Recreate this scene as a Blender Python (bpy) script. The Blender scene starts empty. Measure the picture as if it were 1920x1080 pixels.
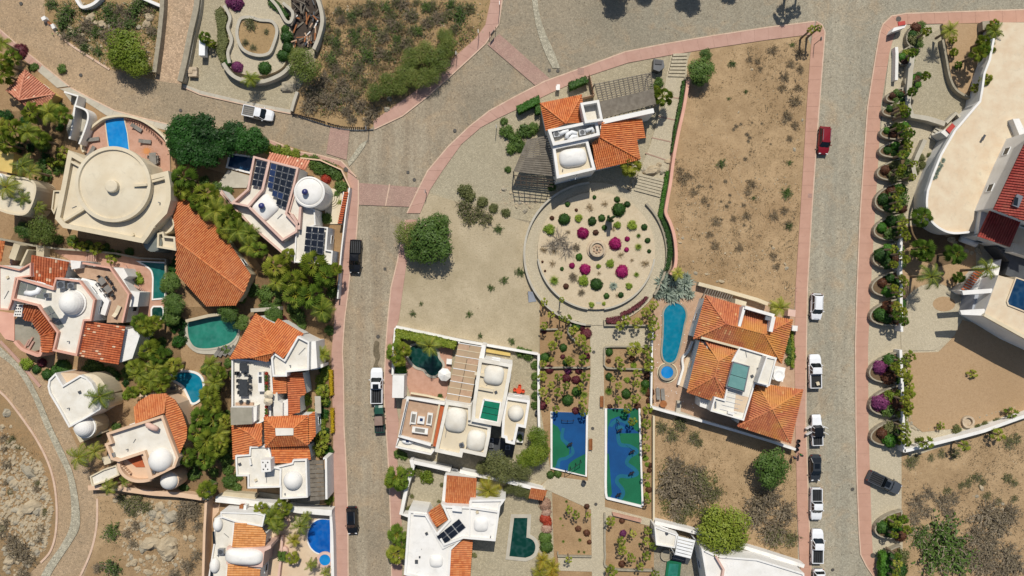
import bpy, math, random
from mathutils import Vector, Matrix, noise as mnoise
# ------------------------------------------------------------------ camera, light, exposure
scene = bpy.context.scene
H = 118.0                      # the drone hovers 118 m above the lanes
M_PX = 0.09                    # metres on the ground per pixel of the photograph
cam_d = bpy.data.cameras.new("camera")
cam_d.angle_x = 2 * math.atan(960 * M_PX / H)
cam_d.clip_start = 1.0
cam_d.clip_end = 2000.0
cam = bpy.data.objects.new("camera", cam_d)
cam.location = (0, 0, H)
scene.collection.objects.link(cam)
scene.camera = cam
SUN_EL = math.radians(56.0)
SUN_DX, SUN_DY = -0.10, -1.0   # horizontal way the shadows run
sl = math.hypot(SUN_DX, SUN_DY)
sdir = Vector((SUN_DX / sl * math.cos(SUN_EL), SUN_DY / sl * math.cos(SUN_EL), -math.sin(SUN_EL)))
sun_d = bpy.data.lights.new("sun", 'SUN')
sun_d.energy = 3.9
sun_d.angle = math.radians(0.5)
sun_d.color = (1.0, 0.955, 0.87)
sun = bpy.data.objects.new("sun", sun_d)
sun.rotation_euler = sdir.to_track_quat('-Z', 'Y').to_euler()
sun.location = (0, 60, 90)
scene.collection.objects.link(sun)
world = bpy.data.worlds.new("World")
scene.world = world
world.use_nodes = True
wn = world.node_tree
wn.nodes.clear()
sky = wn.nodes.new("ShaderNodeTexSky")
sky.sky_type = 'NISHITA'
sky.sun_disc = False
sky.sun_elevation = SUN_EL
sky.sun_rotation = math.atan2(-SUN_DX, -SUN_DY)
bg = wn.nodes.new("ShaderNodeBackground")
bg.inputs[1].default_value = 0.08
wo = wn.nodes.new("ShaderNodeOutputWorld")
wn.links.new(sky.outputs[0], bg.inputs[0])
wn.links.new(bg.outputs[0], wo.inputs[0])
scene.view_settings.view_transform = 'Standard'
scene.view_settings.look = 'None'
scene.view_settings.gamma = 1.0
scene.view_settings.exposure = 0.0
scene.view_settings.use_curve_mapping = False
scene.cycles.max_bounces = 5
scene.cycles.diffuse_bounces = 2
scene.cycles.glossy_bounces = 2
scene.cycles.transmission_bounces = 3
RND = random.Random(11)
C = scene.collection
def W(px, py, z=0.0):
 k = M_PX * (H - z) / H
 return Vector(((px - 960.0) * k, (540.0 - py) * k, z))
def WB(px, py, z):
 v = W(px, py, z)
 return Vector((v.x, v.y, 0))
def PL(pts, z=0.0):
 return [W(p[0], p[1], p[2] if len(p) > 2 else z) for p in pts]
# ------------------------------------------------------------------ materials
def lin(c):
 if isinstance(c, str):
  c = [int(c[i:i + 2], 16) / 255 for i in (0, 2, 4)]
  c = [x / 12.92 if x <= 0.04045 else ((x + 0.055) / 1.055) ** 2.4 for x in c]
 return (c[0], c[1], c[2], 1.0)
MATS = {}
class NT:
 def __init__(s, name):
  s.m = bpy.data.materials.new(name)
  s.m.use_nodes = True
  s.t = s.m.node_tree
  s.b = s.t.nodes["Principled BSDF"]
  s.co = s.n("ShaderNodeTexCoord")
  s.geo = s.n("ShaderNodeNewGeometry")
 def n(s, ty, **kw):
  x = s.t.nodes.new(ty)
  for k, v in kw.items():
   setattr(x, k, v)
  return x
 def l(s, a, b):
  s.t.links.new(a, b)
 def noise(s, scale, detail=3, rough=.55, vec=None, dist=0.0):
  x = s.n("ShaderNodeTexNoise")
  x.inputs["Scale"].default_value = scale
  x.inputs["Detail"].default_value = detail
  x.inputs["Roughness"].default_value = rough
  x.inputs["Distortion"].default_value = dist
  s.l(vec or s.geo.outputs["Position"], x.inputs["Vector"])
  return x.outputs["Fac"]
 def voro(s, scale, out="Distance", feature='F1', vec=None, rnd=1.0):
  x = s.n("ShaderNodeTexVoronoi", feature=feature)
  x.inputs["Scale"].default_value = scale
  x.inputs["Randomness"].default_value = rnd
  s.l(vec or s.geo.outputs["Position"], x.inputs["Vector"])
  return x.outputs[out]
 def ramp(s, fac, stops):
  r = s.n("ShaderNodeValToRGB")
  e = r.color_ramp.elements
  while len(e) < len(stops):
   e.new(0.5)
  for i, (p, c) in enumerate(stops):
   e[i].position = p
   e[i].color = lin(c) if not isinstance(c, (int, float)) else (c, c, c, 1)
  s.l(fac, r.inputs[0])
  return r.outputs[0]
 def mix(s, fac, a, b, mode='MIX'):
  x = s.n("ShaderNodeMix", data_type='RGBA', blend_type=mode)
  for sock, v in ((x.inputs[0], fac), (x.inputs[6], a), (x.inputs[7], b)):
   if isinstance(v, (int, float)):
    sock.default_value = v if sock.type == 'VALUE' else (v, v, v, 1)
   elif isinstance(v, (tuple, list, str)):
    sock.default_value = lin(v)
   else:
    s.l(v, sock)
  return x.outputs[2]
 def mathn(s, op, a, b=0.0):
  x = s.n("ShaderNodeMath", operation=op)
  for sock, v in ((x.inputs[0], a), (x.inputs[1], b)):
   if isinstance(v, (int, float)):
    sock.default_value = v
   else:
    s.l(v, sock)
  return x.outputs[0]
 def bump(s, h, strength=.4, dist=.05):
  b = s.n("ShaderNodeBump")
  b.inputs["Strength"].default_value = strength
  b.inputs["Distance"].default_value = dist
  s.l(h, b.inputs["Height"])
  s.l(b.outputs[0], s.b.inputs["Normal"])
 def done(s, col, rough=.85, spec=.3, metal=0.0):
  if isinstance(col, (tuple, list, str)):
   s.b.inputs["Base Color"].default_value = lin(col)
  else:
   s.l(col, s.b.inputs["Base Color"])
  s.b.inputs["Roughness"].default_value = rough
  s.b.inputs["Specular IOR Level"].default_value = spec
  s.b.inputs["Metallic"].default_value = metal
  MATS[s.m.name] = s.m
  return s.m
def plain(name, c1, c2=None, scale=1.2, rough=.8, spec=.3, metal=0.0, bump=0.0, bscale=12):
 t = NT(name)
 c2 = c2 or tuple(x * .86 for x in lin(c1)[:3])
 f = t.ramp(t.noise(scale, 5, .6), [(.35, 0.0), (.68, 1.0)])
 col = t.mix(f, c1, c2)
 wear = t.ramp(t.noise(scale * 2.6, 6, .75, dist=.8), [(.54, 0.0), (.72, 1.0)])
 col = t.mix(t.mathn('MULTIPLY', wear, .6 if bump else .2), col, tuple(x * .72 for x in lin(c1)[:3]))
 if bump:
  t.bump(t.noise(bscale, 4), bump, .03)
 return t.done(col, rough, spec, metal)
def soil(name, cols, pebble=.35, big=.05, mid=.35):
 t = NT(name)
 base = t.ramp(t.noise(big, 4, .6, dist=.6), [(.3, cols[0]), (.5, cols[1]), (.7, cols[2])])
 m = t.ramp(t.noise(mid, 6, .7), [(.36, 0.0), (.66, 1.0)])
 base = t.mix(t.mathn('MULTIPLY', m, .55), base, cols[3])
 g = t.noise(4.5, 5, .75)
 base = t.mix(t.mathn('MULTIPLY', t.ramp(g, [(.5, 0.0), (.62, 1.0)]), .45), base, cols[4])
 st = t.voro(2.2)
 sm = t.ramp(st, [(.10, 1.0), (.16, 0.0)])
 pk = t.ramp(t.noise(.3, 2), [(.5, 0.0), (.62, 1.0)])
 base = t.mix(t.mathn('MULTIPLY', t.mathn('MULTIPLY', sm, pk), pebble), base, cols[5])
 t.bump(t.mathn('ADD', g, t.noise(.9, 4)), .55, .12)
 return t.done(base, .95, .15)
def cobbles(name, c1, c2, dark, pale, scale=3.4, speck=.5, con=.24, soft=.5):
 t = NT(name)
 broad = t.ramp(t.noise(.06, 4, .6, dist=.8), [(.34, c1), (.66, c2)])
 mid = t.noise(.55, 5, .7)
 col = t.mix(t.mathn('MULTIPLY', t.ramp(mid, [(.4, 0.0), (.72, 1.0)]), soft), broad, pale)
 cell = t.voro(scale, "Color")
 sep = t.n("ShaderNodeSeparateColor")
 t.l(cell, sep.inputs[0])
 v = t.ramp(sep.outputs[0], [(0.0, 1 - con), (1.0, 1 + con * .85)])
 col = t.mix(1.0, col, v, 'MULTIPLY')
 ds = t.voro(scale * .62)
 dm = t.ramp(ds, [(.13, 1.0), (.22, 0.0)])
 pm = t.ramp(t.noise(.8, 3, .6), [(.42, 0.0), (.6, 1.0)])
 col = t.mix(t.mathn('MULTIPLY', t.mathn('MULTIPLY', dm, pm), speck), col, dark)
 gap = t.voro(scale, "Distance", 'DISTANCE_TO_EDGE')
 gm = t.ramp(gap, [(.02, 1.0), (.10, 0.0)])
 col = t.mix(t.mathn('MULTIPLY', gm, .35), col, dark)
 t.bump(t.ramp(gap, [(0.0, 0.0), (.18, 1.0)]), .5, .05)
 return t.done(col, .9, .2)
def tilemat(name, c1, c2, c3, streak=0.0, streakcol='e8cfae', patch=None):
 t = NT(name)
 a = t.n("ShaderNodeAttribute", attribute_name="tint")
 sep = t.n("ShaderNodeSeparateColor")
 t.l(a.outputs["Color"], sep.inputs[0])
 col = t.ramp(sep.outputs[0], [(0.0, c3), (.3, c1), (.75, c2), (1.0, c1)])
 w = t.ramp(t.noise(.5, 5, .65), [(.38, 0.0), (.7, 1.0)])
 col = t.mix(t.mathn('MULTIPLY', w, .35), col, c3)
 if streak:
  sm = t.mathn('GREATER_THAN', sep.outputs[1], 1.0 - streak)
  col = t.mix(t.mathn('MULTIPLY', sm, .75), col, streakcol)
 if patch:
  pm = t.ramp(t.noise(.16, 4, .6, dist=.5), [(.46, 0.0), (.6, 1.0)])
  col = t.mix(t.mathn('MULTIPLY', pm, .75), col, patch)
 fade = t.ramp(t.noise(.2, 5, .7, dist=.6), [(.42, 0.0), (.7, 1.0)])
 col = t.mix(t.mathn('MULTIPLY', fade, .2), col, 'cfa080')
 grime = t.ramp(t.noise(.8, 6, .75), [(.56, 0.0), (.76, 1.0)])
 col = t.mix(t.mathn('MULTIPLY', grime, .35), col, '7a4a34')
 t.bump(t.noise(9, 3), .2, .02)
 return t.done(col, .75, .25)
def leafmat(name, c1, c2, c3=None, scale=1.6, rough=.55):
 t = NT(name)
 oi = t.n("ShaderNodeObjectInfo")
 n1 = t.noise(scale, 3, .7)
 n2 = t.noise(scale * 7, 2, .7)
 f = t.mathn('ADD', t.mathn('MULTIPLY', n1, .55), t.mathn('MULTIPLY', n2, .45))
 f = t.mathn('ADD', f, t.mathn('MULTIPLY', t.mathn('SUBTRACT', oi.outputs["Random"], .5), .22))
 col = t.ramp(f, [(.34, c1), (.56, c2), (.74, c3 or c2)])
 m = t.done(col, rough, .3)
 tr = t.n("ShaderNodeBsdfTranslucent")
 t.l(col, tr.inputs[0])
 mx = t.n("ShaderNodeMixShader")
 mx.inputs[0].default_value = .28
 out = t.t.nodes["Material Output"]
 t.l(t.b.outputs[0], mx.inputs[1])
 t.l(tr.outputs[0], mx.inputs[2])
 t.l(mx.outputs[0], out.inputs[0])
 return m
def watermat(name, c1, c2, scale=.5):
 t = NT(name)
 col = t.mix(t.ramp(t.noise(scale, 4, .6), [(.35, 0.0), (.65, 1.0)]), c1, c2)
 cau = t.ramp(t.voro(1.6, "Distance", 'SMOOTH_F1'), [(.35, 0.0), (.75, 1.0)])
 col = t.mix(t.mathn('MULTIPLY', cau, .04), col, 'bfe6ee')  # pale cells imitate caustic light, painted into the water colour
 t.bump(t.noise(3.0, 3), .12, .04)
 return t.done(col, .06, .5)
# ground
soil('dirt', ['a98c69', 'b59a76', '9a805f', '866e50', '775f44', 'c8b69a'], .5)
soil('dry_hill', ['a08560', 'ab8f68', '8f7550', '7d6a4a', '6b5a40', 'c6b698'], .6)
soil('pale_sand', ['ab9c7f', 'bbac90', 'a09275', '94866a', '877a5f', 'd0c5ae'], .5, .045, .22)
soil('mulch', ['81694b', '8c7354', '735c41', '67523a', '584531', 'a38c6c'], .2)  # garden soil darkened, with the shade between the houses put into its colour
soil('gravel_tan', ['ad9170', 'b29675', 'a78b6a', 'a18564', '95795a', 'bda381'], .2, .03, 2.5)
soil('garden_soil', ['a38663', 'ac8f6c', '947755', '876b4c', '775e43', 'bda684'], .2)
soil('garden_gravel', ['c4b397', 'cbbb9f', 'bfad90', 'b9a688', 'ac9a7c', 'd9ccb4'], .2, .05, 1.4)
soil('red_soil', ['947f60', 'a3825c', '867254', '7d6d52', '69604c', 'c2b59c'], .8)
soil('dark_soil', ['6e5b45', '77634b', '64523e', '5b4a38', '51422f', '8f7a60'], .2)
cobbles('cobble_left', 'a08e74', 'aa937a', '6b5f50', 'b3a084')
cobbles('cobble_mid', 'a0927a', '9a8b73', '665b4c', 'ab9c82')
cobbles('cobble_right', '9e9580', 'a59c86', '5c5648', 'b3aa92', 3.4, .7)
cobbles('cobble_lane', 'b39a7d', 'bb9f84', '7c6a57', 'c2aa8f')
cobbles('cobble_drain', 'aea792', 'a8a08a', '605a4e', 'b9b29e', 3.4, 1.0)
cobbles('cobble_drive', 'ada38a', 'a69b82', '6a604f', 'b5ab93', 5.5, .5, .14, .3)
cobbles('stamped_path', 'b8ac93', 'beb299', '93886f', 'c4b9a1', 5.0, .25, .10, .25)
cobbles('cobble_wet', '6f6450', '776b57', '4a4234', '8a7d67', 5.0, .5, .2, .5)
cobbles('flag_court', 'ada288', 'a5997f', '7f745e', 'b6ab92', 4.0, .35, .14, .35)
plain('pink_walk', 'b99585', 'af8a7a', .5, .9, bump=.15)
plain('pink_walk_right', 'ba927e', 'b28a76', .5, .9, bump=.15)
cobbles('pink_cross', 'ab897c', 'a5887a', '7a675c', 'b59a88', 4.0, .3, .1, .5)
plain('kerb_stone', 'cfb49d', 'c0a28b', 1.0, .9)
plain('concrete', 'b9b2a2', 'aca493', .7, .9, bump=.2)
plain('old_concrete', '9d9685', '8a8474', .6, .9, bump=.3)
plain('tan_paver', 'b89a80', 'a98a70', 1.5, .9, bump=.2)
plain('pink_paver', 'bd9580', 'b08670', 1.2, .9, bump=.2)
plain('beige_deck', 'd3bda0', 'c8ad90', .35, .85, bump=.1)
plain('villa_deck', 'd6c7ac', 'cdb698', .5, .8, bump=.1)
plain('deck_wood', '8a7763', '776553', 2.0, .8)
# walls and roofs
plain('white_wall', 'e6e3dd', 'dcd8d0', .5, .85, bump=.1)
plain('white_roof', 'e2ddd1', 'd0c8b8', .4, .85, bump=.15)
plain('cream_wall', 'd4c6aa', 'cabb9d', .4, .85, bump=.1)
plain('cream_roof', 'd6cab1', 'ccbda1', .3, .85, bump=.15)
plain('pinkish_trim', 'd4b4a4', 'c9a697', .6, .85)
plain('grey_wall', 'a9adb4', '9a9ea6', .6, .85)
plain('peach_wall', 'd8b89a', 'cfae90', .5, .85)
plain('pink_wall', 'd7a691', 'cb9985', .5, .85)
plain('beige_wall', 'c4b79c', 'b8aa8e', .5, .85)
plain('yellow_wall', 'cdb36e', 'c2a861', .5, .85)
plain('stone_wall', 'a39a86', '8d8472', 1.6, .95, bump=.6, bscale=5)
plain('boulder', 'b8a88c', '9c8c72', .9, .95, bump=.8, bscale=2.2)
plain('boulder_grey', 'a89e8a', '8b826f', .9, .95, bump=.8, bscale=2.2)
plain('wall_rock', 'c5b39a', 'a8957b', 1.5, .95, bump=.4)
tilemat('tile_orange', 'c77643', 'd28a55', 'b26238')
tilemat('tile_bright', 'cb7440', 'd6884f', 'b66337')
tilemat('tile_deep', 'bd6439', 'c87445', 'a3522f')
tilemat('tile_mixed', 'b65c36', 'c46e44', '93472b', .07)
tilemat('tile_old', 'c07148', 'cb8054', 'aa6043', .04, 'dcae78', 'cb9046')
tilemat('tile_pink', 'c88468', 'd39478', 'b5735a', .05)
tilemat('tile_pale', 'd09055', 'dba066', 'bd7d45')
tilemat('tile_red', '983c36', 'a2453d', '87332c')
plain('terracotta', 'b9633c', 'a9542f', 1.5, .8)
plain('old_timber', '7c7468', '655d52', 1.4, .9, bump=.4, bscale=4)
plain('dark_timber', '4a4038', '3a322b', 1.4, .9)
plain('brown_wood', '9a6238', '84502c', 1.6, .7)
plain('black_metal', '26262a', '1d1d20', 1, .5, .5)
plain('dark_metal', '4b4d50', '3f4144', 1, .5, .5)
plain('steel', '9c9ea0', '8a8c8e', 1, .35, .6, .6)
plain('white_paint', 'e8e8e6', 'dededb', 1, .5, .4)
plain('iron_cover', '5a5650', '4a4640', 3, .7, .4, .2)
plain('joint_concrete', 'a68878', '9b7d6d', .6, .9)  # darker concrete seen in the joints of the paving
plain('blue_cap', '34396e', '2a2f5e', 1, .35, .5)
plain('cloth_white', 'ebe9e4', 'e0ded8', 1, .9)
plain('cloth_grey', '85817a', '76726b', 2, .9)
plain('cloth_dark', '3c3f42', '323538', 2, .9)
plain('bright_orange', 'd2502c', 'bf4524', 1, .6)
plain('red_paint', 'b8453c', 'a93b33', 1, .6)
plain('skin', 'a9765a', '9a694f', 2, .6)
plain('shirt_dark', '2f3b55', '273147', 2, .9)
plain('shirt_green', '2f8f4a', '287d40', 2, .9)
plain('rubber', '1c1c1c', '151515', 2, .8)
plain('green_glass', '1f7a5c', '186a4f', .8, .1, .6)
plain('teal_glass', '6d9690', '5f8984', .8, .1, .6)
plain('grey_glass', '7d8078', '6b6e66', .8, .15, .6)
plain('canopy_glass', 'b59a7c', 'aa9478', .5, .2, .5)
plain('panel_glass', '22262e', '1a1e26', .6, .12, .6)
plain('panel_blue', '2b3a5c', '22304e', .6, .12, .6)
plain('panel_rim', '9fa2a5', '8e9194', 1, .4, .5, .5)
plain('car_glass', '14191d', '101418', 1, .06, .6)
plain('window_glass', '20272b', '171d21', 1, .08, .6)
plain('lamp_white', 'dedede', 'cfcfcf', 1, .2, .5)
plain('lamp_red', '8c1a18', '7a1412', 1, .25, .5)
plain('door_brown', '6a4630', '5a3a27', 2, .7)
for nm, c, r in (('paint_white', 'e4e5e6', .3), ('paint_black', '17181a', .22), ('paint_grey', '4a4e53', .25),
    ('paint_red', '7d1520', .22), ('paint_darkgrey', '33373b', .3), ('paint_green', '1f4a3c', .3), ('paint_brown', '8c7568', .6)):
 plain(nm, c, tuple(x * .93 for x in lin(c)[:3]), .4, r, .5)
watermat('water_blue', '1c86c8', '1276ba')
watermat('water_royal', '0f5fb0', '0b4f9c')
watermat('water_turquoise', '0b7892', '086c86')
watermat('water_teal', '1c6a62', '155850')
watermat('water_lagoon', '2f7f6c', '256b5b')
watermat('water_dark', '0c3b30', '09332a')
watermat('water_navy', '123a5c', '0d2e4c')
# play court paints
plain('court_blue', '0b4a80', '083f70', .3, .75)
plain('court_green', '146544', '0f593a', .3, .75)
plain('court_band', '156078', '12576c', .3, .75)
# leaves
leafmat('leaf_ficus', '1f3d14', '2f5a1c', '3f6d24', 1.2)
leafmat('leaf_palm', '5a7022', '949c38', 'c2bb5e', .9)
leafmat('leaf_palm_dark', '486422', '748c32', 'a6ac4c', .9)
leafmat('leaf_palm_yellow', '76802a', '98972e', 'b3a040', .9)
leafmat('leaf_feather', '54682a', '808c38', 'a6a04a', .9)
leafmat('leaf_banana', '7d7d28', 'a39a30', 'b5882c', .7)
leafmat('leaf_hedge', '29451a', '3d6124', '5a7c30', 2.0)
leafmat('leaf_hedge_bright', '3a661c', '517f28', '6f9836', 2.0)
leafmat('leaf_shrub', '435c26', '5c7632', '778c42', 1.5)
leafmat('leaf_olive', '5c6234', '737645', '8a8a58', 1.5)
leafmat('leaf_lime', '6f8a26', '8fa336', 'a8b24a', 1.5)
leafmat('leaf_mesquite', '556628', '707d36', '8b9048', .8)
leafmat('leaf_yellowgreen', '5f7420', '7d8c2c', '9aa03e', .8)
leafmat('leaf_grey', '6d7061', '858776', '9a9a88', 1.5)
leafmat('leaf_agave', '7b8878', '98a493', 'b3bcab', 1.5)
leafmat('leaf_dry', '8b7856', 'a08a66', 'b49d78', 1.8)
leafmat('leaf_drygrey', '726650', '877a60', '9c8f74', 1.8)
leafmat('leaf_maroon', '54242c', '6d333a', '80464a', 2.0)
leafmat('leaf_brownred', '4d3527', '643f2c', '7a5238', 2.0)
leafmat('flower_magenta', '8a1450', 'a81f66', 'bf3b7d', 3.0)
leafmat('flower_purple', '642a52', '7d3a66', '94527c', 3.0)
leafmat('flower_red', '9c3626', 'b54a32', 'c9684a', 3.0)
leafmat('flower_pale', 'a5826a', 'bd9a84', 'd0b3a0', 3.0)
leafmat('leaf_yellow', 'a18c12', 'c2a418', 'd2b838', 2.0)
plain('bark', '6f5c48', '5a4a3a', 3, .9)
plain('bark_pale', 'a89c8a', '8d8272', 3, .9)
plain('bark_palm', '8d7b66', '75654f', 3, .9)
plain('twig', '978a76', '7d7160', 3, .9)
plain('cactus_green', '4a6238', '3c5230', 2, .7)
# ------------------------------------------------------------------ objects
def mesh(name, verts, faces, mats, smooth=False, midx=None, tint=None):
 me = bpy.data.meshes.new(name)
 me.from_pydata([tuple(v) for v in verts], [], faces)
 for m in (mats if isinstance(mats, (list, tuple)) else [mats]):
  me.materials.append(MATS[m])
 if midx is not None:
  me.polygons.foreach_set("material_index", midx)
 if smooth:
  me.polygons.foreach_set("use_smooth", [True] * len(me.polygons))
 if tint is not None:
  ca = me.color_attributes.new("tint", 'FLOAT_COLOR', 'CORNER')
  flat = []
  for p, tv in zip(me.polygons, tint):
   flat.extend((tv[0], tv[1], 0.0, 1.0) * p.loop_total)
  ca.data.foreach_set("color", flat)
 return me
def origin(o):
 v = Vector((0, 0, 0))
 while o is not None:
  v += o.location
  o = o.parent
 return v
def link(name, me, parent=None, loc=(0, 0, 0), **kw):
 o = bpy.data.objects.new(name, me)
 o.location = loc
 if parent is not None:
  o.parent = parent
 for k, v in kw.items():
  if v is not None:
   o[k] = v
 C.objects.link(o)
 return o
def part(name, verts, faces, mats, parent, smooth=False, midx=None, tint=None, **kw):
 off = origin(parent)
 return link(name, mesh(name, [Vector(v) - off for v in verts], faces, mats, smooth, midx, tint), parent, **kw)
def thing(name, label, cat, px, py, z=0.0, group=None, rot=0.0):
 o = link(name, None, None, W(px, py, z), label=label, category=cat, group=group)
 o.empty_display_size = .3
 o.rotation_euler = (0, 0, rot)
 return o
def solo(name, verts, faces, mats, label=None, cat=None, group=None, kind=None, smooth=False, midx=None, tint=None):
 vs = [Vector(v) for v in verts]
 c = Vector((sum(v.x for v in vs) / len(vs), sum(v.y for v in vs) / len(vs), min(v.z for v in vs)))
 o = link(name, mesh(name, [v - c for v in vs], faces, mats, smooth, midx, tint), None, c, label=label, category=cat, group=group, kind=kind)
 return o
# ------------------------------------------------------------------ shapes (lists of verts, faces)
def area2(p):
 return sum(p[i].x * p[(i + 1) % len(p)].y - p[(i + 1) % len(p)].x * p[i].y for i in range(len(p)))
def ccw(p):
 return list(p) if area2(p) > 0 else list(reversed(p))
def inset(poly, d):
 n = len(poly)
 out = []
 for i in range(n):
  a, b, c = poly[i - 1], poly[i], poly[(i + 1) % n]
  e1 = Vector((b.x - a.x, b.y - a.y)); e2 = Vector((c.x - b.x, c.y - b.y))
  if e1.length < 1e-6 or e2.length < 1e-6:
   out.append(b.copy()); continue
  e1.normalize(); e2.normalize()
  n1 = Vector((-e1.y, e1.x)); n2 = Vector((-e2.y, e2.x))
  m = n1 + n2
  if m.length < 1e-3:
   m = n1
  m.normalize()
  k = d / max(.35, m.dot(n1))
  out.append(Vector((b.x + m.x * k, b.y + m.y * k, b.z)))
 return out
class MB:
 def __init__(s):
  s.v, s.f, s.mi, s.t = [], [], [], []
 def add(s, verts, faces, mi=0, tint=None):
  o = len(s.v)
  s.v.extend(Vector(v) for v in verts)
  for f in faces:
   s.f.append(tuple(i + o for i in f))
   s.mi.append(mi)
   s.t.append(tint or (.5, .5))
  return s
 def prism(s, poly, z0, z1, mi=0, top=True, bottom=False, mtop=None):
  p = ccw(poly); n = len(p)
  vs = [(q.x, q.y, z0) for q in p] + [(q.x, q.y, z1) for q in p]
  s.add(vs, [(i, (i + 1) % n, n + (i + 1) % n, n + i) for i in range(n)], mi)
  if top:
   s.add(vs[n:], [tuple(range(n))], mi if mtop is None else mtop)
  if bottom:
   s.add(vs[:n], [tuple(reversed(range(n)))], mi)
  return s
 def ring(s, outer, inner, z0, z1, mi=0, sides=True):
  n = len(outer)
  vs = [(q.x, q.y, z0) for q in outer] + [(q.x, q.y, z1) for q in outer] + [(q.x, q.y, z1) for q in inner] + [(q.x, q.y, z0) for q in inner]
  fs = []
  for i in range(n):
   j = (i + 1) % n
   if sides:
    fs.append((i, j, n + j, n + i))
   fs.append((n + i, n + j, 2 * n + j, 2 * n + i))
   fs.append((2 * n + i, 2 * n + j, 3 * n + j, 3 * n + i))
  return s.add(vs, fs, mi)
 def box(s, c, size, rot=0.0, mi=0, taper=1.0, tint=None):
  ca, sa = math.cos(rot), math.sin(rot)
  vs = []
  for z, k in ((0, 1.0), (size[2], taper)):
   for x, y in ((-1, -1), (1, -1), (1, 1), (-1, 1)):
    X, Y = x * size[0] / 2 * k, y * size[1] / 2 * k
    vs.append((c[0] + X * ca - Y * sa, c[1] + X * sa + Y * ca, c[2] + z))
  return s.add(vs, [(3, 2, 1, 0), (4, 5, 6, 7), (0, 1, 5, 4), (1, 2, 6, 5), (2, 3, 7, 6), (3, 0, 4, 7)], mi, tint)
 def bar(s, a, b, w, h=None, mi=0):
  a, b = Vector(a), Vector(b)
  d = (b - a)
  if d.length < 1e-6:
   return s
  d.normalize()
  up = Vector((0, 0, 1)) if abs(d.z) < .9 else Vector((1, 0, 0))
  x = d.cross(up).normalized() * (w / 2)
  y = x.cross(d).normalized() * ((h or w) / 2)
  vs = [a - x - y, a + x - y, a + x + y, a - x + y, b - x - y, b + x - y, b + x + y, b - x + y]
  return s.add(vs, [(3, 2, 1, 0), (4, 5, 6, 7), (0, 1, 5, 4), (1, 2, 6, 5), (2, 3, 7, 6), (3, 0, 4, 7)], mi)
 def tube(s, pts, radii, seg=6, mi=0, cap=True):
  pts = [Vector(p) for p in pts]
  if not isinstance(radii, (list, tuple)):
   radii = [radii] * len(pts)
  vs, fs = [], []
  for i, p in enumerate(pts):
   d = (pts[min(i + 1, len(pts) - 1)] - pts[max(i - 1, 0)])
   d = d.normalized() if d.length > 1e-6 else Vector((0, 0, 1))
   up = Vector((0, 0, 1)) if abs(d.z) < .9 else Vector((1, 0, 0))
   x = d.cross(up).normalized(); y = x.cross(d).normalized()
   for k in range(seg):
    a = 2 * math.pi * k / seg
    vs.append(p + x * (radii[i] * math.cos(a)) + y * (radii[i] * math.sin(a)))
  for i in range(len(pts) - 1):
   for k in range(seg):
    k2 = (k + 1) % seg
    fs.append((i * seg + k, i * seg + k2, (i + 1) * seg + k2, (i + 1) * seg + k))
  if cap:
   fs.append(tuple(range(seg - 1, -1, -1)))
   fs.append(tuple(range((len(pts) - 1) * seg, len(pts) * seg)))
  return s.add(vs, fs, mi)
 def lathe(s, c, prof, seg=20, mi=0, a0=0.0, a1=2 * math.pi):
  full = abs(a1 - a0 - 2 * math.pi) < 1e-6
  ns = seg if full else seg + 1
  vs, fs = [], []
  for r, z in prof:
   for k in range(ns):
    a = a0 + (a1 - a0) * k / seg
    vs.append((c[0] + r * math.cos(a), c[1] + r * math.sin(a), c[2] + z))
  for i in range(len(prof) - 1):
   for k in range(seg):
    k2 = (k + 1) % ns
    fs.append((i * ns + k, i * ns + k2, (i + 1) * ns + k2, (i + 1) * ns + k))
  return s.add(vs, fs, mi)
 def dome(s, c, rx, ry, h, rot=0.0, p=2.0, mi=0, seg=28, rings=7, q=2.0):
  vs, fs = [], []
  ca, sa = math.cos(rot), math.sin(rot)
  for i in range(rings):
   t = i / rings * math.pi / 2
   k, z = math.cos(t) ** (2 / q), math.sin(t) ** (2 / q)
   for j in range(seg):
    a = 2 * math.pi * j / seg
    cx, sx = math.cos(a), math.sin(a)
    x = rx * k * math.copysign(abs(cx) ** (2 / p), cx); y = ry * k * math.copysign(abs(sx) ** (2 / p), sx)
    vs.append((c[0] + x * ca - y * sa, c[1] + x * sa + y * ca, c[2] + h * z))
  vs.append((c[0], c[1], c[2] + h))
  for i in range(rings - 1):
   for j in range(seg):
    j2 = (j + 1) % seg
    fs.append((i * seg + j, i * seg + j2, (i + 1) * seg + j2, (i + 1) * seg + j))
  for j in range(seg):
   fs.append(((rings - 1) * seg + j, (rings - 1) * seg + (j + 1) % seg, len(vs) - 1))
  return s.add(vs, fs, mi)
 def part(s, name, mats, parent, smooth=False, **kw):
  return part(name, s.v, s.f, mats, parent, smooth, s.mi, s.t if kw.pop('tinted', False) else None, **kw)
 def solo(s, name, mats, label=None, cat=None, group=None, kind=None, smooth=False, tinted=False):
  return solo(name, s.v, s.f, mats, label, cat, group, kind, smooth, s.mi, s.t if tinted else None)
def arc(cx, cy, r, a0, a1, n, ry=None):
 ry = ry or r
 return [(cx + r * math.cos(math.radians(a0 + (a1 - a0) * i / n)), cy - ry * math.sin(math.radians(a0 + (a1 - a0) * i / n))) for i in range(n + 1)]
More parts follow.
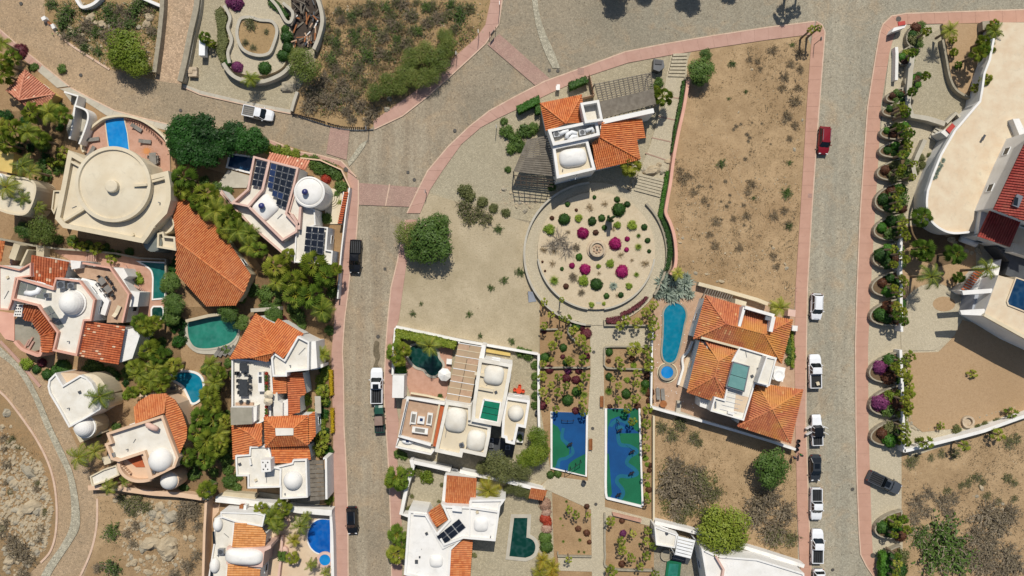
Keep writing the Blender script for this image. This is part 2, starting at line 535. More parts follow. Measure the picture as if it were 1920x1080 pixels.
def smooth_line(pts, n=6, closed=False):
 P = [Vector((p[0], p[1])) for p in pts]
 m = len(P)
 out = []
 for i in range(m if closed else m - 1):
  g = (lambda k: P[k % m]) if closed else (lambda k: P[max(0, min(m - 1, k))])
  a, b, c, d = g(i - 1), g(i), g(i + 1), g(i + 2)
  for k in range(n):
   t = k / n
   q = .5 * ((2 * b) + (c - a) * t + (2 * a - 5 * b + 4 * c - d) * t * t + (3 * b - a - 3 * c + d) * t ** 3)
   out.append((q.x, q.y))
 if not closed:
  out.append((P[-1].x, P[-1].y))
 return out
_lv = [0]
def patch(name, pts, mat, z=None, label=None):
 if z is None:
  _lv[0] += 1
  z = 0.004 * _lv[0]
 p = ccw(PL(pts, 0))
 return solo(name, [(q.x, q.y, z) for q in p], [tuple(range(len(p)))], mat, kind='structure')
def slab(name, pts, mat, z0, z1, kind='structure', label=None, cat=None, mat_side=None):
 if z1 < .13:
  z1 += .10
 m = MB().prism(PL(pts, z1), z0, z1, 1 if mat_side else 0, True, False, 0)
 return m.solo(name, [mat, mat_side] if mat_side else mat, label, cat, None, kind)
def offset_line(pts, d):
 out = []
 n = len(pts)
 for i in range(n):
  a, b = pts[max(0, i - 1)], pts[min(n - 1, i + 1)]
  dx, dy = b[0] - a[0], b[1] - a[1]
  L = math.hypot(dx, dy) or 1
  out.append((pts[i][0] - dy / L * d, pts[i][1] + dx / L * d))
 return out
def wall_line(name, pts, w, z1, mat, label=None, cat=None, z0=0.0, parent=None, closed=False, cap=None):
 P = PL(pts, z1)
 n = len(P)
 L, R = [], []
 for i in range(n):
  a, b = (P[i - 1], P[(i + 1) % n]) if closed else (P[max(0, i - 1)], P[min(n - 1, i + 1)])
  d = Vector((b.x - a.x, b.y - a.y)).normalized()
  nx = Vector((-d.y, d.x, 0)) * (w / 2)
  L.append(P[i] + nx); R.append(P[i] - nx)
 m = MB()
 rng = range(n if closed else n - 1)
 vs = []
 for q in (L, R):
  vs += [(p.x, p.y, z0) for p in q] + [(p.x, p.y, z1) for p in q]
 fs = []
 for i in rng:
  j = (i + 1) % n
  fs += [(j, i, n + i, n + j), (2 * n + i, 2 * n + j, 3 * n + j, 3 * n + i), (3 * n + i, 3 * n + j, n + j, n + i)]
 if not closed:
  fs += [(0, 2 * n, 3 * n, n), (3 * n - 1, n - 1, 2 * n - 1, 4 * n - 1)]
 m.add(vs, fs)
 if parent is not None:
  return m.part(name, mat, parent)
 return m.solo(name, mat, label, cat or 'wall')
# ------------------------------------------------------------------ building kit
def tile_facet(pts, parent, mat, name='tile_courses', w=.31, course=.45, seed=0, base_mat=None):
 P = [Vector(p) for p in pts]
 n = Vector((0, 0, 0))
 for i in range(len(P)):
  a, b = P[i], P[(i + 1) % len(P)]
  n += Vector(((a.y - b.y) * (a.z + b.z), (a.z - b.z) * (a.x + b.x), (a.x - b.x) * (a.y + b.y)))
 n.normalize()
 if n.z < 0:
  n = -n
  P.reverse()
 hz = Vector((n.x, n.y, 0))
 if hz.length < 1e-3:
  hz = Vector((0, -1, 0))
 hz.normalize()
 u = Vector((-hz.y, hz.x, 0))
 vdir = n.cross(u)
 if vdir.z < 0:
  vdir = -vdir
 cen = sum(P, Vector()) / len(P)
 P = [Vector((p.x, p.y, cen.z - (n.x * (p.x - cen.x) + n.y * (p.y - cen.y)) / n.z)) for p in P]
 o = P[0]
 Q = [((p - o).dot(u), (p - o).dot(vdir)) for p in P]
 r = random.Random(seed + int(abs(o.x * 10)))
 m = MB()
 down = Vector((0, 0, -.14))
 k = len(P)
 bed = MB()
 bed.add(P + [p + down for p in P], [tuple(range(k))] + [(i, k + i, k + (i + 1) % k, (i + 1) % k) for i in range(k)])
 prof = [(math.pi, 0), (2 * math.pi / 3, 1), (math.pi / 3, 1), (0, 0)]
 w *= 1.02
 us = [q[0] for q in Q]
 x = min(us) + w * .5
 while x < max(us):
  ys = []
  for i in range(k):
   (x1, y1), (x2, y2) = Q[i], Q[(i + 1) % k]
   if (x1 <= x) != (x2 <= x):
    ys.append(y1 + (x - x1) / (x2 - x1) * (y2 - y1))
  ys.sort()
  for a, b in zip(ys[0::2], ys[1::2]):
   L = b - a
   if L < .12:
    continue
   nc = max(1, int(round(L / course)))
   st = r.random()
   for c in range(nc):
    v0, v1 = a + L * c / nc, a + L * (c + 1) / nc
    rr = w * .40 * (1 + .06 * (r.random() - .5))
    base = o + u * x
    vs = []
    for v, lift, kk in ((v0 - .03, .035, 1.06), (v1, .0, .9)):
     for ang, _ in prof:
      vs.append(base + vdir * v + u * (rr * kk * math.cos(ang)) + n * (rr * .95 * math.sin(ang) + .012 + lift))
    tn = (r.random(), r.random())
    m.add(vs, [(0, 1, 5, 4), (1, 2, 6, 5), (2, 3, 7, 6), (0, 3, 2, 1)], 0, tn)
  x += w
 b = bed.part('roof_slope', base_mat or mat, parent)
 m.part(name, mat, b, tinted=True, kind='stuff')
 return b
def roof(parent, mat, facets, ridges=(), capmat=None, w=.31):
 for i, f in enumerate(facets):
  tile_facet(PL(f), parent, mat, seed=i * 17, w=w)
 for rd in ridges:
  m = MB()
  A = PL(rd)
  for a, b in zip(A[:-1], A[1:]):
   L = (b - a).length
   nn = max(1, int(L / .45))
   for i in range(nn):
    p, q = a.lerp(b, i / nn), a.lerp(b, (i + 1) / nn)
    m.tube([p + Vector((0, 0, .06)), q + Vector((0, 0, .045))], [.17, .145], 6, 0)
    for j in range(len(m.t) - 8, len(m.t)):
     m.t[j] = ((i * .37) % 1, .2)
  m.part('ridge_cap', capmat or mat, parent, tinted=True)
def hip(parent, mat, corners, z_eave, ridge, z_ridge, capmat=None):
 a, b, c, d = [(p[0], p[1], z_eave) for p in corners]
 r0, r1 = [(p[0], p[1], z_ridge) for p in ridge]
 fs = [[a, b, r1, r0], [b, c, r1], [c, d, r0, r1], [d, a, r0]]
 roof(parent, mat, fs, [[a, r0], [d, r0], [b, r1], [c, r1], [r0, r1]], capmat)
def windows(parent, poly, z0, z1, every=4.2, w=1.3, h=1.25, skip=(), depth=.05):
 p = ccw(poly); n = len(p)
 nst = max(1, int((z1 - z0) / 3.0))
 for i in range(n):
  a, b = p[i], p[(i + 1) % n]
  e = Vector((b.x - a.x, b.y - a.y, 0)); L = e.length
  if L < 3.0:
   continue
  e.normalize()
  out = Vector((e.y, -e.x, 0))
  k = max(1, int(L / every))
  for s in range(nst):
   zb = z0 + (z1 - z0) / nst * s + .95
   if zb + h > z1 - .1:
    continue
   for j in range(k):
    c = a + e * (L * (j + .5) / k)
    c = Vector((c.x, c.y, zb)) + out * .03
    rot = math.atan2(e.y, e.x)
    f = MB()
    for dx in (-w / 2, w / 2):
     f.box((c.x + e.x * dx, c.y + e.y * dx, zb - .06), (.09, .12, h + .12), rot)
    for dz in (-.06, h - .03):
     f.box((c.x, c.y, zb + dz), (w - .09, .13, .09), rot)
    fo = f.part('window', 'white_paint', parent)
    g = MB().box((c.x - out.x * .02, c.y - out.y * .02, zb + .03), (w - .09, .05, h - .06), rot)
    g.part('pane', 'window_glass', fo)
def flat_roof(parent, poly, ztop, wall='white_wall', deck='white_roof', cap=None, ph=.55, t=.3, z0=0.0, win=True, skip_wall=False, storeys=None):
 p = ccw(PL(poly, ztop))
 zr = ztop - ph
 if not skip_wall:
  MB().prism(p, z0, zr, 0, top=False).part('wall', wall, parent)
 inn = inset(p, t)
 MB().add([(q.x, q.y, zr + .005) for q in inset(p, t * .5)], [tuple(range(len(p)))]).part('roof_deck', deck, parent)
 MB().ring(p, inn, zr, ztop).part('parapet', cap or wall, parent)
 if win and zr - z0 > 2.6:
  windows(parent, p, z0, zr)
 return p, zr
def block(parent, poly, z1, mat, z0=0.0, name='wall', win=False, mtop=None):
 p = ccw(PL(poly, z1))
 m = MB().prism(p, z0, z1, 0, True, False, 1 if mtop else 0)
 o = m.part(name, [mat, mtop] if mtop else mat, parent)
 if win:
  windows(parent, p, z0, z1)
 return o
def low_wall(parent, pts, w, z0, z1, mat, name='divider'):
 return wall_line(name, pts, w, z1, mat, z0=z0, parent=parent)
def dome(parent, px, py, z, rx, ry, h, mat='white_roof', rot=0.0, p=2.0, name='dome', q=2.0, collar=None):
 c = W(px, py, z)
 m = MB()
 if collar:
  m.lathe(c, [(rx + .22, 0), (rx + .22, collar), (rx, collar + .02), (rx - .05, collar)], 28)
 m.dome((c.x, c.y, z + (collar or 0) * .6), rx, ry, h, math.radians(rot), p, 0, q=q)
 return m.part(name, mat, parent, smooth=not collar)
def box_at(parent, name, px, py, z, size, mat, rot=0.0):
 c = W(px, py, z)
 return MB().box(c, size, math.radians(rot)).part(name, mat, parent)
def panels(parent, quad, nx, ny, z, mat='panel_glass', skip=(), tilt=.25, blues=()):
 A, B, Cc, D = PL(quad, z)
 for i in range(nx):
  for j in range(ny):
   if (i, j) in skip:
    continue
   def at(u, v):
    q = A.lerp(B, u).lerp(D.lerp(Cc, u), v)
    return Vector((q.x, q.y, z + tilt * (1 - v) * .6 + .12))
   g = .035
   c = [at((i + g) / nx, (j + g) / ny), at((i + 1 - g) / nx, (j + g) / ny), at((i + 1 - g) / nx, (j + 1 - g) / ny), at((i + g) / nx, (j + 1 - g) / ny)]
   cen = sum(c, Vector()) / 4
   inn = [q.lerp(cen, .06) for q in c]
   up = Vector((0, 0, .05))
   m = MB()
   m.add(c + [q + up for q in c] + [q + up for q in inn], [(0, 1, 5, 4), (1, 2, 6, 5), (2, 3, 7, 6), (3, 0, 4, 7), (4, 5, 9, 8), (5, 6, 10, 9), (6, 7, 11, 10), (7, 4, 8, 11)], 0)
   lo = [q + Vector((0, 0, .035)) for q in inn]
   m.add(lo, [(0, 1, 2, 3)], 1)
   m.part('solar_panel', ['panel_rim', 'panel_blue' if (i, j) in blues else mat], parent)
def ac_unit(label, px, py, z, rot=0.0, s=1.0, group='air conditioning units on the roofs'):
 o = thing('air_conditioner', label, 'air conditioner', px, py, z, group)
 c = W(px, py, z)
 r = math.radians(rot)
 MB().box(c, (1.0 * s, .9 * s, .75 * s), r).part('casing', 'steel', o)
 f = MB().lathe((c.x, c.y, z + .75 * s), [(.36 * s, 0), (.36 * s, .05), (.30 * s, .05), (.30 * s, .01), (0, .01)], 16)
 f.part('fan_grille', 'dark_metal', o)
 return o
def pergola(parent, quad, z, beams, slats, mat='old_timber', bw=.12, sw=.10, posts=True, solid=None):
 A, B, Cc, D = PL(quad, z)
 m = MB()
 for i in range(beams):
  t = i / (beams - 1)
  m2 = MB().bar(A.lerp(B, t), D.lerp(Cc, t), bw, .2)
  m2.part('beam', mat, parent)
 for j in range(slats):
  t = (j + .5) / slats
  a, b = A.lerp(D, t), B.lerp(Cc, t)
  up = Vector((0, 0, .14))
  MB().bar(a + up, b + up, sw, .07).part('slat', mat, parent)
 if posts:
  for q in (A, B, Cc, D):
   MB().bar((q.x, q.y, 0), (q.x, q.y, z - .1), .18).part('post', mat, parent)
# ------------------------------------------------------------------ furniture kit
def pool(label, outline, water, coping='concrete', z=.12, w=.35, steps=None, ladder=None):
 p = ccw(PL(outline, z))
 c = sum(p, Vector()) / len(p)
 o = link('swimming_pool', None, None, (c.x, c.y, 0), label=label, category='swimming pool')
 out = inset(p, -w)
 MB().ring(out, p, 0, z).part('coping', coping, o)
 MB().add([(q.x, q.y, z - .07) for q in inset(p, -.02)], [tuple(range(len(p)))]).part('water', water, o)
 return o
def lounger(label, px, py, ang, mat='cloth_grey', z=0.02, group='sun loungers by the pools'):
 o = thing('sun_lounger', label, 'sun lounger', px, py, z, group)
 c = W(px, py, z)
 a = math.radians(ang)
 ca, sa = math.cos(a), math.sin(a)
 def L(x, y, zz):
  return (c.x + x * ca - y * sa, c.y + x * sa + y * ca, z + zz)
 MB().box(L(.25, 0, .28), (1.3, .62, .1), a).part('seat', mat, o)
 b = MB()
 b.add([L(-.4, -.31, .28), L(-.4, .31, .28), L(-1.0, .31, .62), L(-1.0, -.31, .62), L(-.4, -.31, .38), L(-.4, .31, .38), L(-1.0, .31, .72), L(-1.0, -.31, .72)],
  [(0, 1, 2, 3), (7, 6, 5, 4), (0, 4, 5, 1), (1, 5, 6, 2), (2, 6, 7, 3), (3, 7, 4, 0)])
 b.part('backrest', mat, o)
 for x in (-.3, .8):
  for y in (-.26, .26):
   MB().bar(L(x, y, 0), L(x, y, .28), .06).part('leg', 'dark_metal', o)
 return o
def table(label, px, py, w, d, rot=0, mat='cloth_dark', z=0.02, round_=False, h=.74, group='outdoor tables'):
 o = thing('table', label, 'table', px, py, z, group)
 c = W(px, py, z)
 r = math.radians(rot)
 if round_:
  MB().lathe((c.x, c.y, z + h), [(0, .05), (w / 2, .05), (w / 2, 0), (0, 0)], 20).part('tabletop', mat, o)
  MB().tube([(c.x, c.y, z), (c.x, c.y, z + h)], [.22, .06], 8).part('pedestal', 'dark_metal', o)
 else:
  MB().box((c.x, c.y, z + h), (w, d, .05), r).part('tabletop', mat, o)
  ca, sa = math.cos(r), math.sin(r)
  for x in (-1, 1):
   for y in (-1, 1):
    X, Y = x * (w / 2 - .08), y * (d / 2 - .08)
    q = (c.x + X * ca - Y * sa, c.y + X * sa + Y * ca)
    MB().bar((q[0], q[1], z), (q[0], q[1], z + h), .07).part('leg', mat, o)
 return o
def chair(label, px, py, ang, mat='cloth_dark', z=0.02, group='chairs round the tables', s=1.0):
 o = thing('chair', label, 'chair', px, py, z, group)
 c = W(px, py, z)
 a = math.radians(ang)
 ca, sa = math.cos(a), math.sin(a)
 def L(x, y, zz):
  return (c.x + (x * ca - y * sa) * s, c.y + (x * sa + y * ca) * s, z + zz)
 MB().box(L(0, 0, .42), (.5 * s, .52 * s, .06), a).part('seat', mat, o)
 MB().box(L(-.25, 0, .46), (.06 * s, .52 * s, .42), a).part('backrest', mat, o)
 for y in (-.27, .27):
  MB().bar(L(-.24, y, .64), L(.2, y, .64), .05 * s).part('armrest', mat, o)
 for x in (-.2, .2):
  for y in (-.22, .22):
   MB().bar(L(x, y, 0), L(x, y, .42), .04).part('leg', mat, o)
 return o
def umbrella(label, px, py, r, mat='cloth_white', z=2.3):
 o = thing('parasol', label, 'parasol', px, py, 0)
 c = W(px, py, z)
 m = MB()
 n = 8
 vs = [(c.x + r * math.cos(2 * math.pi * i / n + .3), c.y + r * math.sin(2 * math.pi * i / n + .3), z - .35) for i in range(n)] + [(c.x, c.y, z + .25)]
 vs += [(v[0], v[1], v[2] - .12) for v in vs[:n]]
 m.add(vs, [(i, (i + 1) % n, n) for i in range(n)] + [(n + 1 + i, n + 1 + (i + 1) % n, (i + 1) % n, i) for i in range(n)])
 m.part('canopy', mat, o)
 MB().tube([(c.x, c.y, 0), (c.x, c.y, z + .3)], .04, 6).part('pole', 'steel', o)
 MB().lathe((c.x, c.y, 0), [(.35, 0), (.35, .08), (0, .1)], 12).part('base', 'dark_metal', o)
 return o
def manhole(label, px, py, r=.35, z=None, mat='iron_cover', square=False):
 c = W(px, py)
 zz = z if z is not None else .07
 m = MB()
 if square:
  m.box((c.x, c.y, zz), (r * 2, r * 2, .02))
 else:
  m.lathe((c.x, c.y, zz), [(r, 0), (r, .02), (r * .84, .02), (r * .84, .012), (r * .78, .02), (0, .02)], 18)
 return m.solo('manhole_cover', mat, label, 'manhole cover', 'covers set into the paving')
# ------------------------------------------------------------------ vehicles
def vehicle(label, name, cat, px, py, ang, paint, L=4.6, Wd=1.85, kind='suv', group='vehicles parked along the lanes', bed=None, roofmat=None, open_doors=False, cargo=False, z=.07, glassroof=False):
 o = thing(name, label, cat, px, py, z, group, 0)
 c = W(px, py, .6)
 o.location = (c.x, c.y, z)
 o.rotation_euler = (0, 0, math.radians(ang))
 def add(m, nm, mats, par=None, smooth=False):
  ob = link(nm, mesh(nm, m.v, m.f, mats, smooth, m.mi), par or o)
  return ob
 hw = Wd / 2
 if kind == 'pickup':
  st = [(-L / 2, .90, .74), (-L / 2 + .1, .97, .98), (-.2, 1.0, 1.02), (.35, 1.0, 1.04), (1.2, .99, 1.08), (L / 2 - .7, .97, 1.02), (L / 2 - .22, .88, .92), (L / 2, .70, .70)]
  cab = (-.45, 1.45); top = (-.25, .75); zt = 1.82
 elif kind == 'jeep':
  st = [(-L / 2, .88, .80), (-L / 2 + .1, .92, 1.0), (0, .94, 1.05), (.8, .9, 1.1), (L / 2 - .4, .8, 1.02), (L / 2, .72, .85)]
  cab = (-.9, .95); top = (-.85, .6); zt = 1.8
 elif kind == 'sedan':
  st = [(-L / 2, .78, .68), (-L / 2 + .25, .93, .95), (-.9, 1.0, 1.0), (.6, 1.0, .98), (L / 2 - .9, .97, .88), (L / 2 - .25, .86, .74), (L / 2, .62, .58)]
  cab = (-1.75, 1.15); top = (-1.0, .35); zt = 1.44
 else:
  st = [(-L / 2, .80, .78), (-L / 2 + .15, .94, 1.02), (-.9, 1.0, 1.06), (.6, 1.0, 1.06), (L / 2 - .8, .97, .98), (L / 2 - .22, .86, .84), (L / 2, .62, .66)]
  cab = (-2.05, 1.2); top = (-1.75, .45); zt = 1.72
 m = MB()
 n = 9
 vs, fs = [], []
 for x, k, zs in st:
  h = hw * k
  vs += [(x, -h * .92, .28), (x, -h, .5), (x, -h * .995, zs - .14), (x, -h * .93, zs - .02), (x, 0, zs + .03), (x, h * .93, zs - .02), (x, h * .995, zs - .14), (x, h, .5), (x, h * .92, .28)]
 for i in range(len(st) - 1):
  for j in range(n - 1):
   fs.append((i * n + j, (i + 1) * n + j, (i + 1) * n + j + 1, i * n + j + 1))
 fs += [tuple(range(n)), tuple(reversed(range((len(st) - 1) * n, len(st) * n)))]
 m.add(vs, fs)
 body = add(m, 'body', paint)
 zb = 1.02 if kind != 'sedan' else .97
 g = MB()
 wb, wt = hw * .93, hw * .74
 x0, x1 = cab; t0, t1 = top
 base = [(x0, -wb), (x1 - .25, -wb), (x1, -wb * .72), (x1, wb * .72), (x1 - .25, wb), (x0, wb)]
 topp = [(t0, -wt), (t1 - .1, -wt), (t1, -wt * .75), (t1, wt * .75), (t1 - .1, wt), (t0, wt)]
 vs = [(x, y, zb) for x, y in base] + [(x, y, zt - .05) for x, y in topp]
 g.add(vs, [(i, (i + 1) % 6, 6 + (i + 1) % 6, 6 + i) for i in range(6)] + [tuple(range(6, 12))])
 add(g, 'windows', 'car_glass')
 r = MB()
 k = 1.03
 rp = [(t0 - .06, -wt * k), (t1 - .08, -wt * k), (t1 + .02, -wt * .7), (t1 + .02, wt * .7), (t1 - .08, wt * k), (t0 - .06, wt * k)]
 vs = [(x, y, zt - .06) for x, y in rp] + [(x * .98, y * .95, zt) for x, y in rp] + [((t0 + t1) / 2, 0, zt + .05)]
 r.add(vs, [(i, (i + 1) % 6, 6 + (i + 1) % 6, 6 + i) for i in range(6)] + [(6 + i, 6 + (i + 1) % 6, 12) for i in range(6)])
 ro = add(r, 'roof', roofmat or paint)
 if glassroof:
  add(MB().box((t0 * .3 + t1 * .7 - .45, 0, zt + .045), (.85, wt * 1.25, .02)), 'sunroof', 'car_glass', ro)
 if kind == 'suv':
  for s in (-1, 1):
   add(MB().bar((t0 + .1, s * wt * .86, zt + .05), (t1 - .25, s * wt * .86, zt + .05), .05), 'roof_rail', 'steel', ro)
 pil = MB()
 for s in (-1, 1):
  pil.bar((x1 - .22, s * wb * .99, zb), (t1 - .08, s * wt * 1.0, zt - .05), .08)
  pil.bar((x0 + .02, s * wb, zb), (t0 - .02, s * wt, zt - .05), .10)
  pil.bar(((x0 + x1) / 2 - .1, s * wb * 1.0, zb), ((t0 + t1) / 2 - .1, s * wt * 1.02, zt - .05), .07)
 add(pil, 'roof_pillars', paint)
 if kind in ('pickup', 'jeep'):
  b0, b1 = -L / 2 + .12, cab[0] - .08
  wi = hw * .82
  bm = MB()
  out = [Vector((b0 - .06, -hw * .94, 0)), Vector((b1, -hw * .95, 0)), Vector((b1, hw * .95, 0)), Vector((b0 - .06, hw * .94, 0))]
  inn = [Vector((b0 + .04, -wi, 0)), Vector((b1 - .05, -wi, 0)), Vector((b1 - .05, wi, 0)), Vector((b0 + .04, wi, 0))]
  bm.ring(out, inn, .95, 1.18 if kind == 'pickup' else 1.12)
  add(bm, 'bed_sides', paint)
  add(MB().add([(v.x, v.y, 1.07) for v in inn], [(0, 1, 2, 3)]), 'bed_floor', bed or 'rubber')
  ribs = MB()
  for q in range(5):
   yy = -wi + (q + .5) * 2 * wi / 5
   ribs.box(((b0 + b1) / 2, yy, 1.072), (b1 - b0 - .12, .07, .02))
  add(ribs, 'bed_ribs', 'dark_metal')
  if cargo:
   add(MB().box((b0 + .75, -.2, 1.08), (.55, .5, .35), .3), 'cargo_box', 'cream_wall')
 for x in (-L * .30, L * .31):
  for s in (-1, 1):
   wm = MB()
   rad = .38 if kind != 'sedan' else .34
   pts = [(x, s * (hw - .22), rad), (x, s * (hw + .015), rad)]
   wm.tube(pts, rad, 14)
   wl = add(wm, 'wheel', 'rubber')
   add(MB().tube([(x, s * (hw + .005), rad), (x, s * (hw + .025), rad)], rad * .6, 10), 'rim', 'steel', wl)
 for s in (-1, 1):
  add(MB().box((x1 - .42, s * (hw + .12), zb - .02), (.12, .2, .15)), 'mirror', paint)
  add(MB().box((L / 2 - .16, s * hw * .60, .70), (.16, .34, .13), s * -.35), 'headlight', 'lamp_white')
  add(MB().box((-L / 2 + .05, s * hw * .80, .72), (.08, .2, .22)), 'taillight', 'lamp_red')
 add(MB().box((L / 2 - .02, 0, .38), (.1, Wd * .62, .16)), 'front_bumper', 'dark_metal')
 add(MB().box((-L / 2 + .0, 0, .40), (.12, Wd * .72, .16)), 'rear_bumper', 'dark_metal')
 wip = MB()
 for y in (-.35, .2):
  wip.bar((x1 - .02, y, zb + .06), (x1 - .28, y + .42, zb + .34), .03)
 add(wip, 'wipers', 'rubber')
 if open_doors:
  for s in (-1, 1):
   for x in (.75, -.25):
    d = MB().bar((x, s * hw, .75), (x - .45, s * (hw + .85), .75), .07, .85)
    add(d, 'door', paint)
 return o
# ------------------------------------------------------------------ plants: a few grown shapes, copied with shared meshes
def rv(r):
 while True:
  v = Vector((r.uniform(-1, 1), r.uniform(-1, 1), r.uniform(-1, 1)))
  if .01 < v.length <= 1:
   return v
def leaf_quad(m, p, n, s, r, asp=1.6):
 t = n.cross(Vector((r.uniform(-1, 1), r.uniform(-1, 1), r.uniform(-1, 1))))
 if t.length < 1e-3:
  t = Vector((1, 0, 0))
 t.normalize()
 b = n.cross(t).normalized()
 a = t * (s * asp / 2); c = b * (s / 2)
 m.add([p - a, p + c * .9, p + a, p - c * .9], [(0, 1, 2, 3)])
def grow_crown(r, lobes, n, s, up=.45, shell=.45):
 m = MB()
 tot = sum(l[1] ** 2 for l in lobes)
 for c, rad in lobes:
  c = Vector(c)
  for _ in range(int(n * rad * rad / tot)):
   d = rv(r).normalized()
   k = shell + (1 - shell) * r.random() ** .6
   w = 1 + .52 * mnoise.noise(d * 2.6 + c * 3)
   p = c + Vector((d.x * rad, d.y * rad, d.z * rad * .8)) * (k * w)
   nn = (d + Vector((0, 0, up)) + rv(r) * .7).normalized()
   leaf_quad(m, p, nn, s * r.uniform(.7, 1.35), r)
 return m
def fan_crown(r, leaves=15, R=1.0, seg=8, droop=.0):
 m = MB()
 for i in range(leaves):
  az = i * 2.39996 + r.uniform(-.25, .25)
  t = (i + .5) / leaves
  el = math.radians(66 - 92 * t + r.uniform(-9, 9))
  pl = R * (.30 + .24 * t) * r.uniform(.85, 1.15)
  d = Vector((math.cos(az) * math.cos(el), math.sin(az) * math.cos(el), math.sin(el)))
  side = Vector((-math.sin(az), math.cos(az), 0))
  c = d * pl
  m.bar(Vector((0, 0, 0)), c, .045 * R, mi=1)
  d2 = (d + Vector((0, 0, -.35 - .5 * t)) + rv(r) * .12).normalized()
  side = (side + Vector((0, 0, r.uniform(-.35, .35)))).normalized()
  nrm = side.cross(d2).normalized()
  fr = R * r.uniform(.46, .62)
  prev = None
  spread = math.radians(64)
  for k in range(seg * 2 + 1):
   a = -spread + 2 * spread * k / (seg * 2)
   out = k % 2 == 0
   rad = fr * (1.1 if out else .72) * (1 - .42 * (a / spread) ** 2)
   e = c + (d2 * math.cos(a) + side * math.sin(a)) * rad + nrm * (.05 * R if out else -.05 * R) + Vector((0, 0, -.16 * R * (rad / fr) ** 2 * .5))
   if prev is not None:
    m.add([c, prev, e], [(0, 1, 2)])
   prev = e
 return m
def feather_crown(r, fronds=13, R=1.0, n=13, wide=.30):
 m = MB()
 for i in range(fronds):
  az = i * 2.39996 + r.uniform(-.3, .3)
  t = (i + .5) / fronds
  el = math.radians(66 - 66 * t + r.uniform(-8, 8))
  L = R * r.uniform(.85, 1.12)
  dirh = Vector((math.cos(az), math.sin(az), 0))
  side = Vector((-math.sin(az), math.cos(az), 0))
  pts = []
  p = Vector((0, 0, 0)); e = el
  for k in range(n + 1):
   pts.append(p.copy())
   p = p + (dirh * math.cos(e) + Vector((0, 0, math.sin(e)))) * (L / n)
   e -= math.radians(6.5 + 3.5 * t)
  for a, b in zip(pts[:-1:2], pts[2::2]):
   m.bar(a, b, .035 * R, mi=1)
  for k in range(1, n):
   w = wide * R * math.sin(math.pi * min(1, (k + 1.2) / (n + .8))) ** .6
   fw = (pts[k + 1] - pts[k])
   for s in (-1, 1):
    for h in (0, .5):
     a = pts[k] + fw * h
     tip = a + side * (s * w * r.uniform(.8, 1.1)) + fw * 1.3 + Vector((0, 0, -w * r.uniform(.35, .75)))
     m.add([a, a + fw * .42, tip], [(0, 1, 2)])
 return m
def rosette(r, blades=44, R=1.0, w=.09, up=1.0, flat=.2):
 m = MB()
 for i in range(blades):
  az = i * 2.39996
  el = math.asin(min(1, flat + (1 - flat) * (1 - (i + .5) / blades)) * .97) * up
  d = Vector((math.cos(az) * math.cos(el), math.sin(az) * math.cos(el), math.sin(el)))
  side = Vector((-math.sin(az), math.cos(az), 0)) * (w * R * .5)
  L = R * r.uniform(.8, 1.08)
  mid = d * (L * .45) + Vector((0, 0, .06 * R))
  tip = d * L + Vector((0, 0, -.12 * R * math.cos(el)))
  m.add([-side * .8, side * .8, mid + side, mid - side, tip], [(0, 1, 2, 3), (3, 2, 4)])
 return m
def twig_bush(r, stems=60, R=1.0, leaves=160, s=.07, squash=.7, bare=False):
 m = MB()
 tips = []
 for i in range(stems):
  d = rv(r).normalized(); d.z = abs(d.z) * .9 + .1
  d.normalize()
  p = Vector((r.uniform(-.12, .12), r.uniform(-.12, .12), 0))
  L = R * r.uniform(.6, 1.05)
  pts = [p.copy()]
  for k in range(4):
   d = (d + rv(r) * .38).normalized()
   p = p + Vector((d.x, d.y, d.z * squash)) * (L / 4)
   p.z = max(p.z, .02)
   pts.append(p.copy())
   if k > 0:
    tips.append(p.copy())
    q = p + (d + rv(r) * 1.1).normalized() * (L * .22)
    m.tube([p, q], [.010 * (1 + R), .005 * (1 + R)], 3, 1, False)
    tips.append(q)
  m.tube(pts, [.022 * (1 + R * .6) * k for k in (1, .75, .55, .4, .3)], 3, 1, False)
 if not bare:
  for _ in range(leaves):
   p = r.choice(tips) + rv(r) * (.16 * R)
   leaf_quad(m, p, (rv(r) + Vector((0, 0, .6))).normalized(), s * r.uniform(.7, 1.5), r)
 return m
def round_shrub(r, n=420, s=.16, core=True):
 m = MB()
 if core:
  m.dome((0, 0, .02), .9, .9, .86, 0, 2, 0, 14, 5)
 for _ in range(n):
  d = rv(r).normalized(); d.z = abs(d.z)
  k = .86 + .16 * r.random() + .2 * mnoise.noise(d * 2.6)
  p = Vector((d.x, d.y, d.z * .95)) * k
  leaf_quad(m, p, (d + rv(r) * .75).normalized(), s * r.uniform(.7, 1.4), r)
 return m
def limbs(r, h, R, n=6, rad=.16, forks=2):
 m = MB()
 base = Vector((0, 0, 0))
 k1 = Vector((r.uniform(-.1, .1) * R, r.uniform(-.1, .1) * R, h * .45))
 m.tube([base, k1 * .5, k1], [rad, rad * .8, rad * .7], 7)
 for i in range(n):
  a = 2 * math.pi * i / n + r.uniform(-.3, .3)
  e = Vector((math.cos(a) * R * .6, math.sin(a) * R * .6, h * r.uniform(.75, 1.0)))
  mid = k1.lerp(e, .5) + rv(r) * (.12 * R)
  m.tube([k1, mid, e], [rad * .5, rad * .32, rad * .15], 5, 0, False)
  for _ in range(forks):
   q = e.lerp(mid, r.random() * .5) + Vector((r.uniform(-1, 1) * R * .35, r.uniform(-1, 1) * R * .35, r.uniform(0, .25) * h))
   m.tube([mid.lerp(e, .6), q], [rad * .2, rad * .07], 4, 0, False)
 return m
PROTO = {}
def proto(key, m, mats, smooth=False):
 PROTO.setdefault(key, []).append(mesh(key, m.v, m.f, mats, smooth, m.mi))
r = random.Random(5)
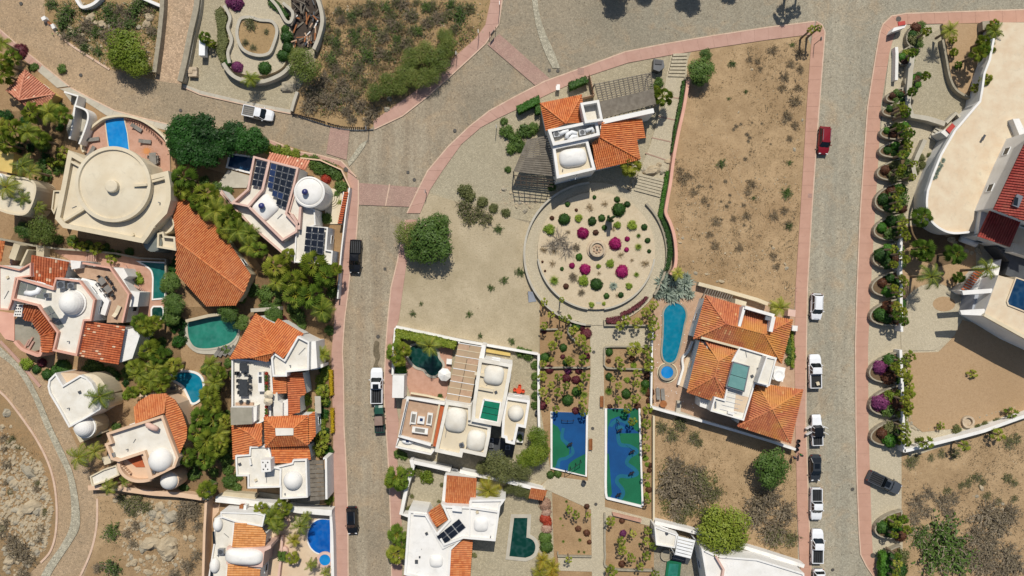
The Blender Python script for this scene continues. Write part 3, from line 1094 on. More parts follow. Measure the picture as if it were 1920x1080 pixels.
for mat, key in (('leaf_palm', 'fan'), ('leaf_palm_dark', 'fan_dark'), ('leaf_palm_yellow', 'fan_yellow')):
 for _ in range(3):
  proto(key, fan_crown(r, r.choice((15, 18, 20))), [mat, 'leaf_palm_yellow'])
for _ in range(3):
 proto('fan_small', fan_crown(r, 10, 1.0, 5), ['leaf_palm', 'leaf_palm_yellow'])
for _ in range(3):
 proto('feather', feather_crown(r, r.choice((12, 14))), ['leaf_feather', 'leaf_palm_yellow'])
for _ in range(2):
 proto('feather_green', feather_crown(r, 15, 1.0, 12, .34), ['leaf_palm', 'leaf_palm_yellow'])
 proto('banana', feather_crown(r, 11, 1.0, 9, .36), ['leaf_banana', 'leaf_palm_yellow'])
m = MB()
m.tube([(0, 0, 0), (.02, 0, .3), (0, .02, .7), (0, 0, 1)], [1.25, 1.0, .9, .95], 8)
proto('trunk', m, 'bark_palm', True)
for _ in range(2):
 proto('yucca', rosette(r, 60, 1.0, .08), 'leaf_palm_dark')
 proto('agave', rosette(r, 30, 1.0, .22, 1.0, .1), 'leaf_agave')
 proto('agave_green', rosette(r, 34, 1.0, .12, 1.0, .1), 'leaf_olive')
for key, mat in (('round_green', 'leaf_hedge'), ('round_bright', 'leaf_hedge_bright'), ('round_maroon', 'leaf_maroon'), ('round_magenta', 'flower_magenta'),
    ('round_dry', 'leaf_dry'), ('round_lime', 'leaf_lime'), ('round_brown', 'leaf_brownred'), ('round_olive', 'leaf_olive'),
    ('round_purple', 'flower_purple'), ('round_red', 'flower_red'), ('round_pale', 'flower_pale'), ('round_shrub', 'leaf_shrub'), ('round_yellow', 'leaf_yellow')):
 for _ in range(2):
  proto(key, round_shrub(r), mat)
def crown_lobes(r, n=7, sp=.55, lo=.38, hi=.55):
 out = [((0, 0, .45), .6)]
 for i in range(n):
  a = 2 * math.pi * i / n + r.uniform(-.35, .35)
  out.append(((math.cos(a) * sp, math.sin(a) * sp, r.uniform(.25, .6)), r.uniform(lo, hi)))
 return out
for key, mat, n, s in (('tree_ficus', 'leaf_ficus', 6000, .075), ('tree_shrubby', 'leaf_shrub', 4200, .075), ('tree_mesquite', 'leaf_mesquite', 4200, .052),
     ('tree_yellowgreen', 'leaf_yellowgreen', 5200, .055), ('tree_olive', 'leaf_olive', 3400, .065), ('bush_loose', 'leaf_shrub', 900, .15), ('bush_lime', 'leaf_lime', 800, .15),
     ('bush_olive', 'leaf_olive', 800, .14), ('bush_dark', 'leaf_ficus', 900, .14), ('bush_yellow', 'leaf_yellowgreen', 900, .15)):
 for _ in range(2):
  proto(key, grow_crown(r, crown_lobes(r), n, s), mat)
for _ in range(3):
 proto('limbs', limbs(r, .6, 1.0, 7, .07), 'bark', True)
 proto('scrub_grey', twig_bush(r, 70, 1.0, 420, .075), ['leaf_drygrey', 'twig'])
 proto('scrub_dry', twig_bush(r, 55, 1.0, 420, .075), ['leaf_dry', 'twig'])
 proto('scrub_green', twig_bush(r, 55, 1.0, 700, .085), ['leaf_shrub', 'twig'])
 proto('scrub_olive', twig_bush(r, 60, 1.0, 560, .08), ['leaf_olive', 'twig'])
 proto('dry_tuft', twig_bush(r, 34, 1.0, 90, .07, .9), ['leaf_dry', 'leaf_dry'])
for _ in range(2):
 proto('bare', twig_bush(r, 46, 1.0, 0, .1, .8, True), ['twig', 'bark_pale'])
PLANTS = []   # (root, look, px, py) waiting for their labels
def grow(name, cat, look, key, px, py, rad, h=0.0, trunk=None, group=None, squash=1.0, trunk_r=.14, z=0.0, tmat=None, part_name='crown'):
 c = W(px, py, z + h * .92)
 o = link(name, None, None, (c.x, c.y, z), category=cat, group=group)
 sc = rad * M_PX * (H - h) / H
 me = RND.choice(PROTO[key])
 cr = link(part_name, me, o, (0, 0, h))
 cr.rotation_euler = (0, 0, RND.uniform(0, 6.28))
 k = RND.uniform(.92, 1.08)
 cr.scale = (sc * k, sc * RND.uniform(.92, 1.08), sc * squash)
 if trunk == 'palm':
  t = link('trunk', RND.choice(PROTO['trunk']), o)
  t.scale = (trunk_r, trunk_r, h + .05)
  t.rotation_euler = (0, 0, RND.uniform(0, 6.28))
 elif trunk == 'limbs':
  t = link('trunk', RND.choice(PROTO['limbs']), o)
  t.scale = (sc, sc, (h + sc * .5) / .6)
  t.rotation_euler = (0, 0, RND.uniform(0, 6.28))
 PLANTS.append((o, look, px, py))
 return o
def palms(rows, key='fan', look='fan palm', h=4.0, group='fan palms', tr=.15, z=0.0):
 for q in rows:
  px, py, rad = q[:3]
  hh = q[3] if len(q) > 3 else h
  kk = key
  lk = look
  if key == 'fan':
   kk = RND.choice(('fan', 'fan', 'fan_dark', 'feather_green') if rad >= 17 else ('fan', 'fan', 'fan_dark'))
  grow('palm_tree', 'palm tree', lk, kk, px, py, rad * 1.06, hh, 'palm', group, 1.0, tr * (1 + rad / 60), z)
KIND = {'scrub': ('thorn_scrub', 'thorn bush'), 'dry': ('dry_tuft', 'dry plant'), 'yucca': ('yucca', 'yucca'), 'round': ('clipped_shrub', 'clipped shrub'), 'bush': ('leafy_bush', 'bush'), 'bare': ('bare_shrub', 'leafless shrub'), 'agave': ('agave', 'agave')}
def shrubs(rows, key, look, group, squash=.85, name=None, cat=None, z=0.0):
 n, c = KIND[key.split('_')[0]]
 if key in ('round_magenta', 'round_purple', 'round_red', 'round_pale'):
  n, c = 'flowering_shrub', 'flowering shrub'
 name, cat = name or n, cat or c
 for q in rows:
  grow(name, cat, look, key, q[0], q[1], q[2], 0.0, None, group, squash * (q[3] if len(q) > 3 else 1), z=z, part_name='foliage')
def trees(rows, key, look, group):
 for q in rows:
  px, py, rad, h = q
  grow('tree', 'tree', look, key, px, py, rad, h * .55, 'limbs', group, .75)
def hedge(label, poly, h, mat='leaf_hedge', z=0.0, dens=60, s=.16, core='dark_soil', group='clipped hedges'):
 p = ccw(PL(poly, z + h))
 m = MB()
 q = inset(p, .12)
 m.prism(q, z, z + h - .1, 0)
 rr = random.Random(len(PLANTS) + int(poly[0][0]))
 xs = [v.x for v in p]; ys = [v.y for v in p]
 ar = abs(area2(p)) / 2
 cnt = 0
 want = int(ar * dens)
 tries = 0
 while cnt < want and tries < want * 8:
  tries += 1
  x, y = rr.uniform(min(xs), max(xs)), rr.uniform(min(ys), max(ys))
  if inside(x, y, p):
   cnt += 1
   leaf_quad(m, Vector((x, y, z + h - .08 + rr.uniform(-.06, .10))), (Vector((0, 0, 1)) + rv(rr) * .7).normalized(), s * rr.uniform(.7, 1.4), rr)
 n = len(p)
 for i in range(n):
  a, b = p[i], p[(i + 1) % n]
  L = (b - a).length
  e = (b - a) / max(L, 1e-6)
  out = Vector((e.y, -e.x, 0))
  for _ in range(int(L * h * dens * .8)):
   t, zz = rr.random(), rr.random()
   pt = a.lerp(b, t) + out * rr.uniform(-.12, .08)
   leaf_quad(m, Vector((pt.x, pt.y, z + zz * h)), (out + rv(rr) * .7).normalized(), s * rr.uniform(.7, 1.4), rr)
 return m.solo('hedge', mat, label, 'hedge', group)
def inside(x, y, p):
 c = False
 n = len(p)
 for i in range(n):
  a, b = p[i], p[i - 1]
  if (a.y > y) != (b.y > y) and x < (b.x - a.x) * (y - a.y) / (b.y - a.y) + a.x:
   c = not c
 return c
# stones: a handful of lumpy shapes
for k in range(8):
 m = MB()
 rr = random.Random(40 + k)
 seg, rg = 11, 6
 vs = []
 sx, sy = rr.uniform(.75, 1.1), rr.uniform(.7, 1.0)
 for i in range(rg):
  t = i / (rg - 1) * math.pi / 2
  for j in range(seg):
   a = 2 * math.pi * j / seg
   d = Vector((math.cos(a) * math.cos(t), math.sin(a) * math.cos(t), math.sin(t)))
   kf = 1 + .38 * mnoise.noise(d * 1.5 + Vector((k * 7, 0, 0))) + .12 * mnoise.noise(d * 4 + Vector((k * 3, 5, 0)))
   vs.append(Vector((d.x * sx, d.y * sy, d.z * .7)) * kf)
 fs = []
 for i in range(rg - 1):
  for j in range(seg):
   j2 = (j + 1) % seg
   fs.append((i * seg + j, i * seg + j2, (i + 1) * seg + j2, (i + 1) * seg + j))
 fs.append(tuple(range((rg - 1) * seg, rg * seg)))
 m.add(vs, fs)
 proto('rock', m, 'boulder' if k % 3 else 'boulder_grey')
def rocks(rows, look, group):
 for q in rows:
  px, py, rad = q[:3]
  c = W(px, py, .1)
  o = link('boulder', RND.choice(PROTO['rock']), None, (c.x, c.y, -.08 * rad * M_PX), category='boulder', group=group)
  o.rotation_euler = (RND.uniform(-.15, .15), RND.uniform(-.15, .15), RND.uniform(0, 6.28) if len(q) < 4 else math.radians(q[3]))
  s = rad * M_PX * 1.05
  o.scale = (s, s * RND.uniform(.75, 1.0), s * RND.uniform(.8, 1.1))
  PLANTS.append((o, look, px, py))
def litter(name, poly, n, s0, s1, mat, kind='rock', z=0.0, seed=1):
 rr = random.Random(seed)
 p = PL(poly, 0)
 xs = [v.x for v in p]; ys = [v.y for v in p]
 m = MB()
 cnt = 0; tries = 0
 while cnt < n and tries < n * 12:
  tries += 1
  x, y = rr.uniform(min(xs), max(xs)), rr.uniform(min(ys), max(ys))
  if not inside(x, y, p):
   continue
  f = mnoise.noise(Vector((x * .12, y * .12, seed)))
  if f < rr.uniform(-.45, .25):
   continue
  cnt += 1
  s = rr.uniform(s0, s1) * rr.uniform(.6, 1.2)
  if kind == 'rock':
   a = rr.uniform(0, 6.28)
   k = [rr.uniform(.7, 1.2) for _ in range(5)]
   vs = [(x + s * k[i] * math.cos(a + i * 1.2566), y + s * k[i] * math.sin(a + i * 1.2566), z) for i in range(5)]
   vs += [(x + s * k[i] * .6 * math.cos(a + i * 1.2566), y + s * k[i] * .6 * math.sin(a + i * 1.2566), z + s * .6) for i in range(5)]
   m.add(vs, [(i, (i + 1) % 5, 5 + (i + 1) % 5, 5 + i) for i in range(5)] + [(5, 6, 7, 8, 9)])
  else:
   for _ in range(7):
    q = Vector((x + rr.gauss(0, s), y + rr.gauss(0, s), z + rr.uniform(.03, s * .9)))
    leaf_quad(m, q, (rv(rr) + Vector((0, 0, .5))).normalized(), s * rr.uniform(.25, .5), rr, 2.6)
 return m.solo(name, mat, None, None, None, 'stuff')
# ------------------------------------------------------------------ the ground and the lanes
def road_material():
 t = NT('road_cobbles')
 sx = t.n("ShaderNodeSeparateXYZ")
 t.l(t.geo.outputs["Position"], sx.inputs[0])
 fx = t.mathn('ADD', t.mathn('DIVIDE', sx.outputs[0], 160.0), .5)
 fx = t.mathn('ADD', fx, t.mathn('MULTIPLY', t.mathn('SUBTRACT', t.noise(.05, 3), .5), .35))
 a = t.ramp(fx, [(.03, 'b59b7c'), (.15, 'aa977d'), (.34, 'a1917a'), (.6, '9d927d'), (.84, '9b9482')])
 b = t.ramp(fx, [(.03, 'a98f70'), (.15, '9e8d74'), (.34, '938773'), (.6, '918875'), (.84, 'a09a88')])
 broad = t.ramp(t.noise(.07, 5, .65, dist=1.0), [(.38, 0.0), (.62, 1.0)])
 col = t.mix(broad, a, b)
 mp = t.n("ShaderNodeMapping")
 mp.inputs['Scale'].default_value = (.55, .035, 1)
 t.l(t.geo.outputs['Position'], mp.inputs[0])
 lanes = t.ramp(t.mathn('DIVIDE', t.mathn('ADD', sx.outputs[0], 100.0), 200.0), [(.34, 0.0), (.37, 1.0), (.42, 1.0), (.45, 0.0), (.72, 0.0), (.735, 1.0), (.81, 1.0), (.825, 0.0)])
 st = t.ramp(t.noise(1.0, 4, .6, mp.outputs[0]), [(.42, 0.0), (.6, 1.0)])
 col = t.mix(t.mathn('MULTIPLY', t.mathn('MULTIPLY', st, lanes), .45), col, 'b8ad96')
 stain = t.ramp(t.noise(.35, 5, .7), [(.48, 0.0), (.75, 1.0)])
 col = t.mix(t.mathn('MULTIPLY', stain, .4), col, '877a66')
 warm = t.ramp(t.noise(.22, 4, .7, dist=.7), [(.5, 0.0), (.72, 1.0)])
 col = t.mix(t.mathn('MULTIPLY', warm, .45), col, 'b59a78')
 cell = t.voro(5.0, "Color")
 sep = t.n("ShaderNodeSeparateColor")
 t.l(cell, sep.inputs[0])
 col = t.mix(1.0, col, t.ramp(sep.outputs[0], [(0.0, .82), (1.0, 1.15)]), 'MULTIPLY')
 ds = t.voro(2.1)
 dm = t.ramp(ds, [(.18, 1.0), (.3, 0.0)])
 pm = t.ramp(t.noise(.9, 4, .7), [(.46, 0.0), (.58, 1.0)])
 col = t.mix(t.mathn('MULTIPLY', t.mathn('MULTIPLY', dm, pm), .6), col, '5d5547')
 gap = t.voro(5.0, "Distance", 'DISTANCE_TO_EDGE')
 col = t.mix(t.mathn('MULTIPLY', t.ramp(gap, [(.02, 1.0), (.10, 0.0)]), .3), col, '61594b')
 t.bump(t.ramp(gap, [(0.0, 0.0), (.18, 1.0)]), .5, .05)
 return t.done(col, .9, .2)
road_material()
solo('ground', [(-420, -420, -.03), (420, -420, -.03), (420, 420, -.03), (-420, 420, -.03)], [(0, 1, 2, 3)], 'dirt', kind='structure')
solo('road', [(-104, -64, 0), (104, -64, 0), (104, 64, 0), (-104, 64, 0)], [(0, 1, 2, 3)], 'road_cobbles', kind='structure')
# plots
patch('hillside', [(82, -40), (85, 38), (108, 62), (130, 82), (165, 105), (205, 130), (290, 150), (300, 60), (306, -40)], 'dry_hill')
patch('driveway', [(310, -40), (374, -40), (352, 80), (340, 158), (292, 151), (299, 60)], 'cobble_lane')
patch('terrace', [(376, -40), (348, 100), (341, 160), (375, 175), (460, 195), (545, 211), (556, 180), (580, 130), (602, 60), (600, -40)], 'flag_court')
patch('hillside', [(603, -40), (606, 60), (590, 120), (556, 175), (546, 213), (570, 219), (620, 237), (690, 243), (700, 238), (700, 227), (742, 197), (780, 170), (825, 132), (860, 100), (892, 72), (910, 47), (920, 0), (922, -40)], 'dry_hill')
patch('courtyard', [(796, 382), (806, 357), (830, 320), (865, 270), (902, 237), (960, 208), (1010, 185), (1060, 161), (1110, 140), (1172, 120), (1255, 104), (1296, 97), (1288, 130), (1272, 230), (1258, 330), (1250, 400), (1130, 420), (995, 415)], 'flag_court')
patch('driveway', [(806, 358), (830, 321), (865, 271), (902, 239), (936, 226), (942, 262), (975, 300), (958, 345), (962, 372), (908, 382), (812, 362)], 'cobble_drive')
patch('dirt_lot', [(1296, 97), (1340, 90), (1440, 75), (1512, 66), (1521, 86), (1509, 270), (1500, 400), (1491, 540), (1489, 580), (1420, 560), (1310, 530), (1264, 508), (1264, 470), (1252, 400), (1260, 330), (1275, 222), (1290, 112)], 'dirt')
patch('sand_lot', [(805, 363), (992, 418), (986, 480), (1013, 560), (1011, 662), (744, 612), (735, 600), (748, 530), (788, 400)], 'pale_sand')
patch('dirt_lot', [(1226, 768), (1300, 785), (1492, 840), (1496, 1048), (1370, 1030), (1226, 990)], 'dirt')
patch('pool_deck', [(1222, 560), (1240, 540), (1310, 530), (1490, 582), (1492, 840), (1226, 768)], 'tan_paver')
patch('garden', [(1012, 560), (1120, 400), (1240, 400), (1226, 560), (1226, 1100), (1012, 1100)], 'garden_soil')
patch('courtyard', [(738, 613), (1011, 662), (1014, 770), (1034, 893), (1010, 912), (740, 864)], 'flag_court')
patch('courtyard', [(745, 866), (1035, 922), (1040, 1100), (735, 1100)], 'flag_court')
patch('plot', [(-40, 58), (20, 80), (75, 130), (105, 165), (150, 182), (215, 222), (320, 243), (505, 262), (600, 292), (650, 318), (655, 400), (641, 520), (630, 545), (622, 680), (625, 830), (631, 1100), (380, 1100), (386, 935), (182, 925), (170, 890), (128, 800), (90, 720), (-40, 600)], 'garden_soil')
patch('hillside', [(-60, 718), (0, 733), (20, 755), (60, 810), (85, 855), (102, 900), (107, 950), (105, 1000), (95, 1035), (75, 1055), (45, 1085), (40, 1120), (-60, 1120)], 'red_soil')
patch('hillside', [(183, 930), (386, 936), (380, 1110), (148, 1110), (172, 1040), (184, 985)], 'dirt')
patch('forecourt', [(1674, 72), (1690, 47), (1980, 42), (1980, 1110), (1655, 1110), (1636, 1040), (1634, 1000), (1628, 800), (1627, 650), (1632, 540), (1648, 270), (1667, 100)], 'stamped_path')
patch('dirt_lot', [(1692, 862), (1980, 765), (1980, 1110), (1692, 1110)], 'dirt')
patch('dirt_lot', [(1690, 800), (1715, 905), (1690, 960)], 'dirt')
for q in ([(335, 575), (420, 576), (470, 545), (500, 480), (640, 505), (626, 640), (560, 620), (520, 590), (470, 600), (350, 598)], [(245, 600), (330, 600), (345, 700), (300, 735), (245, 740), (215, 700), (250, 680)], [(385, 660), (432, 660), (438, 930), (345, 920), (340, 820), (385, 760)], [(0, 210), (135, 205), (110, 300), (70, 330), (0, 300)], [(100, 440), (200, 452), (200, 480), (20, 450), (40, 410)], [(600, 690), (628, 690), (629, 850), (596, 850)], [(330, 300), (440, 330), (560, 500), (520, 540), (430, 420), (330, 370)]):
 patch('shade_patch', q, 'mulch')  # dark patches painting the shade among houses and palms onto tan ground
# paved lines across and along the lanes
patch('drain_strip', smooth_line([(994, -30), (1000, 20), (1008, 60), (1022, 100), (1036, 128)]) + smooth_line([(1050, 128), (1038, 96), (1020, 55), (1010, 18), (1006, -30)]), 'cobble_drain')
patch('drain_strip', [(676, 270), (690, 262), (684, 275), (668, 298), (655, 312), (652, 304)], 'cobble_drain')
patch('drain_strip', smooth_line([(-10, 660), (30, 692), (60, 740), (85, 800), (108, 850), (126, 890), (134, 940), (132, 985), (116, 1020), (88, 1060), (70, 1095)]) + smooth_line([(86, 1095), (106, 1060), (136, 1015), (150, 985), (148, 940), (138, 890), (122, 850), (98, 800), (72, 740), (42, 690), (-10, 640)]), 'cobble_drain')
for pts in ([(620, 237), (656, 243), (650, 300), (612, 288)], [(672, 343), (788, 352), (769, 388), (668, 384)], [(914, 84), (936, 64), (1031, 148), (1003, 160)]):
 patch('raised_crossing', pts, 'pink_cross')
patch('wet_stain', smooth_line([(703, 640), (711, 642), (710, 655), (713, 668), (708, 682), (712, 690), (700, 690), (704, 675), (700, 660)], 3, True), 'cobble_wet')
patch('raised_crossing', [(730, 345), (732, 345), (724, 386), (722, 386)], 'kerb_stone')
def resample(pairs, step):
 out = []
 for (l0, r0), (l1, r1) in zip(pairs[:-1], pairs[1:]):
  d = math.hypot((l1[0] + r1[0] - l0[0] - r0[0]) / 2, (l1[1] + r1[1] - l0[1] - r0[1]) / 2)
  n = max(1, round(d / step))
  for i in range(n):
   t = i / n
   out.append(((l0[0] + (l1[0] - l0[0]) * t, l0[1] + (l1[1] - l0[1]) * t), (r0[0] + (r1[0] - r0[0]) * t, r0[1] + (r1[1] - r0[1]) * t)))
 out.append(pairs[-1])
 return out
_sw = [0]
def sidewalk(pairs, mat, step=26, kerb=0, name='sidewalk'):
 _sw[0] += 1
 zb = .100 + .0015 * _sw[0]
 P = resample(pairs, step)
 m = MB()
 poly = [p[0] for p in P] + [p[1] for p in reversed(P)]
 m.prism(PL(poly, 0), 0, zb)
 bed = m.solo(name, 'joint_concrete', kind='structure')
 rr = random.Random(_sw[0])
 for a, b in zip(P[:-1], P[1:]):
  q = ccw(PL([a[0], b[0], b[1], a[1]], 0))
  q = inset(q, .014)
  MB().prism(q, zb - .01, zb + .022 + rr.uniform(0, .006)).part('paving_slab', mat, bed)
 if kerb is not None:
  line = [p[kerb] for p in P]
  wall_line('kerb', line, .2, zb + .045, 'kerb_stone', parent=bed)
 return bed
sidewalk([((672, 338), (652, 322)), ((672, 380), (652, 375)), ((669, 430), (648, 430)), ((667, 455), (646, 455)), ((656, 515), (640, 515)), ((653, 545), (630, 545)), ((646, 600), (627, 600)), ((642, 660), (622, 660)), ((644, 700), (622, 700)), ((645, 800), (625, 800)), ((648, 850), (625, 850)), ((652, 950), (628, 950)), ((653, 1110), (631, 1110))], 'pink_walk')
sidewalk([((760, 412), (782, 412)), ((752, 450), (774, 450)), ((745, 490), (763, 490)), ((733, 540), (756, 540)), ((727, 600), (748, 600)), ((724, 640), (736, 632)), ((721, 700), (736, 700)), ((720, 740), (740, 740)), ((723, 790), (748, 790)), ((727, 850), (745, 862)), ((730, 910), (751, 910)), ((733, 1000), (754, 1000)), ((735, 1110), (754, 1110))], 'pink_walk')
sidewalk([((763, 400), (788, 400)), ((769, 387), (796, 380)), ((784, 355), (806, 357)), ((802, 320), (830, 320)), ((840, 275), (865, 271)), ((880, 237), (902, 239)), ((917, 208), (934, 222)), ((960, 184), (970, 205)), ((1022, 152), (1034, 174)), ((1097, 125), (1106, 142)), ((1172, 97), (1178, 118)), ((1247, 82), (1255, 104)), ((1335, 67), (1340, 90)), ((1440, 51), (1440, 75)), ((1512, 42), (1512, 66)), ((1528, 40), (1520, 66))], 'pink_walk')
sidewalk([((1531, 40), (1522, 66)), ((1541, 46), (1522, 70)), ((1547, 60), (1521, 76)), ((1544, 100), (1519, 100)), ((1536, 200), (1512, 200)), ((1531, 270), (1508, 270)), ((1522, 400), (1500, 400)), ((1514, 540), (1491, 540)), ((1512, 650), (1489, 650)), ((1511, 800), (1491, 800)), ((1513, 850), (1492, 850)), ((1516, 950), (1494, 950)), ((1520, 1040), (1498, 1040)), ((1522, 1110), (1504, 1110))], 'pink_walk_right')
sidewalk([((1980, 16), (1980, 41)), ((1700, 25), (1702, 46)), ((1672, 30), (1688, 50)), ((1656, 45), (1678, 60)), ((1650, 60), (1674, 74)), ((1643, 100), (1667, 100)), ((1627, 200), (1651, 200)), ((1622, 270), (1648, 270)), ((1613, 400), (1640, 400)), ((1607, 540), (1632, 540)), ((1604, 650), (1627, 650)), ((1605, 800), (1628, 800)), ((1607, 900), (1631, 900)), ((1611, 1000), (1634, 1000)), ((1614, 1040), (1636, 1040)), ((1625, 1062), (1642, 1056)), ((1650, 1098), (1656, 1085))], 'pink_walk_right')
sidewalk([((702, 242), (700, 227)), ((755, 217), (742, 197)), ((800, 182), (780, 170)), ((845, 142), (825, 132)), ((880, 110), (860, 100)), ((910, 82), (892, 72)), ((935, 45), (910, 47)), ((941, 5), (919, 5)), ((943, -30), (921, -30))], 'pink_walk')
sidewalk([((-20, 38), (-20, 58)), ((30, 82), (20, 92)), ((80, 122), (72, 134))], 'pink_walk')
sidewalk([((80, 122), (72, 134)), ((130, 162), (108, 165))], 'concrete', name='driveway_apron')
sidewalk([((132, 164), (112, 167)), ((165, 182), (150, 184)), ((215, 207), (208, 222)), ((262, 220), (258, 232)), ((320, 234), (318, 246)), ((420, 250), (420, 262))], 'concrete')
sidewalk([((505, 262), (503, 272)), ((560, 284), (556, 293)), ((600, 291), (597, 300)), ((640, 302), (635, 310)), ((668, 332), (650, 320))], 'pink_walk')
sidewalk([((343, 163), (345, 158)), ((375, 177), (376, 170)), ((458, 196), (460, 190)), ((545, 213), (546, 206))], 'concrete', kerb=0)
# thin kerbs along the winding lane and the brush plots
def kerb_line(pts, mat='kerb_stone', w=.35, h=.14):
 o = wall_line('kerb', smooth_line(pts, 5), w, h, mat, 'x', 'kerb')
 del o['label']; del o['category']
 o['kind'] = 'structure'
kerb_line([(-20, 720), (0, 735), (20, 756), (60, 811), (85, 856), (100, 900), (106, 950), (104, 1000), (94, 1034), (76, 1055)])
kerb_line([(0, 640), (30, 672), (75, 725)], 'pink_walk', .5)
kerb_line([(182, 935), (181, 985), (170, 1035), (148, 1085)])
kerb_line([(85, 38), (108, 62), (130, 82), (165, 105), (205, 130)], 'kerb_stone')
kerb_line([(560, 218), (620, 237), (660, 244), (700, 243)], 'dark_metal', .15, .2)
# ------------------------------------------------------------------ houses
def house(label, px, py, cat='house', name='house'):
 return thing(name, label, cat, px, py, 0)
# --- cream house with the great round roof
h = house('cream house with one large round low-domed roof and a pool deck above it', 215, 365)
flat_roof(h, [(128, 281), (167, 303), (188, 288), (217, 281), (246, 288), (270, 305), (283, 328), (315, 320), (320, 350), (320, 375), (313, 400), (290, 424), (278, 443), (268, 456), (118, 427), (103, 410), (116, 345)], 6.2, 'cream_wall', 'cream_roof', ph=.7, t=.75)
c = W(218, 347, 5.6)
MB().lathe(c, [(6.05, 0), (6.05, 1.0), (5.5, 1.05), (5.4, .75), (3.2, .95), (1.0, 1.15), (0, 1.2)], 56).part('round_roof', 'cream_roof', h, smooth=False)
m = MB().lathe(W(213, 350, 6.7), [(1.0, 0), (1.0, .75), (.85, .85), (0, .95)], 24)
m.part('chimney', 'cream_roof', h)
for pts in ([(128, 300), (150, 312), (172, 324)], [(120, 414), (140, 402), (160, 390)], [(285, 340), (300, 336), (314, 332)], [(275, 346), (250, 348)], [(186, 336), (170, 327)], [(276, 432), (290, 424)]):
 low_wall(h, pts, .35, 5.5, 6.15 if pts[0][0] != 275 else 6.9, 'cream_wall')
flat_roof(h, [(100, 357), (114, 357), (112, 372), (108, 385), (101, 402), (96, 392)], 4.6, 'cream_wall', 'cream_roof', ph=.4, t=.2)
flat_roof(h, smooth_line([(290, 425), (312, 403), (322, 408), (327, 420), (322, 432), (312, 438)], 3) + [(300, 436)], 4.4, 'cream_wall', 'cream_roof', ph=.6, t=.25)
flat_roof(h, [(295, 437), (306, 434), (308, 442), (328, 444), (330, 470), (294, 464)], 5.0, 'cream_wall', 'cream_roof', ph=.8, t=.3)
MB().lathe(WB(286, 455, 4.6), [(1.5, 0), (1.5, 4.6), (0, 4.7)], 14).part('stair_tower', 'grey_glass', h)
# pool deck above it
slab('pool_terrace', smooth_line([(158, 285), (155, 270), (166, 248), (185, 230), (200, 222), (232, 220), (262, 228), (290, 246), (308, 264), (318, 285)], 4) + [(319, 322), (283, 328), (270, 305), (246, 288), (217, 281), (188, 288), (167, 303)], 'pink_paver', 0, .5, mat_side='cream_wall')
pool('deep blue rectangular pool on the pink terrace of the round-roofed house', [(197, 223), (231, 219), (238, 250), (242, 286), (206, 288), (201, 255)], 'water_blue', 'cream_wall', z=.6, w=.15)
wall = smooth_line([(156, 285), (152, 268), (164, 246), (184, 228), (200, 220), (232, 217), (264, 225), (292, 243), (311, 263), (320, 288)], 5)
wall_line('terrace_wall', wall, .35, 1.3, 'cream_wall', 'curved cream balustrade wall round the blue pool terrace', 'wall')
bal = thing('balustrade', 'row of short balusters inside the curved pool terrace wall', 'balustrade', 236, 240)
for q in smooth_line([(160, 280), (158, 268), (168, 250), (187, 233)], 5) + smooth_line([(238, 224), (262, 231), (288, 249), (304, 266)], 6):
 cc = W(q[0], q[1], .5)
 MB().lathe(cc, [(.10, 0), (.06, .3), (.11, .5), (.06, .8)], 7).part('baluster', 'pink_walk', bal)
for a, b, g, lb in ((178, 262, 8, 'grey lounger at the left edge of the pool terrace'), (174, 284, 62, 'grey lounger below left of the blue pool'), (259, 241, -33, 'grey lounger upper right of the blue pool'), (275, 266, -5, 'grey lounger by the sun mosaic, right of the blue pool')):
 lounger(lb, a, b, g, z=.5)
table('grey rectangular table with chairs on the pink pool terrace', 291, 299, 1.1, 2.0, 4, 'cloth_grey', .5)
for i, (a, b, g) in enumerate([(284, 296, 0), (284, 304, 0), (298, 296, 180), (298, 304, 180)]):
 chair('grey chair %s side of the rectangular table on the pool terrace, %s one' % (('left', 'left', 'right', 'right')[i], ('upper', 'lower', 'upper', 'lower')[i]), a, b, g, 'cloth_grey', .5)
m = MB()
cc = W(275, 283, .5)
for i in range(14):
 a = 2 * math.pi * i / 14
 m.add([(cc.x + .4 * math.cos(a - .2), cc.y + .4 * math.sin(a - .2), .515), (cc.x + 1.25 * math.cos(a), cc.y + 1.0 * math.sin(a), .515), (cc.x + .4 * math.cos(a + .2), cc.y + .4 * math.sin(a + .2), .515)], [(0, 1, 2)])
m.lathe((cc.x, cc.y, .512), [(.5, 0.003), (0, .004)], 14)
m.solo('sun_mosaic', 'tile_pale', 'yellow sun mosaic laid in the pink pool terrace', 'mosaic')
# --- solar house on the corner
h = house('white house with three solar arrays and two domes topped by blue balls', 530, 395)
flat_roof(h, [(475, 292), (505, 300), (560, 314), (553, 345), (538, 400), (558, 422), (557, 435), (529, 452), (464, 388), (432, 381), (463, 354)], 5.2, 'white_wall', 'white_roof', 'pinkish_trim', ph=.8, t=.32)
flat_roof(h, [(415, 356), (432, 381), (464, 388), (529, 452), (557, 436), (553, 494), (548, 492), (470, 425), (412, 362)], 4.0, 'white_wall', 'white_roof', 'pinkish_trim', ph=.5, t=.25)
flat_roof(h, [(554, 435), (560, 385), (590, 392), (592, 422), (586, 424), (615, 426), (612, 468), (624, 470), (622, 496), (551, 492)], 4.5, 'white_wall', 'white_roof', 'white_wall', ph=.4, t=.22)
flat_roof(h, [(541, 398), (556, 345), (566, 335), (588, 380), (564, 388), (560, 420)], 4.8, 'white_wall', 'white_roof', 'pinkish_trim', ph=.3, t=.2)
for pts in ([(505, 300), (492, 355), (464, 388)], [(546, 402), (560, 422)], [(563, 388), (560, 430)]):
 low_wall(h, pts, .4, 4.3, 5.3, 'pinkish_trim', 'parapet')
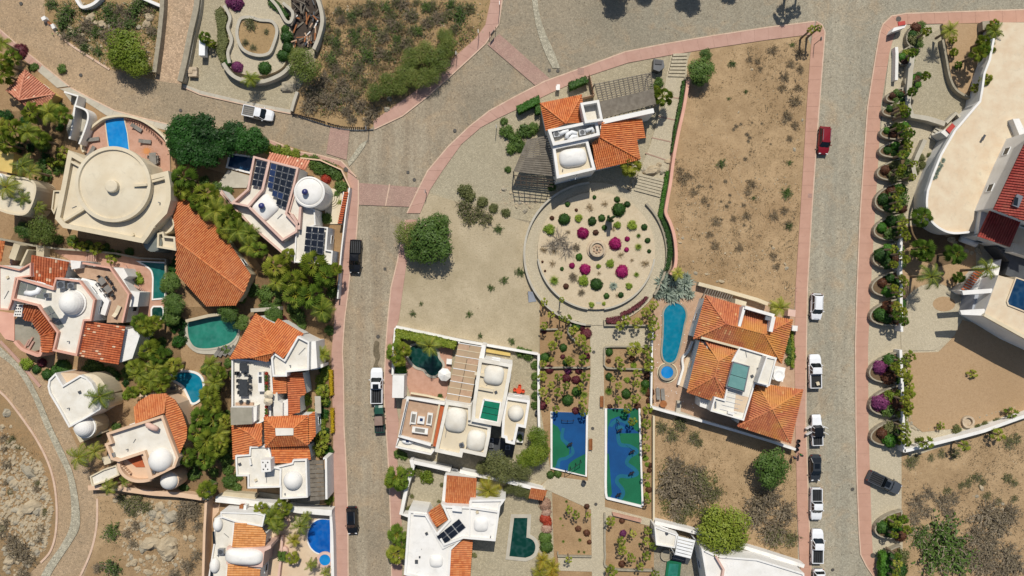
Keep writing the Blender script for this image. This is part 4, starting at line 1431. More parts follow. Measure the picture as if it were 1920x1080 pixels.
MB().lathe(WB(580, 360, 5.6), [(2.5, 0), (2.5, 5.6), (2.25, 5.7), (2.1, 5.55)], 36).part('tower_wall', 'white_wall', h)
dome(h, 580, 360, 5.4, 2.2, 2.2, .7, 'white_wall')
dome(h, 498, 389, 4.4, 1.85, 1.75, .8, 'white_wall', rot=43, p=5)
for a, b, z in ((574, 361, 6.0), (493, 387, 5.1)):
 MB().lathe(W(a, b, z), [(.12, 0), (.12, .2), (.42, .35), (.52, .65), (.42, .95), (.2, 1.1), (0, 1.12)], 14).part('dome_ball', 'blue_cap', h, smooth=True)
panels(h, [(483, 300), (502, 304), (492, 352), (472, 348)], 2, 4, 4.9)
panels(h, [(509, 306), (556, 317), (537, 391), (498, 375)], 4, 6, 4.9, skip=((0, 4), (0, 5), (1, 5), (0, 6)), blues=((0, 0), (0, 1), (0, 2), (0, 3), (1, 4), (2, 4)))
panels(h, [(575, 424), (610, 427), (606, 478), (570, 472)], 3, 4, 4.75)
roof(h, 'tile_pink', [[(507, 287, 3.2), (580, 302, 3.2), (573, 320, 4.3), (500, 300, 4.3)]], w=.42)
block(h, [(605, 355), (613, 352), (640, 356), (648, 400), (640, 420), (612, 420)], .3, 'cream_roof', name='patio')
for i in range(4):
 rr_ = .8 + i * .34
 MB().lathe(W(620, 372, 0), [(rr_, .3), (rr_, .6 - i * .08), (rr_ - .26, .6 - i * .08)], 14, a0=-2.1, a1=.3).part('curved_step', 'cream_roof', h)
wall_line('boundary_wall', [(655, 352), (648, 400), (641, 460), (637, 500), (633, 560)], .22, 1.8, 'white_wall', 'tall white garden wall along the lane beside the solar house', 'wall')
wall_line('boundary_wall', [(563, 296), (600, 300), (640, 318), (656, 352)], .22, 1.2, 'peach_wall', 'low white wall with shrubs at the street corner', 'wall')
m = thing('tiled_wall', 'lane-side wall capped with clay tiles, right of the round white tower', 'wall', 645, 400)
for i in range(14):
 q = W(649 - i * .9, 362 + i * 4.3, 2.0)
 MB().tube([q + Vector((-.35, 0, .05)), q + Vector((.35, 0, -.05))], .17, 6).part('cap_tile', 'terracotta', m)
wall_line('wall', [(646, 360), (637, 420)], .5, 1.95, 'white_wall', z0=0, parent=m)
slab('patio', [(428, 318), (470, 330), (462, 352), (420, 352), (412, 362), (405, 350)], 'concrete', 0, .3)
pool('dark navy pool in the shade of the ficus trees, left of the solar panels', [(432, 290), (474, 296), (468, 322), (427, 312)], 'water_navy', 'white_wall', z=.4, w=.3)
# --- long orange roof
h = house('house under a long orange clay tile roof shaded by banana-like palms', 400, 490)
roof(h, 'tile_orange', [
 [(322, 378, 3.6), (345, 372, 3.6), (405, 420, 3.6), (472, 516, 3.6), (458, 548, 4.6), (330, 450, 4.8)],
 [(330, 450, 4.8), (458, 548, 4.6), (444, 572, 3.6), (386, 574, 3.6), (331, 512, 3.6)]],
 [[(330, 450, 4.8), (458, 548, 4.6)]])
block(h, [(328, 385), (345, 378), (402, 424), (466, 514), (456, 546), (442, 566), (388, 568), (336, 510)], 3.4, 'beige_wall', win=True)
# --- pink and white house with mottled tiles, the left block
h = house('pink-trimmed white house with a white dome and mottled red tile roofs', 120, 590)
flat_roof(h, [(0, 497), (35, 505), (58, 492), (58, 518), (30, 522), (22, 566), (16, 582), (-6, 580), (-6, 497)], 6.4, 'white_wall', 'white_roof', 'pink_wall', ph=.5, t=.22)
flat_roof(h, [(104, 520), (150, 526), (178, 562), (171, 602), (158, 602), (144, 668), (98, 658), (106, 624), (70, 574), (22, 562), (32, 520), (98, 540)], 7.0, 'white_wall', 'white_roof', 'pink_wall', ph=.6, t=.28)
dome(h, 138, 568, 6.4, 1.95, 1.95, 1.9, 'white_wall', collar=.3)
# blue-rimmed eye of the dome
MB().lathe(W(128, 572, 7.6), [(.42, 0), (.42, .1), (.3, .12), (0, .1)], 14).part('dome_light', 'panel_blue', h)
roof(h, 'tile_mixed', [[(61, 478, 6.0), (129, 491, 6.0), (122, 518, 5.5), (102, 540, 5.2), (52, 528, 5.2)]], w=.42)
roof(h, 'tile_mixed', [[(160, 602, 6.4), (235, 612, 5.0), (222, 684, 5.0), (146, 668, 6.4)]], w=.36)
roof(h, 'tile_deep', [[(45, 570, 5.4), (70, 575, 5.8), (60, 602, 4.8), (45, 600, 4.6)], [(70, 574, 5.8), (103, 622, 5.8), (77, 630, 4.6), (60, 601, 4.6)], [(103, 622, 5.8), (98, 660, 5.8), (80, 660, 4.6), (76, 630, 4.6)]], [[(70, 575, 5.9), (61, 601, 4.8)], [(103, 622, 5.9), (78, 630, 4.8)]], w=.38)
block(h, [(60, 480), (127, 492), (122, 530), (55, 524)], 5.0, 'white_wall')
block(h, [(158, 606), (232, 615), (220, 680), (146, 664)], 4.7, 'white_wall', win=True)
block(h, [(235, 618), (258, 614), (264, 624), (248, 672), (224, 680)], 4.2, 'white_wall')
MB().bar(W(239, 640, 3.0), W(243, 656, 3.0), .25, 1.3).part('window', 'door_brown', h)
block(h, [(48, 576), (62, 600), (78, 632), (76, 655), (62, 660), (28, 640), (28, 600)], 2.6, 'peach_wall', mtop='old_concrete', name='terrace')
for a, b in ((58, 640), (52, 645), (60, 648)):
 box_at(h, 'terrace_step', a, b, 2.6, (1.6, .3, .3), 'pink_walk', 60)
wall_line('parapet', smooth_line([(27, 640), (40, 654), (58, 662), (74, 666), (78, 650)], 4), .5, 3.4, 'pink_wall', parent=h)
block(h, [(-6, 583), (27, 588), (27, 640), (10, 636), (-6, 615)], .35, 'pink_wall', name='landing')
# roof terrace with dining set
block(h, [(130, 498), (205, 500), (240, 550), (230, 605), (200, 605), (205, 565), (180, 525), (150, 520)], 4.4, 'white_wall', mtop='tan_paver', name='terrace', win=True)
wall_line('parapet', [(131, 492), (160, 494), (206, 502), (241, 552), (229, 605)], .3, 5.2, 'pink_wall', parent=h, z0=4.4)
wall_line('parapet', [(152, 526), (176, 532), (200, 566), (192, 590)], .9, 5.0, 'white_wall', parent=h, z0=4.4)
block(h, [(132, 488), (152, 490), (150, 502), (134, 505)], 5.6, 'white_wall')
block(h, [(207, 502), (232, 503), (240, 518), (232, 524), (244, 545), (262, 548), (258, 575), (240, 575)], 3.6, 'white_wall', win=True)
for i in range(7):
 box_at(h, 'stair_tread', 240 + i * 2.1, 505 + i * 3, 1.6 - i * .2, (1.5, .3, .2), 'pink_walk', -55)
for i in range(6):
 box_at(h, 'stair_tread', 254 + i * 3, 536 + i * 1.8, 1.3 - i * .2, (1.7, .3, .2), 'pink_walk', -30)
panels(h, [(34, 528), (90, 538), (86, 562), (32, 552)], 3, 2, 6.3, 'grey_glass', tilt=.1)
panels(h, [(82, 578), (97, 572), (122, 612), (108, 622)], 2, 3, 6.3, 'grey_glass', tilt=.3)
ac_unit('grey roof air conditioner with a round fan, above the white dome', 121, 534, 6.4, 0, 1.3)
ac_unit('small white roof air conditioner beside the larger one by the dome', 138, 536, 6.4, 0, 1.0)
ac_unit('air conditioner between the glass panels and the white dome', 92, 554, 6.4, 0, .9)
m = thing('air_duct', 'fat white air duct curling over the roof beside the dome', 'duct', 112, 548)
MB().tube([W(101, 549, 6.7), W(112, 550, 6.9), W(122, 547, 6.9), W(126, 540, 6.8)], [.4, .45, .45, .4], 10).part('duct', 'white_paint', m, smooth=True)
m.location.z = 6.4
o = thing('skylight_box', 'white block with a grid of small round openings by the landing', 'roof vent', 34, 575)
block(o, [(30, 570), (43, 572), (40, 594), (25, 593)], 5.2, 'white_wall', z0=0, name='casing')
for i in range(3):
 for j in range(4):
  q = W(31.5 + i * 4 - j * .7, 573.5 + j * 5.4, 5.2)
  MB().lathe(q, [(.13, .012), (0, .012)], 8).part('opening', 'rubber', o)
for i in range(2):
 table('grey square table %s on the roof terrace of the pink house' % ('nearer the top' if i == 0 else 'with dark chairs'), 196 + i * 11, 527 + i * 15, 1.15, 1.0, -52, 'cloth_grey', 4.4)
for i, (a, b, g) in enumerate([(190, 520, -52), (203, 521, 215), (210, 529, 215), (216, 540, 215), (188, 533, 35), (195, 543, 35), (203, 553, 35), (214, 553, 125)]):
 chair('dark chair round the two grey terrace tables, %s' % ('at the top end', 'first on the right side', 'second on the right side', 'third on the right side', 'first on the left side', 'second on the left side', 'third on the left side', 'at the bottom end')[i], a, b, g, 'cloth_dark', 4.4, s=.9)
lounger('cream lounger on the roof terrace of the pink house', 222, 583, 65, 'cream_wall', 4.4)
# its pool court
slab('pool_court', [(100, 470), (130, 465), (260, 480), (268, 492), (306, 492), (308, 605), (250, 605), (245, 545), (208, 500), (130, 488)], 'pink_paver', 0, .15)
pool('narrow dark teal pool with a curved side, right of the dining terrace', smooth_line([(262, 491), (275, 498), (285, 508), (288, 522)], 4) + [(287, 560), (308, 558), (309, 494)], 'water_teal', 'cloth_white', z=.3, w=.25)
pool('small octagonal dark spa pool below the narrow teal pool', [(288, 576), (302, 576), (305, 580), (305, 592), (301, 596), (288, 595), (285, 591), (285, 580)], 'water_dark', 'cloth_white', z=.35, w=.25)
wall_line('boundary_wall', [(-6, 447), (60, 460), (105, 466), (160, 470), (215, 475), (260, 484), (310, 486), (312, 600)], .3, 1.2, 'stone_wall', 'low stone wall between the cream house garden and the pink court', 'wall')
for i in range(6):
 q = W(163 + i * 4, 482, .15)
 MB().box(q, (.2, 1.5, .12 + .1 * i)).solo('garden_step', 'pink_walk', kind='structure')
roof(h, 'tile_orange', [[(-4, 451, 4.5), (9, 452, 4.5), (2, 490, 4.0), (-6, 492, 4.0)]], w=.34)
m = thing('outdoor_stair', 'pink outdoor stair flanked by pale walls, left of the mottled roof', 'stair', 40, 485)
for i in range(9):
 box_at(m, 'step', 46 - i * 2.4, 468 + i * 3.8, 0.0, (1.6, .45, 2.6 - i * .28), 'pink_walk', 58)
wall_line('stair_wall', [(32, 458), (22, 486)], 1.1, 3.0, 'beige_wall', parent=m)
wall_line('stair_wall', [(52, 468), (38, 498)], .3, 2.9, 'beige_wall', parent=m)
block(m, [(68, 460), (83, 462), (82, 482), (68, 480)], 1.6, 'beige_wall', name='planter_block')
# --- round cream house at the left edge
h = house('yellow and cream house with rounded cream walls at the left edge of the photo', 25, 355)
flat_roof(h, smooth_line([(-10, 322), (25, 330), (55, 335), (68, 350), (62, 380), (48, 402), (20, 402), (-10, 392)], 4), 5.0, 'cream_wall', 'cream_roof', ph=.25, t=.3)
block(h, [(-10, 283), (26, 288), (22, 325), (-10, 318)], 3.2, 'yellow_wall', win=True)
MB().lathe(W(2, 337, 5.0), [(1.0, 0), (1.0, .9), (.8, 1.0), (.7, .5), (0, .5)], 20).part('skylight', 'white_wall', h)
# --- little pavilion with a pink tiled roof
h = house('small pavilion with a faded pink tile roof near the top left', 62, 165, 'pavilion', 'pavilion')
roof(h, 'tile_pink', [[(48, 131, 3.0), (104, 176, 3.0), (36, 188, 4.1)], [(48, 131, 3.0), (36, 188, 4.1), (12, 170, 3.0)], [(104, 176, 3.0), (88, 196, 3.0), (54, 203, 3.0), (36, 188, 4.1)], [(12, 170, 3.0), (36, 188, 4.1), (54, 203, 3.0)]], [[(48, 131, 3.1), (36, 188, 4.2), (104, 176, 3.1)]], w=.36)
block(h, [(48, 137), (98, 176), (84, 192), (56, 198), (18, 170)], 2.8, 'yellow_wall', win=True)
wall_line('boundary_wall', [(120, 172), (146, 180), (140, 200), (134, 245), (130, 260)], .3, 2.2, 'white_wall', 'white entrance wall with a curved top, left of the pool terrace', 'wall')
wall_line('boundary_wall', smooth_line([(140, 198), (160, 206), (165, 220), (158, 245), (148, 270)], 5), .3, 2.4, 'white_wall', 'curved white wall beside the entrance court', 'wall')
slab('entrance_court', [(120, 174), (144, 182), (140, 198), (160, 208), (163, 222), (150, 265), (130, 262), (124, 240), (140, 200)], 'concrete', 0, .1)
o = thing('bench', 'white built-in bench in the entrance court by the curved wall', 'bench', 147, 238)
MB().box(W(147, 238), (.9, 2.0, .45)).part('seat', 'white_wall', o)
MB().box(W(144, 238), (.2, 2.0, .9)).part('backrest', 'white_wall', o)
# --- white rounded house by the winding lane
h = house('white flat-roofed house with one rounded corner beside the winding lane', 155, 760)
flat_roof(h, [(104, 699), (118, 722), (150, 703), (162, 708), (172, 718), (180, 735), (190, 762), (188, 768), (160, 785), (129, 802), (110, 768), (92, 738), (89, 725), (91, 712)], 5.2, 'white_wall', 'white_roof', ph=.3, t=.28)
block(h, [(104, 699), (142, 700), (150, 703), (118, 722)], 4.0, 'peach_wall', mtop='beige_deck', name='terrace')
block(h, smooth_line([(153, 702), (176, 702), (192, 714), (202, 738), (204, 762), (190, 768)], 4) + [(186, 745), (175, 722)], 4.3, 'cream_wall', mtop='cream_roof', name='round_wing')
MB().lathe(WB(160, 800, 3.6), [(1.9, 0), (1.9, 3.6), (1.55, 3.65)], 26).part('tower_wall', 'cream_wall', h)
dome(h, 160, 800, 3.6, 1.62, 1.62, 1.5, 'white_wall', collar=.2)
block(h, [(136, 803), (148, 796), (185, 800), (192, 812), (150, 830)], 2.0, 'cream_wall', name='entry')
# --- house with two domes and L-shaped tile roof
h = house('white-roofed house with two white domes and a curved orange tile wing', 270, 840)
A = [(199, 812), (252, 795), (305, 778), (318, 815), (335, 858), (328, 877), (283, 899), (268, 851), (222, 866), (208, 862), (196, 832), (205, 829)]
flat_roof(h, A, 6.2, 'peach_wall', 'white_roof', 'peach_wall', ph=.75, t=.4)
dome(h, 303, 862, 5.45, 1.95, 1.95, 1.9, 'white_wall')
MB().lathe(WB(318, 901, 3.5), [(1.55, 0), (1.55, 3.5), (1.4, 3.6), (1.4, 3.4)], 24).part('tower_wall', 'peach_wall', h)
dome(h, 318, 901, 3.5, 1.42, 1.42, 1.3, 'white_wall')
roof(h, 'tile_orange', [
 [(250, 765, 5.4), (262, 752, 5.0), (282, 740, 5.0), (312, 738, 5.0), (307, 775, 6.0), (254, 795, 6.0)],
 [(312, 738, 5.0), (328, 750, 5.0), (340, 772, 5.0), (350, 802, 5.0), (350, 822, 5.0), (338, 850, 5.4), (307, 775, 6.0)]],
 [[(312, 738, 5.1), (307, 775, 6.1)]], w=.36)
block(h, [(256, 768), (282, 748), (310, 745), (330, 758), (344, 800), (336, 846), (308, 776), (256, 794)], 4.9, 'peach_wall')
cres = smooth_line([(222, 866), (224, 880), (234, 893), (250, 901), (268, 902), (283, 899)], 4)
block(h, cres + [(268, 851)], 4.4, 'peach_wall', mtop='peach_wall', name='stair_bay')
wall_line('parapet', cres, .5, 5.3, 'peach_wall', parent=h, z0=4.4)
wall_line('parapet', [(268, 851), (283, 899)], .6, 5.6, 'peach_wall', parent=h, z0=4.4)
block(h, [(236, 860), (262, 852), (272, 876), (255, 876)], 4.5, 'terracotta', z0=4.3, name='light_well')
for i in range(7):
 box_at(h, 'baluster', 227 + i * 3.2, 866 + i * 3.3, 4.4, (.18, .3, .7), 'peach_wall', 45)
o = box_at(h, 'curved_vent', 278, 800, 5.45, (.1, .1, .1), 'peach_wall')
MB().tube([W(276, 792, 5.6), W(279, 798, 6.0), (W(288, 802, 6.2)), W(296, 805, 6.2)], [.42, .5, .5, .35], 10).part('roof_duct', 'pinkish_trim', h, smooth=True)
ac_unit('small white roof box by the left parapet of the two-domed house', 212, 853, 5.5, 15, .8)
ac_unit('small roof box beside the larger dome of the two-domed house', 289, 884, 5.5, 15, .6)
flat_roof(h, [(168, 893), (193, 880), (218, 872), (224, 891), (196, 904), (172, 912)], 2.6, 'cream_wall', 'white_roof', ph=.3, t=.22, win=False)
block(h, [(190, 858), (206, 856), (208, 868), (196, 872)], 3.0, 'cream_wall', name='entry')
wall_line('boundary_wall', smooth_line([(165, 915), (190, 914), (215, 915), (250, 920), (290, 925), (335, 928), (378, 934)], 4), .8, 1.6, 'peach_wall', 'long peach garden wall below the two-domed house', 'wall')
slab('pool_court', [(248, 740), (312, 734), (322, 700), (340, 690), (370, 700), (382, 725), (372, 755), (348, 770)], 'beige_deck', 0, .12)
pool('bright turquoise kidney pool with a white rim among the palms', smooth_line([(320, 709), (332, 700), (350, 698), (368, 702), (378, 713), (380, 735), (374, 748), (361, 755), (354, 742), (345, 725), (333, 716)], 5, True), 'water_turquoise', 'white_wall', z=.35, w=.35)
o = thing('grill', 'stone barbecue counter beside the turquoise kidney pool', 'barbecue', 324, 728)
MB().box(W(324, 728), (2.0, .8, .9), .15).part('counter', 'stone_wall', o)
MB().box(W(324, 728, .9), (.8, .5, .08), .15).part('lid', 'dark_metal', o)
# --- lagoon pool and loungers
slab('pool_court', smooth_line([(347, 600), (420, 588), (448, 598), (450, 625), (440, 650), (420, 662), (370, 662), (345, 640)], 4), 'concrete', 0, .12)
pool('green lagoon pool with a curved end and a palm shadow on it', smooth_line([(356, 602), (390, 597), (425, 592), (443, 600), (446, 622), (432, 642), (400, 652), (370, 652), (357, 640), (352, 620)], 5, True), 'water_lagoon', 'concrete', z=.3, w=.3)
for i in range(4):
 lounger('grey lounger, %s of the four beside the lagoon pool' % ('first from the left', 'second from the left', 'third from the left', 'rightmost')[i], 409 + i * 9, 661 - i * 1.5, 235, 'cloth_grey', .1)
wall_line('boundary_wall', [(348, 602), (390, 592), (432, 586)], .5, 1.5, 'beige_wall', 'pale wall along the top of the lagoon pool', 'wall')
wall_line('boundary_wall', [(470, 582), (500, 580), (525, 578)], .6, 1.8, 'concrete', 'concrete wall above the orange zigzag roof', 'wall')
# --- orange zigzag house along the lane
h = house('white house with orange zigzag tile roofs, roof terrace and pergola along the lane', 515, 760)
roof(h, 'tile_bright', [
 [(480, 588, 5.2), (513, 660, 7.0), (470, 671, 5.9), (430, 674, 5.2)],
 [(480, 588, 5.2), (514, 607, 5.4), (521, 597, 5.0), (569, 626, 5.0), (531, 672, 6.6), (513, 660, 7.0)],
 [(470, 671, 6.0), (513, 661, 6.9), (502, 678, 5.9)]],
 [[(480, 588, 5.3), (513, 660, 7.1)], [(470, 671, 6.0), (513, 661, 7.0)]], w=.33)
block(h, [(480, 593), (513, 610), (521, 602), (562, 627), (530, 672), (508, 672), (436, 672)], 5.0, 'white_wall')
flat_roof(h, [(513, 661), (533, 674), (558, 630), (580, 641), (579, 694), (538, 698), (538, 706), (511, 706), (508, 672)], 6.6, 'white_wall', 'white_roof', ph=.6, t=.28)
block(h, [(580, 640), (592, 640), (595, 690), (580, 693)], 5.4, 'white_wall', win=True)
block(h, [(583, 687), (594, 684), (606, 683), (606, 688), (594, 693), (583, 694)], 3.4, 'white_wall', name='awning')
flat_roof(h, [(434, 672), (508, 678), (510, 708), (512, 735), (508, 738), (508, 782), (496, 782), (494, 790), (482, 796), (434, 790)], 4.9, 'white_wall', 'white_roof', ph=.7, t=.25)
block(h, [(432, 764), (472, 764), (473, 795), (433, 797)], 6.3, 'white_wall', mtop='old_concrete', name='stair_house')
block(h, [(474, 764), (482, 760), (481, 788), (474, 793)], 5.6, 'white_wall', z0=4.2, name='stair_house_side')
roof(h, 'tile_bright', [[(511, 708, 5.6), (537, 708, 4.9), (537, 738, 4.9), (512, 738, 5.6)]], w=.34)
roof(h, 'tile_deep', [[(538, 698, 4.9), (567, 698, 4.4), (574, 738, 4.4), (562, 745, 4.5), (563, 772, 4.5), (541, 780, 4.9)]], w=.34)
block(h, [(540, 700), (566, 700), (572, 738), (560, 745), (560, 775), (540, 778)], 4.1, 'white_wall')
block(h, [(511, 737), (520, 736), (521, 752), (530, 756), (530, 780), (513, 782)], 5.6, 'white_wall', mtop='white_roof', name='stair_block')
block(h, [(531, 752), (540, 748), (540, 779), (531, 780)], 4.9, 'white_wall', name='stair_block')
R = [(496, 782, 5.6), (577, 779, 5.6), (577, 834, 5.6), (498, 838, 5.6)]
Tp = [(516, 803, 7.0), (550, 803, 7.0), (550, 816, 7.0), (517, 817, 7.0)]
roof(h, 'tile_bright', [[R[i], R[(i + 1) % 4], Tp[(i + 1) % 4], Tp[i]] for i in range(4)], [[R[i], Tp[i]] for i in range(4)], w=.36)
block(h, [(516, 803), (550, 803), (550, 816), (517, 817)], 7.2, 'white_roof', z0=6.6, name='roof_light')
block(h, [(499, 785), (574, 782), (574, 831), (501, 835)], 5.4, 'white_wall', win=True)
roof(h, 'tile_bright', [[(578, 779, 5.2), (590, 771, 4.8), (592, 816, 4.8), (578, 833, 5.2)]], w=.34)
block(h, [(576, 780), (588, 775), (590, 815), (577, 830)], 4.6, 'white_wall', win=True)
roof(h, 'tile_bright', [[(508, 839, 4.9), (578, 836, 4.4), (581, 846, 4.4), (583, 862, 4.4), (560, 864, 4.5), (547, 868, 4.6), (511, 869, 4.9)]], w=.36)
block(h, [(510, 841), (576, 838), (580, 860), (513, 866)], 4.2, 'white_wall', win=True)
roof(h, 'tile_bright', [[(436, 797, 4.6), (466, 811, 5.5), (491, 835, 5.5), (468, 838, 5.2), (467, 853, 5.1), (437, 861, 4.6)], [(445, 796, 5.0), (491, 794, 5.0), (491, 835, 5.5), (466, 811, 5.5)]], [[(440, 798, 5.0), (466, 811, 5.6), (491, 835, 5.6)]], w=.36)
block(h, [(439, 800), (490, 796), (490, 850), (439, 858)], 4.3, 'white_wall')
flat_roof(h, [(441, 854), (467, 852), (468, 837), (494, 836), (504, 838), (508, 852), (510, 869), (513, 876), (547, 868), (549, 862), (575, 861), (577, 933), (525, 936), (525, 914), (464, 916), (464, 893), (443, 893)], 5.3, 'white_wall', 'white_roof', ph=.4, t=.25)
low_wall(h, [(525, 914), (526, 880), (513, 876)], .3, 4.9, 5.35, 'white_wall')
low_wall(h, [(468, 860), (470, 872)], .3, 4.9, 5.35, 'white_wall')
dome(h, 550, 900, 4.9, 1.55, 1.55, 1.4, 'white_wall')
block(h, [(489, 862), (507, 862), (508, 884), (490, 886)], 6.9, 'white_wall', z0=4.9, name='roof_block')
for i, j in ((493, 867), (502, 867), (498, 872), (498, 875), (494, 880), (502, 880)):
 MB().lathe(W(i, j, 6.9), [(.12, .012), (0, .012)], 8).part('opening', 'rubber', h)
pg = thing('pergola', 'weathered grey timber pergola between the white dome and the street wall', 'pergola', 593, 900)
pergola(pg, [(577, 862), (606, 862), (609, 937), (578, 940)], 3.6, 3, 9, sw=.64)
wall_line('street_wall', [(606, 860), (611, 860), (612, 936)], .35, 4.3, 'white_wall', 'tall white street wall with two openings beside the grey pergola', 'wall')
sc = thing('canopy', 'flat pale concrete canopy slab at the street side of the orange roofs', 'canopy', 596, 759)
block(sc, [(590, 743), (601, 743), (602, 775), (591, 775)], 2.9, 'concrete', z0=2.7, name='slab')
for q in ((592, 745), (599, 773)):
 MB().bar(W(q[0], q[1], 0), W(q[0], q[1], 2.7), .2).part('post', 'white_wall', sc)
table('long dark dining table with white-rimmed chairs on the white roof terrace', 460, 726, 1.35, 2.75, 0, 'cloth_dark', 4.2)
table('square dark table at the upper end of the white roof terrace', 460, 687, 1.3, 1.3, 0, 'cloth_dark', 4.2)
for i, (a, b, g) in enumerate([(450, 713, 0), (450, 724, 0), (452, 735, 0), (470, 712, 180), (471, 724, 180), (470, 734, 180), (450, 700, -40), (462, 700, -90), (470, 705, -120), (454, 752, 120), (467, 752, 90), (447, 699, 0)]):
 chair('dark wicker chair on the white roof terrace, ' + ('upper left of the long table', 'middle left of the long table', 'lower left of the long table', 'upper right of the long table', 'middle right of the long table', 'lower right of the long table', 'angled below the square table', 'under the square table', 'right of the square table', 'left one by the sofa', 'right one by the sofa', 'leftmost by the parapet')[i], a, b, g, 'cloth_dark', 4.2)
o = thing('sofa', 'long tan sofa at the bottom of the white roof terrace', 'sofa', 460, 759, 4.2)
MB().box(W(460, 759, 4.2), (2.9, .8, .42)).part('seat', 'tan_paver', o)
MB().box(W(460, 762, 4.6), (2.9, .22, .4)).part('backrest', 'tan_paver', o)
o = thing('kitchen_counter', 'white outdoor kitchen counter with a grey hob on the roof terrace', 'counter', 488, 710, 4.2)
block(o, [(483, 698), (494, 697), (496, 734), (484, 734)], 5.1, 'white_wall', z0=4.2, name='counter')
box_at(o, 'hob', 488, 712, 5.1, (.5, 1.0, .06), 'dark_metal')
box_at(o, 'sink', 488, 700, 5.1, (.4, .4, .05), 'steel')
for k, y in enumerate((700, 706, 712, 718, 724, 730, 762, 768, 774, 779)):
 o = thing('flower_pot', 'brown potted plant in the row along the white terrace edge, %s of ten from the top' % ('first', 'second', 'third', 'fourth', 'fifth', 'sixth', 'seventh', 'eighth', 'ninth', 'tenth')[k], 'potted plant', 501, y, 4.9, 'potted plants on the terrace edge')
 MB().lathe(W(501, y, 4.9), [(.22, 0), (.3, .35), (.24, .35), (0, .33)], 10).part('pot', 'terracotta', o)
 f = link('foliage', RND.choice(PROTO['bush_loose' if k % 3 else 'round_red']), o, (0, 0, .3))
 f.scale = (.3, .3, .3)
umbrella('upper of two pale parasols standing together on the terrace edge', 502, 741, .75, 'cream_wall', 7.0)
umbrella('lower of two pale parasols standing together on the terrace edge', 501, 753, .75, 'cream_wall', 6.9)
wall_line('boundary_wall', [(385, 938), (386, 915)], .9, 2.0, 'concrete', 'short pale wall stub below the bushy palms', 'wall')
slab('garden_step', [(420, 922), (482, 927), (478, 937), (414, 933)], 'beige_wall', 0, 1.4)
slab('garden_step', [(484, 922), (600, 938), (598, 950), (478, 938)], 'old_concrete', 0, .2)
wall_line('boundary_wall', [(404, 936), (440, 940), (500, 947), (560, 957), (622, 962)], .95, 2.2, 'white_wall', 'broad white wall dividing the orange house from the vaulted house', 'wall')
# --- vaulted house at the bottom
h = house('white house with a long barrel vault between two pale tile roofs at the bottom edge', 450, 1030)
flat_roof(h, [(402, 972), (413, 969), (440, 975), (436, 1024), (428, 1060), (424, 1100), (388, 1100), (393, 1065), (400, 1022)], 4.4, 'white_wall', 'white_roof', ph=.3, t=.22)
flat_roof(h, [(413, 960), (480, 962), (497, 966), (492, 988), (440, 979), (414, 970)], 4.9, 'white_wall', 'white_roof', ph=.2, t=.2)
roof(h, 'tile_pale', [[(440, 980, 5.2), (474, 984, 4.7), (490, 988, 4.4), (499, 1003, 4.3), (496, 1028, 4.3), (435, 1026, 5.2)], [(427, 1058, 5.2), (488, 1068, 4.3), (486, 1100, 4.3), (424, 1100, 5.2)]], w=.36)
block(h, [(440, 982), (496, 1003), (486, 1100), (426, 1100), (436, 1026)], 4.1, 'white_wall', win=True)
block(h, [(425, 1026), (494, 1027), (508, 1022), (508, 1028), (496, 1034), (492, 1064), (424, 1058)], 5.0, 'pinkish_trim', name='vault_base')
dome(h, 458, 1043, 5.0, 3.05, 1.3, 1.3, 'white_wall', rot=-3, p=3.2, name='barrel_vault')
dome(h, 409, 983, 4.2, .75, 1.1, .9, 'white_wall')
dome(h, 403, 1060, 4.2, .8, 1.2, .9, 'white_wall')
for a, b in ((401, 1008), (397, 1080)):
 box_at(h, 'roof_slot', a, b, 4.42, (.35, 2.0, .04), 'window_glass', 3)
ac_unit('roof air conditioner left of the long barrel vault', 417, 1032, 4.2, 0, .95)
wall_line('boundary_wall', [(386, 941), (383, 1000), (380, 1100)], .4, 2.6, 'peach_wall', 'long pale wall between the boulder lot and the vaulted house', 'wall')
slab('side_court', [(389, 942), (412, 946), (410, 960), (400, 972), (392, 1030), (386, 1100), (382, 1100)], 'peach_wall', 0, .15)
block(h, [(449, 947), (456, 947), (455, 962), (448, 960)], 3.0, 'brown_wood', name='gate_post')
block(h, [(457, 947), (462, 948), (461, 963), (456, 962)], 3.4, 'white_wall', name='gate_post')
slab('pool_court', [(500, 962), (545, 955), (621, 964), (625, 1100), (490, 1100), (500, 1030)], 'beige_deck', 0, .1)
pool('royal blue round pool cut off by the street wall', smooth_line([(619, 975), (600, 974), (586, 982), (579, 995), (577, 1010), (582, 1025), (592, 1035), (606, 1040)], 4) + [(619, 1038)], 'water_royal', 'white_wall', z=.3, w=.2)
pool('small round blue spa touching the royal blue pool', arc(609, 1050, 10.5, 0, 342, 19), 'water_blue', 'pinkish_trim', z=.45, w=.45)
wall_line('boundary_wall', [(545, 952), (580, 955), (620, 962), (622, 1000), (624, 1100)], .5, 2.0, 'white_wall', 'white street wall round the royal blue pool', 'wall')
for k, (a, b) in enumerate(((535, 978), (534, 1030))):
 o = thing('stone_block', 'pink rounded stone block %s the pool court palms' % ('above' if k == 0 else 'below'), 'stone block', a, b)
 MB().lathe(W(a, b), [(.8, 0), (.75, .8), (.4, 1.0), (0, 1.0)], 14).part('block', 'pinkish_trim', o)
wall_line('planter_wall', [(529, 1005), (527, 1040), (520, 1100)], .35, 1.2, 'pinkish_trim', 'pink planter wall beside the vaulted house', 'wall')
hedge('clipped square hedge in the pink planter by the vaulted house', [(521, 1034), (536, 1034), (534, 1052), (520, 1052)], 1.3, 'leaf_shrub')
